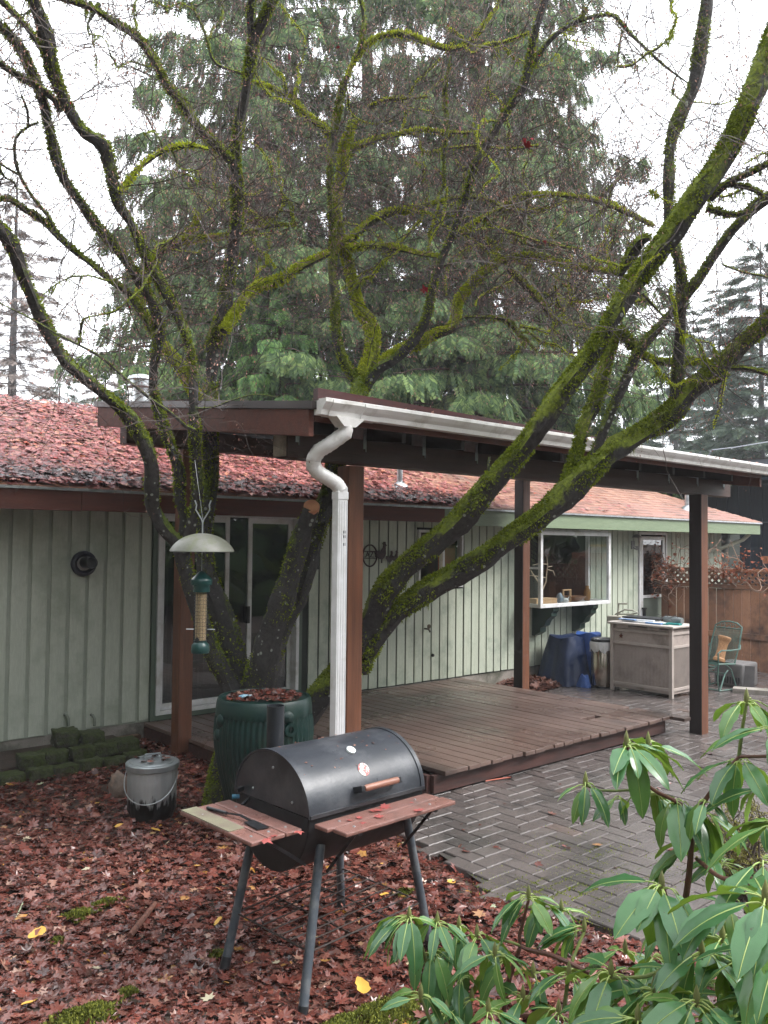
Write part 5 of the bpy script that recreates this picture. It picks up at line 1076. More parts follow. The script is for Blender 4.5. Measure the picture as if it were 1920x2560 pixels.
limb([(A1, [(900, 250, 60)]), (A6, [(830, 1680, 56), (790, 1600, 62), (740, 1540, 60), (690, 1480, 52), (640, 1400, 46), (602, 1310, 44), (635, 1190, 44), (680, 1105, 52), (740, 1052, 32), (850, 1032, 26), (970, 1022, 24), (1060, 1010, 22), (1110, 992, 22), (1180, 975, 20), (1280, 970, 10)])], [6.9, 7.1, 7.2], 1)
limb([(A6, [(720, 1080, 36), (790, 1035, 34), (845, 970, 28), (850, 930, 18), (835, 905, 12)])], [7.15, 7.2], 1)
limb([(A6, [(850, 955, 16), (885, 925, 14), (925, 885, 12), (935, 830, 8)])], [7.2, 7.3], 1)
limb([(A6, [(1180, 975, 14), (1195, 930, 12)])], [7.2, 7.2], 1)
limb([(A6, [(1080, 1010, 16), (1110, 1080, 15), (1150, 1100, 10), (1190, 1160, 8)])], [7.1, 7.1], 1)
limb([(A6, [(965, 1430, 44), (1000, 1380, 46), (1040, 1320, 50), (1110, 1240, 44), (1210, 1208, 44), (1290, 1158, 42), (1420, 1095, 34)])], [6.6, 6.8, 6.9], 1)
limb([(A1, [(838, 300, 22), (800, 285, 18), (740, 230, 16), (640, 160, 15), (520, 60, 14), (440, -10, 13)]), (A6, [(340, 1490, 12), (250, 1445, 10), (120, 1370, 8), (-10, 1305, 6)])], [5.9, 5.4, 5.0], .1)
limb([(A1, [(850, 208, 9), (920, 205, 8), (1000, 175, 7), (1100, 150, 6), (1200, 160, 5)])], [5.9, 5.6], .0)
# the stem that rises through the patio cover
limb([(A0, [(650, 1760, 90), (690, 1600, 70), (752, 1460, 62), (798, 1310, 56), (838, 1165, 56), (870, 1060, 52)]), (A7, [(58, 1540, 72), (68, 1490, 64)])], [6.7, 6.75, 6.8, 7.1], .3)
limb([(A0, [(630, 1770, 110), (662, 1640, 84), (702, 1520, 74), (733, 1410, 62), (760, 1320, 54), (777, 1272, 50)])], [6.5, 6.35, 6.3], .25, 'cut_limb')
c1_ = at(779, 1268, 6.29); dn = np.array(at(777, 1262, 6.26))-np.array(at(765, 1310, 6.3)); dn /= np.linalg.norm(dn)
nn = dn*.6-fw*.65+up*.1; nn /= np.linalg.norm(nn); e1 = np.cross(nn, gw); e1 /= np.linalg.norm(e1); e2 = np.cross(nn, e1)
b = MB(); b.lathe([(.058, -.03), (.060, .012), (.056, .018), (.0, .019)], c1_, 26, ax=(e1, e2, nn)); b.build('cut_face', M['cut'], mp, smooth=True)
limb([(A7, [(70, 1510, 56), (30, 1460, 48)]), (A6, [(1490, 1570, 46), (1452, 1450, 48), (1446, 1300, 44), (1436, 1150, 42), (1440, 1040, 36), (1430, 900, 28), (1425, 750, 28), (1438, 600, 32), (1460, 480, 32), (1480, 380, 30), (1520, 280, 24), (1560, 190, 22), (1572, 80, 22), (1552, -20, 20)])], [7.1, 7.0, 6.9, 6.7], .55)
limb([(A7, [(64, 1530, 64), (90, 1440, 72)]), (A6, [(1612, 1500, 74), (1600, 1400, 62), (1556, 1345, 56), (1530, 1250, 44), (1502, 1130, 44), (1480, 1060, 44), (1455, 950, 42), (1462, 830, 38), (1480, 720, 44), (1490, 630, 52), (1515, 560, 36), (1530, 520, 20)])], [7.1, 7.15, 7.1, 7.0], 1.2)
limb([(A7, [(20, 600, 32), (60, 572, 28), (120, 548, 26), (200, 530, 22), (300, 508, 18), (400, 520, 14), (560, 520, 9)])], [7.1, 7.2], 1)
limb([(A6, [(1425, 590, 32), (1390, 545, 32), (1330, 505, 30), (1260, 432, 28), (1200, 392, 22), (1090, 352, 14)])], [7.0, 7.1], 1)
limb([(A6, [(1055, 322, 16), (960, 290, 15), (915, 250, 15), (885, 140, 14), (820, 10, 12)])], [6.5, 6.3], .5)
limb([(A7, [(-10, 955, 32), (40, 925, 34), (90, 880, 34), (170, 835, 34), (260, 820, 28), (340, 800, 18), (430, 778, 14), (540, 775, 16), (600, 802, 18), (700, 830, 18), (800, 815, 12), (870, 790, 8)])], [7.0, 7.1, 7.2], 1)
limb([(A7, [(10, 972, 28), (100, 962, 26), (200, 970, 26), (300, 994, 22), (390, 1006, 16)])], [7.0, 7.0], 1)
limb([(A7, [(15, 300, 18), (40, 240, 20), (85, 180, 24), (140, 142, 24), (240, 136, 24), (330, 170, 24), (420, 195, 24), (490, 168, 20), (530, 118, 16), (605, 20, 12)])], [6.8, 6.9], 1)
limb([(A7, [(490, 185, 14), (560, 182, 14), (640, 160, 13), (725, 128, 10)])], [6.9, 6.7], 1)
limb([(A7, [(425, 210, 14), (400, 310, 14), (394, 400, 14), (404, 500, 14), (390, 600, 14), (390, 720, 12), (375, 760, 8)])], [6.9, 6.9], .9)
limb([(A7, [(70, 1540, 58), (125, 1450, 52), (200, 1405, 48), (270, 1340, 48), (322, 1250, 44), (342, 1150, 36), (372, 1040, 36), (420, 930, 32), (460, 820, 32), (490, 720, 32), (522, 620, 32), (580, 530, 32), (640, 430, 34), (700, 345, 38), (725, 250, 34), (742, 150, 34), (768, 60, 34), (792, -20, 34)])], [7.05, 6.8, 6.5, 6.2], .35)
limb([(A7, [(120, 1440, 44), (200, 1380, 44), (280, 1350, 46), (350, 1310, 44), (430, 1275, 46), (445, 1180, 38), (500, 1112, 38), (570, 1050, 34), (625, 1020, 30), (730, 1002, 26), (830, 1025, 26), (940, 1050, 24), (1090, 1072, 22)])], [7.1, 7.15, 7.2], 1.1)
limb([(A7, [(605, 1015, 20), (582, 955, 18), (548, 930, 12)])], [7.2, 7.2], 1)
limb([(A7, [(640, 1055, 24), (720, 1130, 28), (785, 1200, 28), (825, 1252, 18), (900, 1272, 12), (970, 1290, 8)])], [7.2, 7.3], 1)
limb([(A7, [(790, 1240, 12), (850, 1215, 10), (910, 1180, 9)])], [7.3, 7.3], 1)
limb([(A7, [(455, 905, 20), (530, 862, 20), (620, 812, 20), (690, 770, 22), (800, 760, 20), (900, 772, 22), (1000, 790, 26), (1100, 830, 24), (1210, 885, 14)])], [6.9, 7.1], 1)
limb([(A7, [(470, 1240, 10), (560, 1243, 12), (630, 1250, 22), (680, 1300, 22), (750, 1370, 9)])], [7.1, 7.1], .9)
limb([(A7, [(690, 1278, 14), (760, 1290, 12), (825, 1312, 8)])], [7.1, 7.1], 1)
limb([(A7, [(1000, 770, 16), (1040, 740, 16), (1075, 695, 8)])], [7.1, 7.1], .8)
limb([(A7, [(560, 880, 12), (640, 905, 13), (720, 935, 13), (820, 960, 11), (930, 975, 7)])], [7.1, 7.2], 1)
limb([(A7, [(300, 860, 10), (210, 960, 12), (150, 1000, 8)])], [7.0, 7.0], 1)
limb([(A7, [(100, 420, 22), (150, 395, 18), (230, 385, 14), (330, 380, 10)])], [7.1, 7.1], 1)
limb([(A7, [(410, 580, 12), (520, 572, 12), (640, 585, 12), (760, 568, 8)])], [7.0, 7.1], 1)
limb([(A7, [(735, 262, 26), (800, 165, 22), (880, 100, 24), (960, 70, 20), (1050, 60, 16), (1100, 112, 18), (1180, 190, 12), (1260, 262, 10), (1345, 325, 7)])], [6.4, 6.2, 6.0], .4)
limb([(A7, [(1090, 120, 12), (1075, 190, 10), (1070, 260, 8)])], [6.1, 6.1], .6)
limb([(A7, [(940, 80, 16), (938, 30, 18)])], [6.2, 6.2], .7)
# the leaning pair
limb([(A0, [(640, 1900, 90), (700, 1850, 92), (760, 1785, 88), (815, 1725, 84), (870, 1660, 86), (912, 1600, 84)]), (A2, [(118, 1010, 118), (170, 895, 118), (255, 800, 112), (350, 720, 108), (450, 632, 112), (520, 552, 112), (600, 460, 112), (680, 372, 104), (740, 292, 98), (792, 220, 94), (850, 130, 98), (930, 30, 94)]), (A7, [(1000, 1340, 90), (1055, 1240, 90), (1130, 1110, 94), (1212, 1010, 94), (1290, 900, 106), (1372, 780, 110), (1470, 640, 104), (1532, 520, 108), (1600, 370, 100), (1662, 200, 92), (1715, 60, 88), (1740, -20, 84)])], [6.75, 6.62, 6.5, 6.2, 5.9, 5.65, 5.55, 5.45, 5.3, 5.2, 5.1], .5)
limb([(A0, [(905, 1680, 40), (925, 1620, 60)]), (A2, [(160, 1060, 72), (215, 985, 90), (320, 905, 104), (425, 845, 106), (540, 780, 106), (650, 700, 108), (760, 620, 108), (850, 540, 114), (930, 460, 124), (1010, 385, 114), (1092, 330, 106), (1190, 270, 106), (1290, 200, 104), (1345, 130, 92), (1430, 60, 88)]), (A7, [(1505, 1400, 82), (1580, 1330, 80), (1662, 1255, 74), (1740, 1180, 70)])], [6.55, 6.45, 6.3, 6.15, 6.1, 6.1, 6.05, 6.0, 5.9], .6)
limb([(A7, [(1300, 1570, 66), (1310, 1400, 54), (1320, 1250, 50), (1322, 1100, 52), (1300, 980, 48), (1272, 870, 50), (1275, 700, 52), (1280, 560, 54), (1322, 440, 68), (1370, 330, 64), (1392, 200, 64), (1412, 80, 62), (1424, -20, 60)])], [6.05, 6.0, 6.05, 6.0], .2)
limb([(A2, [(860, 520, 40), (885, 440, 58), (910, 370, 54), (942, 250, 62), (985, 160, 62), (1012, 60, 56)]), (A7, [(1042, 1370, 46), (1068, 1290, 50), (1120, 1345, 42), (1180, 1398, 34), (1250, 1420, 34), (1350, 1412, 30), (1430, 1420, 16)])], [6.15, 6.1, 6.1, 6.3], .7)
limb([(A2, [(965, 400, 46), (1005, 300, 46), (1040, 215, 44), (1080, 130, 46), (1128, 25, 48)]), (A7, [(1160, 1365, 50), (1250, 1260, 44), (1350, 1140, 46), (1420, 1042, 46), (1490, 940, 44), (1570, 850, 44), (1662, 780, 42), (1740, 710, 40)])], [6.1, 6.0, 5.9, 5.7], .2)
limb([(A7, [(1430, 780, 42), (1500, 718, 34), (1580, 682, 30), (1670, 635, 28)])], [5.5, 5.3], .5)
limb([(A7, [(1420, 815, 36), (1500, 840, 30), (1570, 832, 28), (1605, 790, 20), (1670, 750, 14)])], [5.5, 5.5], .7)
limb([(A7, [(1500, 722, 24), (1580, 732, 28), (1640, 762, 20)])], [5.45, 5.4], .6)
limb([(A7, [(1475, 1442, 18), (1560, 1440, 22), (1620, 1452, 24), (1680, 1475, 22)])], [6.0, 5.9], .6)
limb([(A7, [(1450, 1490, 40), (1490, 1475, 34), (1498, 1465, 20)])], [6.0, 5.95], .6)
limb([(A7, [(1075, 1085, 30), (1130, 985, 56), (1165, 940, 48), (1200, 930, 22)])], [5.85, 5.7], .5)
limb([(A2, [(568, 440, 14), (565, 405, 13), (570, 380, 10)])], [5.85, 5.85], 0)
limb([(A7, [(1170, 1150, 16), (1210, 1195, 12), (1250, 1240, 8)])], [5.9, 5.9], .8)
limb([(A7, [(1480, 1035, 10), (1560, 1065, 12), (1640, 1080, 9), (1700, 1100, 7)])], [5.9, 5.8], .6)
# ---- the smaller mossy boughs that fill the crown
random.seed(31); rng = np.random.default_rng(32)
main = [l for l in LIMBS]
for k in range(120):
    Q, q, ms = random.choice(main); i = random.randrange(len(q)//4, len(q)); p = Q[i]
    if p[2] < 3.15 or q[i] > .075: continue
    T = Q[min(i+1, len(q)-1)]-Q[i-1]; T /= np.linalg.norm(T)+1e-9; d = rng.normal(0, 1, 3); d -= T*d.dot(T)*.6; d[2] += .2; d /= np.linalg.norm(d); L = random.uniform(.35, 1.1); n_ = int(L/.07)+2; pts = [p]
    for j in range(n_): d = d+rng.normal(0, .3, 3); d /= np.linalg.norm(d); pts.append(pts[-1]+d*L/n_)
    r0_ = random.uniform(.005, .010); Q2, q2 = crom(pts, np.linspace(r0_, .003, len(pts)), .035); b = MB(); b.tube(Q2, q2*(1+.25*np.sin(np.arange(len(q2))*.9+k)), 5); ms2 = 1 if p[0] > 3.2 and ms >= .3 else .5
    b.build('bough', M['bark_moss' if ms2 == 1 else 'bark_mid'], mp, smooth=True); LIMBS.append((Q2, q2, ms2))
# ---- moss tufts over the limbs
def tufts():
    out = {0: [[], [], []], 1: [[], [], []]}
    for Q, q, ms in LIMBS:
        L = np.linalg.norm(np.diff(Q, axis=0), axis=1); area = float((L*(q[:-1]+q[1:])/2*2*math.pi).sum()); big = 1 if ms >= 1 else 0
        n = int(area*(26000 if ms >= 1 else 14000+14000*ms)); 
        if n < 5: continue
        cum = np.concatenate([[0], np.cumsum(L)]); s_ = rng.uniform(0, cum[-1], n); i = np.clip(np.searchsorted(cum, s_)-1, 0, len(L)-1); t = ((s_-cum[i])/L[i])[:, None]
        C_ = Q[i]*(1-t)+Q[i+1]*t; r_ = q[i]*(1-t[:, 0])+q[i+1]*t[:, 0]; T = (Q[i+1]-Q[i])/L[i][:, None]
        v = rng.normal(0, 1, (n, 3)); v -= T*(v*T).sum(1)[:, None]; v /= np.linalg.norm(v, axis=1)[:, None]
        cl = np.sin(C_[:, 0]*9.+C_[:, 2]*7)+np.sin(C_[:, 1]*8-C_[:, 2]*11+1.3)
        pr = np.clip(.18+.7*v[:, 2]+.26*cl+.5*min(1, ms), .0, 1)*np.where((C_[:, 2] < 2.45) & (C_[:, 0] < 4.2), .38, 1.); k = rng.random(n) < pr
        C_, r_, v, T = C_[k], r_[k], v[k], T[k]
        D = v*.75+rng.normal(0, .55, v.shape)+np.array([0, 0, -.2])
        sz = rng.uniform(.008, .021, len(v))*(1+.6*min(1, ms))*np.where(r_ < .012, .55, np.where(r_ < .02, .8, 1.))
        out[big][0].append(C_+v*(r_*.96)[:, None]); out[big][1].append(D); out[big][2].append(sz)
    tv = np.array([(-.28, 0, 0), (.28, 0, 0), (.16, .6, .10), (-.16, .6, .10), (0, 1, -.05)]); tf4 = np.array([(0, 1, 2, 3)]); tf = np.array([(0, 1, 2), (0, 2, 3), (3, 2, 4)])
    for big, nm in ((0, 'moss'), (1, 'bright_moss')):
        P, D, sz = (np.concatenate(z) for z in out[big]); Mx = frames(D, rng.uniform(0, 6.28, len(P)))*sz[:, None, None]
        V_, F_ = scatter(tv, tf, Mx, P); o = np_mesh(nm, V_, F_, M['moss_bright' if big else 'moss_tuft'], mp); o['kind'] = 'stuff'
        print(nm, len(P))
tufts()
# hanging strands under the leaning pair and clumps on the small branches
P = []; D = []; sz = []
for Q, q, ms in LIMBS:
    n = int(len(q)*(.8 if q.max() > .07 else .5)*(1 if ms > .3 else .1))
    for _ in range(n):
        i = random.randrange(len(q)); c = Q[i]+np.array([random.uniform(-.5, .5)*q[i], random.uniform(-.5, .5)*q[i], -q[i]*.8])
        if math.sin(c[0]*5)+math.sin(c[2]*6+c[1]*4) < -.1: continue
        for _ in range(7):
            P.append(c+rng.normal(0, .008, 3)); D.append(np.array([random.gauss(0, .25), random.gauss(0, .25), -1])); sz.append(random.uniform(.02, .055 if ms < 1 else .075))
P = np.array(P); Mx = frames(np.array(D), rng.uniform(0, 6.28, len(P))); Mx *= np.array(sz)[:, None, None]; Mx[:, :, 0] *= .35
V_, F_ = scatter([(-.25, 0, 0), (.25, 0, 0), (.0, 1, .1)], [(0, 1, 2)], Mx, P); o = np_mesh('hanging_moss', V_, F_, M['moss_tuft'], mp); o['kind'] = 'stuff'
# ---- twigs and dry keys
random.seed(15); rng = np.random.default_rng(16)
TV = []; TF = []; tvo = 0; KP = []
def twig(p, d, L, r, depth):
    global tvo
    n = max(3, int(L/.07)); pts = [np.array(p)]; d = d/np.linalg.norm(d)
    for i in range(n):
        d = d+rng.normal(0, .17, 3)+np.array([0, 0, .03]); d /= np.linalg.norm(d); pts.append(pts[-1]+d*L/n)
    pts = np.array(pts); rr = np.linspace(r, r*.45, n+1)
    T = np.gradient(pts, axis=0); a = np.cross(T, [0.3, .2, 1.]); a /= np.linalg.norm(a, axis=1)[:, None]+1e-9; b_ = np.cross(T, a); b_ /= np.linalg.norm(b_, axis=1)[:, None]+1e-9
    for k in range(3):
        an = 2.094*k; TV.append(pts+rr[:, None]*(a*math.cos(an)+b_*math.sin(an)))
    m_ = n+1
    for k in range(3):
        k2 = (k+1) % 3; i = np.arange(n); TF.append(np.stack([tvo+k*m_+i, tvo+k2*m_+i, tvo+k2*m_+i+1, tvo+k*m_+i+1], 1))
    tvo += 3*m_
    if depth > 0:
        for _ in range(random.randint(2, 4)):
            i = random.randint(1, n); dd = d+rng.normal(0, .75, 3); twig(pts[i], dd, L*random.uniform(.4, .7), r*.6, depth-1)
    else:
        for i in range(1, m_):
            if random.random() < .6: KP.append(pts[i])
cand = []
for Q, q, ms in LIMBS:
    T = np.gradient(Q, axis=0)
    for i in range(0, len(q)):
        if Q[i][2] < 2.9: continue
        w_ = 1.0 if q[i] < .04 else .75 if q[i] < .07 else .32
        cand.append((Q[i], T[i], q[i], w_))
W_ = np.array([c[3] for c in cand]); W_ /= W_.sum()
for ci in rng.choice(len(cand), 1300, p=W_):
    p, T, r_, _ = cand[ci]; v = rng.normal(0, 1, 3); T = T/np.linalg.norm(T); v -= T*v.dot(T)*.5; v[2] += .35
    twig(p, v, random.uniform(.45, 1.2), random.uniform(.0028, .0046), 2)
for (x, y, d_) in [(random.uniform(1200, 1900), random.uniform(60, 620), random.uniform(5.2, 6.3)) for _ in range(60)]+[(random.uniform(150, 480), random.uniform(60, 420), random.uniform(5.4, 6.2)) for _ in range(12)]+[(random.uniform(620, 1600), random.uniform(150, 900), random.uniform(6.6, 7.6)) for _ in range(160)]:
    twig(at(x, y, d_), rng.normal(0, 1, 3)*np.array([1, 1, .6]), random.uniform(.5, 1.1), .0034, 2)
for px, py in ((330, 990), (420, 1040), (500, 1010), (560, 1015), (620, 1000), (330, 960), (300, 930), (470, 1100), (440, 1130)):
    twig(at(px, py, 5.6), np.array([random.uniform(-1, 1), random.uniform(-1, 1), random.uniform(-.3, .5)]), .5, .003, 2)
o = np_mesh('twigs', np.concatenate(TV), np.concatenate(TF), M['twig'], mp); o['kind'] = 'stuff'
P = np.array(KP); k = rng.random(len(P)) < .85; P = P[k]
P = np.repeat(P, 2, 0)+rng.normal(0, .016, (2*len(P), 3)); D = rng.normal(0, .5, P.shape)+np.array([0, 0, -.9])
Mx = frames(D, rng.uniform(0, 6.28, len(P)))*rng.uniform(.009, .020, len(P))[:, None, None]
V_, F_ = scatter([(-.10, 0, 0), (.10, 0, 0), (.26, .7, 0), (.0, 1, .12), (-.2, .6, 0)], [(0, 1, 2), (0, 2, 4), (4, 2, 3)], Mx, P)
o = np_mesh('dry_keys', V_, F_, M['seeds'], mp); o['kind'] = 'stuff'; print('keys', len(P), 'twigs', len(TV)//3)
# a few last red leaves
P = [at(x, y, 6.4) for x, y in ((1322, 355), (1330, 348), (1318, 362), (1312, 352), (1150, 322), (1362, 605), (1120, 255), (725, 140), (425, 978), (640, 958), (845, 118), (1062, 725), (1520, 742))]
leaves('last_red_leaves', P, .035, 1.0, pm('red_leaf', (.35, .015, .03), (.25, .01, .02), 9, .5, 0), parent=mp)
# ================================================================== conifers
random.seed(5); rng = np.random.default_rng(6)
def cedar(name, base, H, Rm, label, mat, nb=150, z0=1.5, droop=1., spray=.42, dens=1., bark_='cedar_bark', group=None, tr=.32, shape=.75, up_=0., flat=False, blades=13, cat='tree', lean=0, ppb=9.):
    t_ = empty(name, tuple(base), label, cat, group); base = np.array(base, float)
    b = MB(); b.tube([base+np.array([0, 0, z]) for z in np.linspace(-.3, H, 12)], [tr*(1-z/H*.93)+.01 for z in np.linspace(0, H, 12)], 10); b.build('trunk', M[bark_], t_, smooth=True)
    bt = MB(); P = []; D = []; Sz = []
    for i in range(nb):
        h = z0+(H-z0)*((i+random.random())/nb)**1.0; f_ = (h-z0)/(H-z0); L = Rm*((1-f_)**shape)*random.uniform(.72, 1.12)+.25; a = i*2.399+random.uniform(-.4, .4)
        m_ = max(4, int(L/.22)); pts = []
        for k in range(m_+1):
            s_ = k/m_; z = h+(.12*s_-.42*s_*s_*droop+.16*s_**3*droop+up_*s_)*L; pts.append(base+np.array([math.cos(a)*L*s_+.06*math.sin(k+i), math.sin(a)*L*s_+.06*math.cos(k*1.3+i), z]))
        bt.tube(pts, np.linspace(.008+.007*L, .004, m_+1), 4, False); pts = np.array(pts)
        nsp = int(L*ppb*dens); sx = np.array([-math.sin(a), math.cos(a), 0])
        for k in range(nsp):
            s_ = .12+.88*random.random()**.8; q_ = s_*m_; j = min(int(q_), m_-1); p = pts[j]+(pts[j+1]-pts[j])*(q_-j)
            wid = .42*L*(1-s_*.55)*.5; off = random.uniform(-1, 1)*wid; p = p+sx*off+np.array([0, 0, -abs(off)*.22*droop])
            P.append(p); Sz.append(spray*random.uniform(.65, 1.3)*(.6+.4*(1-f_)+.15))
            if flat: D.append(np.array([math.cos(a)*.8, math.sin(a)*.8, random.gauss(-.25, .2)])+sx*off*1.2)
            else: D.append(np.array([math.cos(a)*.28, math.sin(a)*.28, -.95*droop])+sx*off*.5+rng.normal(0, .16, 3))
    bt.build('branches', M[bark_], t_)['kind'] = 'stuff'
    # spray template: a stalk with side blades, slightly fanned
    tv = []; tf = []
    for k in range(blades):
        s_ = .05+.95*k/blades; sg = 1 if k % 2 else -1; ln_ = (.34*(1-s_*.55)); w_ = .06 if not flat else .045
        p0 = np.array([0, s_*.85, 0]); p1 = p0+np.array([sg*ln_*.75, ln_*.75, -.05*ln_]); p2 = (p0+p1)/2; nrm = np.array([.6, -sg*.6, 0])*w_
        i0 = len(tv); tv += [p0, p2+nrm, p1, p2-nrm]; tf += [(i0, i0+1, i0+2), (i0, i0+2, i0+3)]
    i0 = len(tv); tv += [(-.012, 0, 0), (.012, 0, 0), (0, 1.05, 0)]; tf.append((i0, i0+1, i0+2))
    P = np.array(P); D = np.array(D); Mx = frames(D, rng.uniform(-.9, .9, len(P)))*np.array(Sz)[:, None, None]
    V_, F_ = scatter(tv, tf, Mx, P); np_mesh('crown', V_, F_, M[mat], t_)['kind'] = 'stuff'; print(name, len(P), len(F_)); return t_
def gp(px, dep, z=-.1): p = at(px, 1357, dep); return (p[0], p[1], z)
cedar('cedar_tree', gp(1185, 20.5), 24, 5.2, 'tall red cedar with reddish trunk standing just right of centre behind the house', 'cedar', 230, 2.4, spray=.50, ppb=26, tr=.42)
cedar('cedar_tree', gp(640, 20.0), 23, 4.6, 'tall drooping red cedar rising behind the left end of the patio cover', 'cedar', 215, 2.4, spray=.49, ppb=24, tr=.36)
cedar('cedar_tree', gp(905, 23.5), 25, 4.2, 'dark red cedar half hidden between the two larger cedars', 'cedar', 120, 3, spray=.5, ppb=14, tr=.34)
cedar('cedar_tree', gp(440, 24), 14.5, 3.2, 'shorter pale cedar at the left flank of the tall cedars', 'cedar', 110, 1.5, spray=.45, ppb=18, tr=.25)
cedar('cedar_tree', gp(1420, 25), 17, 3.3, 'slim cedar at the right flank of the tall cedars', 'cedar', 110, 1.5, spray=.45, ppb=17, tr=.25)
cedar('young_cedar', gp(690, 18.2), 8.6, 2.2, 'bright green young cedar just above the patio cover roof', 'cedar_bright', 90, 1.2, spray=.42, ppb=40, tr=.12)
cedar('young_cedar', gp(1010, 19.0), 6.6, 2.3, 'low green cedar right of the bright young cedar, above the gutter', 'cedar', 70, 1.2, spray=.44, ppb=36, tr=.12)
cedar('young_cedar', gp(1360, 21.0), 6.6, 2.2, 'low green cedar just behind the main patio roof, right of the reddish trunk', 'cedar', 70, 1.2, spray=.44, ppb=32, tr=.12)
cedar('fir_tree', gp(1905, 33), 14, 3.8, 'dense blue green fir at the far right edge behind the navy house', 'fir', 130, 1.5, 0.7, .7, 1.0, 'grey_bark', flat=True, up_=.05, ppb=26, tr=.2)
cedar('fir_tree', gp(1690, 42), 14.5, 3.4, 'tall grey green fir standing alone right of the cedars', 'fir', 120, 1.5, 0.7, .75, .9, 'grey_bark', flat=True, up_=.05, ppb=22, tr=.2)
cedar('fir_tree', gp(1800, 46), 16, 4.0, 'pointed fir between the other two firs on the right', 'fir', 120, 1.5, 0.7, .75, .9, 'grey_bark', flat=True, up_=.05, ppb=22, tr=.2)
cedar('fir_tree', gp(1560, 48), 10.5, 3.8, 'low distant fir seen between the leaning trunks', 'fir', 90, 1.5, 0.7, .75, .9, 'grey_bark', flat=True, up_=.05, ppb=22, tr=.2)
cedar('larch_tree', gp(20, 30), 15, 3.2, 'thin grey brown conifer with sparse branches at the left edge', 'bare', 130, 2, .8, .5, .8, 'grey_bark', flat=True, tr=.25, ppb=22)
cedar('fir_tree', gp(140, 34), 8.5, 4.2, 'pale green sparse fir low behind the left roof', 'fir', 90, 1, .9, .6, .75, 'grey_bark', flat=True, ppb=18, tr=.15)
cedar('larch_tree', gp(255, 44), 12, 3.2, 'distant bare looking conifer between the maple limbs at the left', 'bare', 110, 2, .9, .6, .8, 'grey_bark', flat=True, ppb=16, tr=.15)
# unseen conifers, mirrored in the door glass and added leftward to block light
P = []; D = []; wb = MB()
for k, (x, y, H, r_) in enumerate(((-5, 9, 14, 3.4), (-7, 5, 15, 3.6), (-6.5, 1, 14, 3.2), (-9, -3, 14, 3.4), (-5, -8, 15, 3.6), (1, -10, 14, 3.5), (6, -11.5, 12, 3.2), (-6, 13, 13, 3.0), (12, -6.5, 8, 2.8), (-2.5, -5.5, 5, 2.2), (15.5, -9, 9.5, 3.2), (19, -5.5, 8, 3.), (23, -9, 10, 3.5), (17.5, -12.5, 11, 3.5), (28, -6, 10, 3.5), (24, -1.5, 7, 2.5), (8.5, -8.5, 8, 2.8))):
    wb.tube([(x, y, -.1), (x, y, H)], [.25, .02], 7)
    n = int(900*r_/3*(H/13))
    for _ in range(n): h = H*random.random()**1.3; rr = r_*(1-h/H)**.7*random.random()**.4+.05; a = random.uniform(0, 6.28); P.append((x+rr*math.cos(a), y+rr*math.sin(a), .3+h)); D.append((math.cos(a), math.sin(a), -.7))
P = np.array(P); Mx = frames(np.array(D, float)+rng.normal(0, .3, (len(P), 3)), rng.uniform(-1, 1, len(P)))*rng.uniform(.5, 1.1, len(P))[:, None, None]
V_, F_ = scatter([(-.22, 0, 0), (.22, 0, 0), (.3, .6, .05), (-.3, .6, -.05), (0, 1, 0)], [(0, 1, 2), (0, 2, 3), (3, 2, 4)], Mx, P)
tag(np_mesh('unseen_woods', V_, F_, M['cedar']), 'unseen conifers around the garden, added to darken the door glass and side light', 'unseen_woods', kind='stuff')
# overhead service mast and cable on the far side
b = MB(); p = at(1764, 1150, 17); b.tube([p-gw*1.2, p], .04, 8); b.lathe([(.03, 0), (.08, .02), (.05, .07), (.0, .09)], p, 10)
sm_ = empty('service_mast', tuple(p-gw*1.2), 'small weatherhead mast with looping cables above the right roof', 'mast'); b.build('mast', M['steel'], sm_, smooth=True)
b = MB(); b.tube([p, at(1750, 1130, 17), at(1738, 1150, 17), p-gw*.5], .012, 5); b.tube([p, at(1780, 1125, 17), at(1840, 1118, 18), at(1930, 1103, 20)], .012, 5); b.build('cable', M['blue_trim'], sm_)
# ================================================================== leaf litter on the ground
P = []
while len(P) < 48000:
    x, y = random.uniform(-.1, 5.4), random.uniform(1.0, 8.1); e = patio_edge(y)
    if x > e-.05+random.gauss(0, .10): continue
    if y > 7.35 and x < 3.75 and x > 1.9 and random.random() < .8: continue
    if x > 4.0 and y > 5.4 and random.random() < .9: continue
    far = x*.666+y*.745
    bare = math.sin(x*2.3+1)+math.sin(y*1.9+x)+math.sin(x*5.1-y*3.3)*.6
    if far > 6 and random.random() < .25+.1*bare: continue
    P.append((x, y, gz(x, y)+.006+.028*random.random()**2))
leaves('leaf_litter', P, .038, .36, M['litter'], kind='stuff', label='deep wet carpet of dark red fallen maple leaves', cat='leaves')
P = []
while len(P) < 26000:
    x, y = random.uniform(-.1, 4.6), random.uniform(1.0, 7.4)
    if x < patio_edge(y)-.03+random.gauss(0, .1): P.append((x, y, gz(x, y)+.012+.03*random.random()))
P = np.array(P); Mx = rotm(rng.uniform(0, 6.28, len(P)), np.abs(rng.normal(0, .4, len(P))), rng.uniform(0, 6.28, len(P)))*rng.uniform(.006, .020, len(P))[:, None, None]
V_, F_ = scatter([(-.9, -.1, 0), (0, -.3, .1), (1, .1, 0), (.1, .35, .05)], [(0, 1, 2), (0, 2, 3)], Mx, P); tag(np_mesh('leaf_debris', V_, F_, M['litter']), 'crumbled leaf bits and needles between the fallen leaves', 'debris', kind='stuff')
P = [(random.uniform(1.2, 4.2), random.uniform(2.0, 7.4)) for _ in range(90)]; P = [(x, y, gz(x, y)+.03) for x, y in P if x < patio_edge(y)]
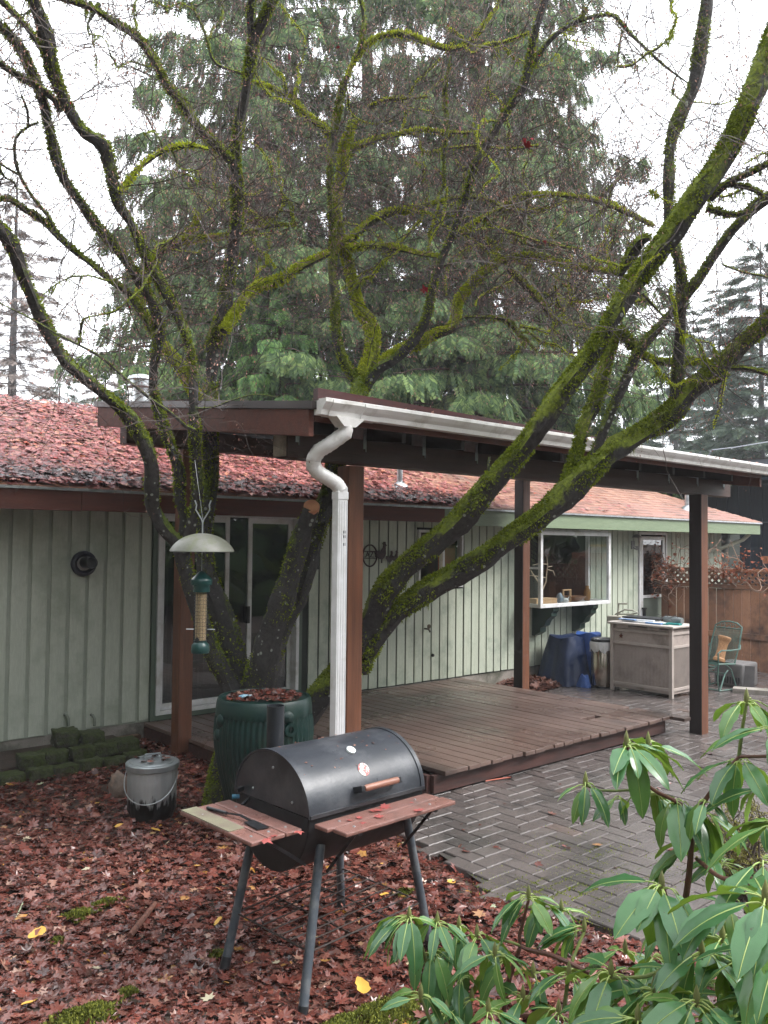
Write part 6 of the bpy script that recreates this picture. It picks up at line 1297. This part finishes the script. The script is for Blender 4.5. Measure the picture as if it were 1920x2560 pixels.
leaves('pale_leaves', P, .026, .3, islands('pale_scraps', [(0, (.40, .28, .18)), (.5, (.45, .42, .30)), (.8, (.5, .25, .04)), (1, (.30, .33, .22))], .6, .3), kind='stuff', label='scattered pale and yellowish leaf scraps among the red leaves', cat='leaves')
P = [on(2, .006, x, y) for x, y in ((1160, 2120), (1240, 2118), (1165, 2128), (1150, 2115), (1300, 2068), (1355, 2068), (1420, 2120), (1500, 1990), (1345, 2160), (1640, 2010), (1460, 2060), (1250, 2122), (1410, 2115))]+[(random.uniform(4.3, 10), random.uniform(1.5, 5), .008) for _ in range(60)]
leaves('patio_leaves', P, .030, .3, M['litter'], kind='stuff', label='a few dark leaves scattered on the wet pavers', cat='leaves')
for nm, cx, cy, sx, sy, h, n, lab in (('leaf_pile', 9.6, 7.75, .75, .28, .16, 2600, 'heap of brown dead leaves against the foundation beside the deck'), ('leaf_pile', 13.4, 4.9, .38, 1.0, .16, 1500, 'brown leaf heap at the foot of the fence behind the chair')):
    P = []
    for _ in range(n):
        a, r_ = random.uniform(0, 6.28), random.random()**.5; x, y = cx+sx*r_*math.cos(a), cy+sy*r_*math.sin(a); P.append((x, y, random.random()*h*(1-r_*r_)+.01))
    leaves(nm, P, .05, .6, M['brown_leaf'], kind='stuff', label=lab, cat='leaves')
# ground moss
M['moss_ground'] = islands('ground_moss', [(0, (.05, .06, .012)), (.5, (.12, .14, .02)), (1, (.26, .27, .05))], .8, .2, trans=.2)
def moss_patch(x0, y0, rx, ry, h, n, lab, mat='moss_ground'):
    P = []; D = []; px_ = x0*37
    for _ in range(n):
        a = random.uniform(0, 6.28); r_ = random.random()**.5*(1+.3*math.sin(3*a+px_)+.2*math.sin(7*a+2*px_))+abs(random.gauss(0, .12)); x, y = x0+rx*r_*math.cos(a), y0+ry*r_*math.sin(a)
        P.append((x, y, gz(x, y)+.015+h*(1-min(1, r_*r_))*(.8+.3*math.sin(x*40)*math.sin(y*37)))); D.append((random.gauss(0, .5), random.gauss(0, .5), 1))
    P = np.array(P); Mx = frames(np.array(D), rng.uniform(0, 6.28, n))*rng.uniform(.010, .024, n)[:, None, None]
    V_, F_ = scatter([(-.25, 0, 0), (.25, 0, 0), (.18, .6, .1), (-.18, .6, .1), (0, 1, -.05)], [(0, 1, 2), (0, 2, 3), (3, 2, 4)], Mx, P); tag(np_mesh('moss_patch', V_, F_, M[mat]), lab, 'moss', kind='stuff')
for px, py, rx, ry, h, n, lab in ((200, 2290, .07, .05, .03, 900, 'small moss clump among the leaves left of the grill'), (262, 2262, .09, .03, .02, 700, 'moss streak just right of the small clump'), (215, 2550, .13, .09, .05, 3000, 'rounded moss hump at the lower left edge of the ground'), (145, 2355, .03, .03, .02, 300, 'tiny dark moss tuft near the left yellow leaf'), (318, 2478, .035, .03, .025, 350, 'tiny moss tuft low in the leaves left of the grill'), (1010, 2235, .05, .04, .02, 400, 'tiny moss tuft behind the right grill legs'), (545, 2372, .05, .03, .015, 300, 'thin moss spot by the rear left grill foot')):
    c = on(2, .03, px, py); moss_patch(c[0], c[1], rx, ry, h, n, lab)
moss_patch(*on(2, .03, 900, 2560)[:2], .32, .10, .05, 7000, 'bright moss bank below the front grill leg')
moss_patch(*on(2, .03, 985, 2535)[:2], .14, .08, .05, 3000, 'bright moss hump between the grill and the rhododendron')
# moss in paver joints
P = []; D = []
for _ in range(2600):
    c = on(2, 0, *(random.choice(((1400, 2215), (1375, 2290), (1470, 2240), (1330, 2230), (1440, 2120), (1560, 2165), (1600, 2190), (1290, 2240)))))
    x = round((c[0]+random.gauss(0, .22))/.1)*.1 if random.random() < .5 else c[0]+random.gauss(0, .22); y = c[1]+random.gauss(0, .18)
    if abs(x/.1-round(x/.1)) > .01: y = round(y/.1)*.1
    P.append((x+random.gauss(0, .004), y+random.gauss(0, .004), -.004)); D.append((random.gauss(0, .6), random.gauss(0, .6), 1))
P = np.array(P); Mx = frames(np.array(D), rng.uniform(0, 6.28, len(P)))*.012
V_, F_ = scatter([(-.3, 0, 0), (.3, 0, 0), (0, 1, 0)], [(0, 1, 2)], Mx, P); tag(np_mesh('joint_moss', V_, F_, M['moss_tuft']), 'thin green moss growing in the paver joints', 'moss', kind='stuff')
# ================================================================== vine over the lattice
vn = empty('climbing_vine', (FX, 7, 1.3), 'dry leafless vine tangled along the top of the fence lattice', 'vine')
b = MB(); P = []
for k in range(95):
    y = random.uniform(4.6, 8.4) if k % 3 else random.uniform(7.2, 8.6); p = np.array([FX-.05+random.uniform(-.1, .1), y, random.uniform(1.25, 1.75)]); d = np.array([random.gauss(-.2, .4), random.gauss(.2, 1), random.gauss(.15, .5)]); d /= np.linalg.norm(d); pts = [p]
    for i in range(random.randint(7, 13)):
        d = d+rng.normal(0, .38, 3)+np.array([0, 0, (1.62-pts[-1][2])*.25]); d /= np.linalg.norm(d); pts.append(pts[-1]+d*.085)
        if random.random() < .45: P.append(pts[-1]+rng.normal(0, .04, 3))
    b.tube(pts, np.linspace(random.uniform(.006, .011), .003, len(pts)), 5)
for px, py in ((1640, 1350), (1650, 1372), (1900, 1380), (1790, 1360), (1825, 1350)):
    p = on(0, FX-.1, px, py); q_ = on(0, FX, px+30, 1440); b.tube([q_, (p+q_)/2+rng.normal(0, .03, 3), p], [.009, .007, .003], 5)
b.build('stems', M['vine_stem'], vn, smooth=True)
Pl = P+[on(0, FX-.25, 1640+random.gauss(0, 22), 1425+random.gauss(0, 30)) for _ in range(260)]+[on(0, FX-.1, 1830+random.gauss(0, 50), 1420+random.gauss(0, 22)) for _ in range(230)]
leaves('dry_leaves', Pl, .035, 1.1, M['vine_leaf'], parent=vn)['kind'] = 'stuff'
# ================================================================== rhododendrons
random.seed(21); rng = np.random.default_rng(22)
def rleaf_tpl(n=9, curl=.55, fold=.16):
    V = []; F = []
    for i in range(n+1):
        s_ = i/n; w_ = .155*(math.sin(math.pi*min(1, s_**.82)))**.75*(1 if s_ < .98 else .3)+.004; ang = curl*s_; y = s_*math.cos(ang*.8); z = -s_*math.sin(ang)*.55
        for t_ in (-1, -.5, 0, .5, 1): V.append((t_*w_*(1+.05*math.sin(i*2.3+t_)), y, z+.012*abs(t_)*math.sin(i*1.9+t_*2)+fold*w_*abs(t_)*1.2-(.012 if t_ == 0 else 0)-(.05*w_*t_*t_*2)))
    for i in range(n):
        for k in range(4): a = i*5+k; F.append((a, a+1, a+6, a+5))
    return np.array(V), np.array(F)
RT, RF = rleaf_tpl()
mt, t, bs, o = nodes('rhododendron_leaf'); g = t.nodes.new("ShaderNodeNewGeometry")
c = ramp(t, g.outputs['Random Per Island'], [(0, (.032, .110, .042)), (.5, (.060, .175, .065)), (.85, (.095, .23, .08)), (1, (.18, .30, .05))])
n_ = noise(t, coords(t), 38, 4); c = mixc(t, .3, c, mixc(t, n_, (.02, .07, .025), (.09, .20, .07)))
spot = ramp(t, noise(t, coords(t), 60, 2), [(.73, (0, 0, 0)), (.76, (1, 1, 1))]); c = mixc(t, math_(t, 'MULTIPLY', spot, .8), c, (.04, .03, .02))
back = ramp(t, g.outputs['Random Per Island'], [(0, (.14, .27, .025)), (1, (.21, .34, .05))])
c2_ = mixc(t, g.outputs['Backfacing'], c, back); t.links.new(c2_, bs.inputs['Base Color'])
t.links.new(ramp(t, g.outputs['Backfacing'], [(0, (.26, .26, .26)), (1, (.7, .7, .7))]), bs.inputs['Roughness']); bs.inputs['Specular IOR Level'].default_value = .5
bump(t, bs, noise(t, coords(t), 90, 3), .12, .003)
tr = t.nodes.new("ShaderNodeBsdfTranslucent"); t.links.new(mixc(t, .5, c2_, (.25, .42, .04)), tr.inputs[0]); ms = t.nodes.new("ShaderNodeMixShader"); ms.inputs[0].default_value = .22
t.links.new(bs.outputs[0], ms.inputs[1]); t.links.new(tr.outputs[0], ms.inputs[2]); t.links.new(ms.outputs[0], o.inputs[0]); M['rleaf'] = mt
M['midrib'] = pm('pale_midrib', (.34, .42, .12), (.26, .36, .10), 20, .5, 0)
M['rstem'] = pm('red_brown_stem', (.13, .045, .03), (.08, .035, .025), 20, .6, .2)
M['green_stem'] = pm('green_stem', (.16, .20, .05), (.12, .15, .05), 20, .6, .2)
C5 = lambda x, y: (860+x/1.565, 1700+y/1.565)
def whorl(par, px, py, dep, L, n=9, el=(-.3, -1.25), az0=None, spread=6.283, bud=True, lean=(0, 0), src=False):
    sx, sy = (px, py) if src else C5(px, py); c = at(sx, sy, dep); Ps = []; Dv = []; Sz = []; Rl = []; pet = MB(); rib = MB()
    for k in range(n):
        a = (az0 if az0 is not None else random.uniform(0, 6.28))+spread*k/n+random.uniform(-.22, .22) if True else 0
        e = random.uniform(*el)*(.86 if k % 3 else .45); s_ = L*random.uniform(.58, 1.15); hd = np.array([math.cos(a), math.sin(a), 0])
        d0 = hd*math.cos(.15)+gw*math.sin(.15); p0 = c+gw*random.uniform(-.012, .004); p1 = p0+d0*.022*(L/.13); d = hd*math.cos(e)+gw*math.sin(e); p2 = p1+d*.008
        pet.tube([p0, (p0+p1)/2+gw*.003, p1, p2], .0017, 5); Ps.append(p2); Dv.append(d); Sz.append(s_); Rl.append(random.gauss(0, .22))
    Mx = frames(np.array(Dv), np.array(Rl)); Mx = Mx*np.array(Sz)[:, None, None]; Mx[:, :, 0] *= rng.uniform(.85, 1.2, len(Sz))[:, None]
    V_, F_ = scatter(RT, RF, Mx, np.array(Ps)); o = np_mesh('leaf_whorl', V_, F_, M['rleaf'], par, smooth=True)
    q_ = V_.reshape(len(Ps), -1, 5, 3)
    for k in range(len(Ps)): nrm = Mx[k][:, 2]/np.linalg.norm(Mx[k][:, 2]); rib.tube(q_[k, :, 2]+nrm*.0008, np.linspace(.0016, .0005, q_.shape[1]), 4, False)
    rib.v += pet.v; o_ = len(rib.v)-len(pet.v); rib.f += [tuple(i+o_ for i in f_) for f_ in pet.f]; rib.build('midribs', M['midrib'], o)
    if bud: b = MB(); b.lathe([(.003, -.01), (.007, .005), (.007, .014), (.004, .026), (.0005, .036)], c, 10); b.build('bud', pm('bud_green', (.20, .22, .07), (.15, .15, .06), 30, .5, 0) if 'bud' not in M else M['bud'], o, smooth=True)
    return c
M['bud'] = pm('bud_green', (.20, .22, .07), (.15, .15, .06), 30, .5, 0)
ra = empty('rhododendron', tuple(on(2, 0, 1860, 2700)), 'tall rhododendron with long glossy drooping leaves at the right edge', 'shrub')
rb_ = empty('rhododendron', tuple(on(2, 0, 1200, 2750)), 'low rhododendron in front of the paved patio by the grill', 'shrub')
def stem(par, pts, r, mat='rstem', depth=None):
    P = [at(*C5(x, y), d_) for x, y, d_ in pts]; Q, q = crom(P, np.linspace(r[0], r[1], len(P)), .03); b = MB(); b.tube(Q, q, 8); b.build('stem', M[mat], par, smooth=True)
# tall one
stem(ra, [(1575, 90, 2.2), (1560, 180, 2.2), (1545, 300, 2.2)], (.004, .005), 'green_stem'); stem(ra, [(1545, 300, 2.2), (1420, 460, 2.2), (1370, 560, 2.2), (1350, 760, 2.2), (1320, 1000, 2.25), (1300, 1400, 2.3)], (.005, .010))
stem(ra, [(1105, 250, 2.3), (1170, 400, 2.3), (1290, 470, 2.25), (1372, 520, 2.2)], (.004, .006)); stem(ra, [(945, 410, 2.35), (1000, 432, 2.35), (1130, 430, 2.32), (1190, 410, 2.3)], (.003, .004), 'green_stem')
stem(ra, [(1545, 300, 2.2), (1660, 298, 2.1), (1750, 290, 2.0)], (.004, .004)); stem(ra, [(1650, 860, 1.7), (1600, 780, 1.8), (1480, 775, 2.0), (1380, 700, 2.2)], (.006, .005)); stem(ra, [(1245, 800, 1.95), (1290, 960, 2.0), (1310, 1200, 2.1), (1330, 1400, 2.2)], (.005, .008))
stem(ra, [(1290, 1110, 2.0), (1180, 1160, 1.95), (1050, 1165, 1.95)], (.005, .004), 'green_stem'); stem(ra, [(1215, 1215, 1.9), (1300, 1320, 1.95), (1360, 1420, 2.0)], (.004, .005), 'green_stem')
stem(ra, [(1660, 860, 1.6), (1720, 1000, 1.7), (1760, 1300, 1.8)], (.007, .009))
whorl(ra, 1575, 85, 2.2, .155, 9, (.05, -1.1)); whorl(ra, 1550, 312, 2.2, .135, 9, (-.35, -1.35), bud=False); whorl(ra, 1105, 248, 2.3, .165, 12, (.0, -1.3)); whorl(ra, 1190, 250, 2.38, .16, 6, (-.1, -.9), az0=-.6, spread=2.2)
whorl(ra, 945, 408, 2.35, .115, 6, (-.6, -1.2), az0=2.6, spread=3.5); whorl(ra, 1200, 440, 2.3, .155, 8, (-.8, -1.4), bud=False); whorl(ra, 1300, 470, 2.25, .15, 7, (-.5, -1.3), bud=False); whorl(ra, 1075, 455, 2.4, .09, 4, (-.5, -1.1), bud=False)
whorl(ra, 1415, 470, 2.15, .10, 4, (-.6, -1.3), bud=False); whorl(ra, 1380, 530, 2.2, .18, 5, (-.7, -1.2), az0=-1.2, spread=1.8, bud=False); whorl(ra, 1380, 640, 2.25, .13, 7, (-.1, -.9), bud=False)
whorl(ra, 1243, 805, 1.95, .17, 10, (-.05, -1.3)); whorl(ra, 1500, 865, 1.8, .13, 7, (.1, -1.0)); whorl(ra, 1650, 860, 1.5, .16, 10, (.1, -.8)); whorl(ra, 1640, 700, 1.7, .15, 6, (-.2, -.9), bud=False)
whorl(ra, 1700, 560, 1.8, .16, 7, (-.2, -1.2)); whorl(ra, 1690, 180, 2.0, .15, 7, (-.2, -1.2)); whorl(ra, 1660, 420, 2.1, .14, 5, (-.5, -1.3), bud=False)
whorl(ra, 1045, 1150, 1.95, .15, 10, (.0, -1.1)); whorl(ra, 1215, 1212, 1.9, .14, 9, (-.1, -1.1)); whorl(ra, 1400, 1075, 1.85, .15, 9, (-.0, -1.2)); whorl(ra, 1560, 1120, 1.8, .14, 9, (.1, -1.0)); whorl(ra, 1480, 1010, 1.95, .14, 8, (.1, -.9))
whorl(ra, 1600, 1270, 1.75, .13, 9, (.1, -1.0)); whorl(ra, 1380, 1260, 1.75, .15, 9, (.1, -1.0)); whorl(ra, 1150, 1330, 1.8, .14, 9, (.1, -1.0)); whorl(ra, 1480, 1350, 1.8, .14, 9, (.1, -1)); whorl(ra, 1320, 1150, 2.1, .14, 9, (.1, -1)); whorl(ra, 1700, 1050, 1.65, .14, 8, (.1, -1)); whorl(ra, 1300, 940, 2.1, .13, 6, (-.2, -1.2), bud=False)
for px, py, d_, L_ in ((1540, 960, 2.1, .14), (1620, 990, 2.0, .13), (1430, 1180, 2.1, .13), (1530, 1230, 2.0, .13), (1650, 1180, 1.9, .13), (1260, 1290, 2.1, .13), (1420, 1330, 1.95, .13), (1560, 1340, 1.9, .13), (1210, 1080, 2.3, .12), (1100, 1220, 2.2, .13), (1480, 720, 2.3, .11), (1640, 560, 2.3, .12)): whorl(ra, px, py, d_, L_, 9, (.1, -1.15), bud=False)
# low one
stem(rb_, [(255, 935, 2.5), (290, 1000, 2.5), (340, 1150, 2.5), (420, 1300, 2.5), (560, 1500, 2.6)], (.004, .007), 'green_stem'); stem(rb_, [(725, 850, 2.5), (700, 950, 2.5), (690, 1040, 2.5), (820, 1080, 2.4), (960, 1145, 2.35)], (.004, .007)); stem(rb_, [(590, 1075, 2.4), (620, 1020, 2.45), (690, 1040, 2.5)], (.004, .004), 'green_stem')
stem(rb_, [(300, 1240, 2.3), (340, 1340, 2.3), (380, 1450, 2.3)], (.003, .006), 'green_stem'); stem(rb_, [(690, 1040, 2.5), (640, 1200, 2.5), (600, 1500, 2.5)], (.006, .009)); stem(rb_, [(940, 985, 2.45), (900, 1080, 2.42), (880, 1150, 2.4), (860, 1300, 2.4)], (.004, .006), 'green_stem'); stem(rb_, [(600, 1330, 2.6), (720, 1310, 2.55), (900, 1330, 2.5)], (.006, .008))
whorl(rb_, 255, 930, 2.5, .13, 10, (.05, -1.2)); whorl(rb_, 365, 950, 2.55, .12, 8, (-.1, -1.3)); whorl(rb_, 450, 965, 2.6, .11, 6, (-.1, -1.0)); whorl(rb_, 340, 1060, 2.5, .135, 9, (-.9, -1.45), bud=False); whorl(rb_, 420, 1050, 2.55, .13, 7, (-.9, -1.4), bud=False)
whorl(rb_, 722, 848, 2.5, .125, 11, (-.1, -1.4)); whorl(rb_, 780, 880, 2.55, .12, 7, (-.6, -1.4), bud=False); whorl(rb_, 850, 900, 2.55, .10, 5, (.0, -1.2)); whorl(rb_, 940, 975, 2.45, .12, 8, (.0, -1.2)); whorl(rb_, 590, 1072, 2.4, .125, 10, (.0, -1.3))
whorl(rb_, 640, 1100, 2.5, .13, 8, (-.7, -1.4), bud=False); whorl(rb_, 300, 1235, 2.3, .12, 8, (-.1, -1.2)); whorl(rb_, 565, 1295, 2.2, .12, 8, (.0, -1.1)); whorl(rb_, 880, 1150, 2.3, .14, 9, (.0, -1.0)); whorl(rb_, 740, 1150, 2.4, .12, 5, (-.1, -.9)); whorl(rb_, 460, 1170, 2.5, .13, 8, (-.5, -1.3), bud=False); whorl(rb_, 400, 1300, 2.35, .12, 8, (.0, -1.1)); whorl(rb_, 980, 1280, 2.1, .14, 9, (.1, -1.1)); whorl(rb_, 840, 1300, 2.2, .13, 8, (.1, -1.1)); whorl(rb_, 1100, 1060, 2.4, .12, 6, (0, -1))
whorl(rb_, 245, 935, 2.5, .165, 4, (-.4, -.95), az0=1.75, spread=1.5, bud=False); whorl(rb_, 300, 1000, 2.52, .14, 5, (-.5, -1.2), az0=1.6, spread=2.4, bud=False); whorl(rb_, 520, 1000, 2.5, .13, 7, (-.1, -1.2)); whorl(rb_, 700, 1240, 2.35, .13, 9, (.05, -1.1)); whorl(rb_, 500, 1250, 2.45, .13, 8, (0, -1.2))
# ================================================================== small mossy azalea on the right
az = empty('mossy_azalea', tuple(on(2, 0, 1850, 2200)), 'small twiggy shrub smothered in olive moss behind the tall rhododendron', 'shrub')
b = MB(); P = []; D = []; base = at(1870, 2260, 3.0)
for k in range(44):
    tgt = at(random.uniform(1755, 1925), random.uniform(2000, 2180), random.uniform(2.8, 3.3)); pts = [base+rng.normal(0, .03, 3)]; m_ = 10
    for i in range(1, m_+1): t_ = i/m_; pts.append(base*(1-t_)+tgt*t_+rng.normal(0, .010, 3)+np.array([0, 0, .05*math.sin(t_*3)]))
    b.tube(pts, np.linspace(.006, .0012, m_+1), 5)
    for i in range(3, m_+1):
        if random.random() < .8:
            for _ in range(26): P.append(np.array(pts[i])+rng.normal(0, .009, 3)); D.append(rng.normal(0, 1, 3))
b.build('stems', M['twig'], az)
P = np.array(P); Mx = frames(np.array(D), rng.uniform(0, 6.28, len(P)))*rng.uniform(.006, .014, len(P))[:, None, None]
V_, F_ = scatter([(-.2, 0, 0), (.2, 0, 0), (0, 1, 0)], [(0, 1, 2)], Mx, P); np_mesh('moss', V_, F_, islands('olive_moss', [(0, (.08, .08, .02)), (.5, (.16, .15, .04)), (1, (.28, .25, .07))], .8, .2), az)['kind'] = 'stuff'

# ================================================================== the damp air
hz = MB(); hz.box(-20, -20, -1.2, 70, 70, 40)
hm = bpy.data.materials.new('damp_haze'); hm.use_nodes = True; t = hm.node_tree; t.nodes.clear(); o_ = t.nodes.new("ShaderNodeOutputMaterial"); v = t.nodes.new("ShaderNodeVolumePrincipled")
v.inputs['Color'].default_value = (.93, .95, 1, 1); v.inputs['Density'].default_value = .0015; t.links.new(v.outputs[0], o_.inputs['Volume'])
tag(hz.build('haze', hm), kind='stuff')
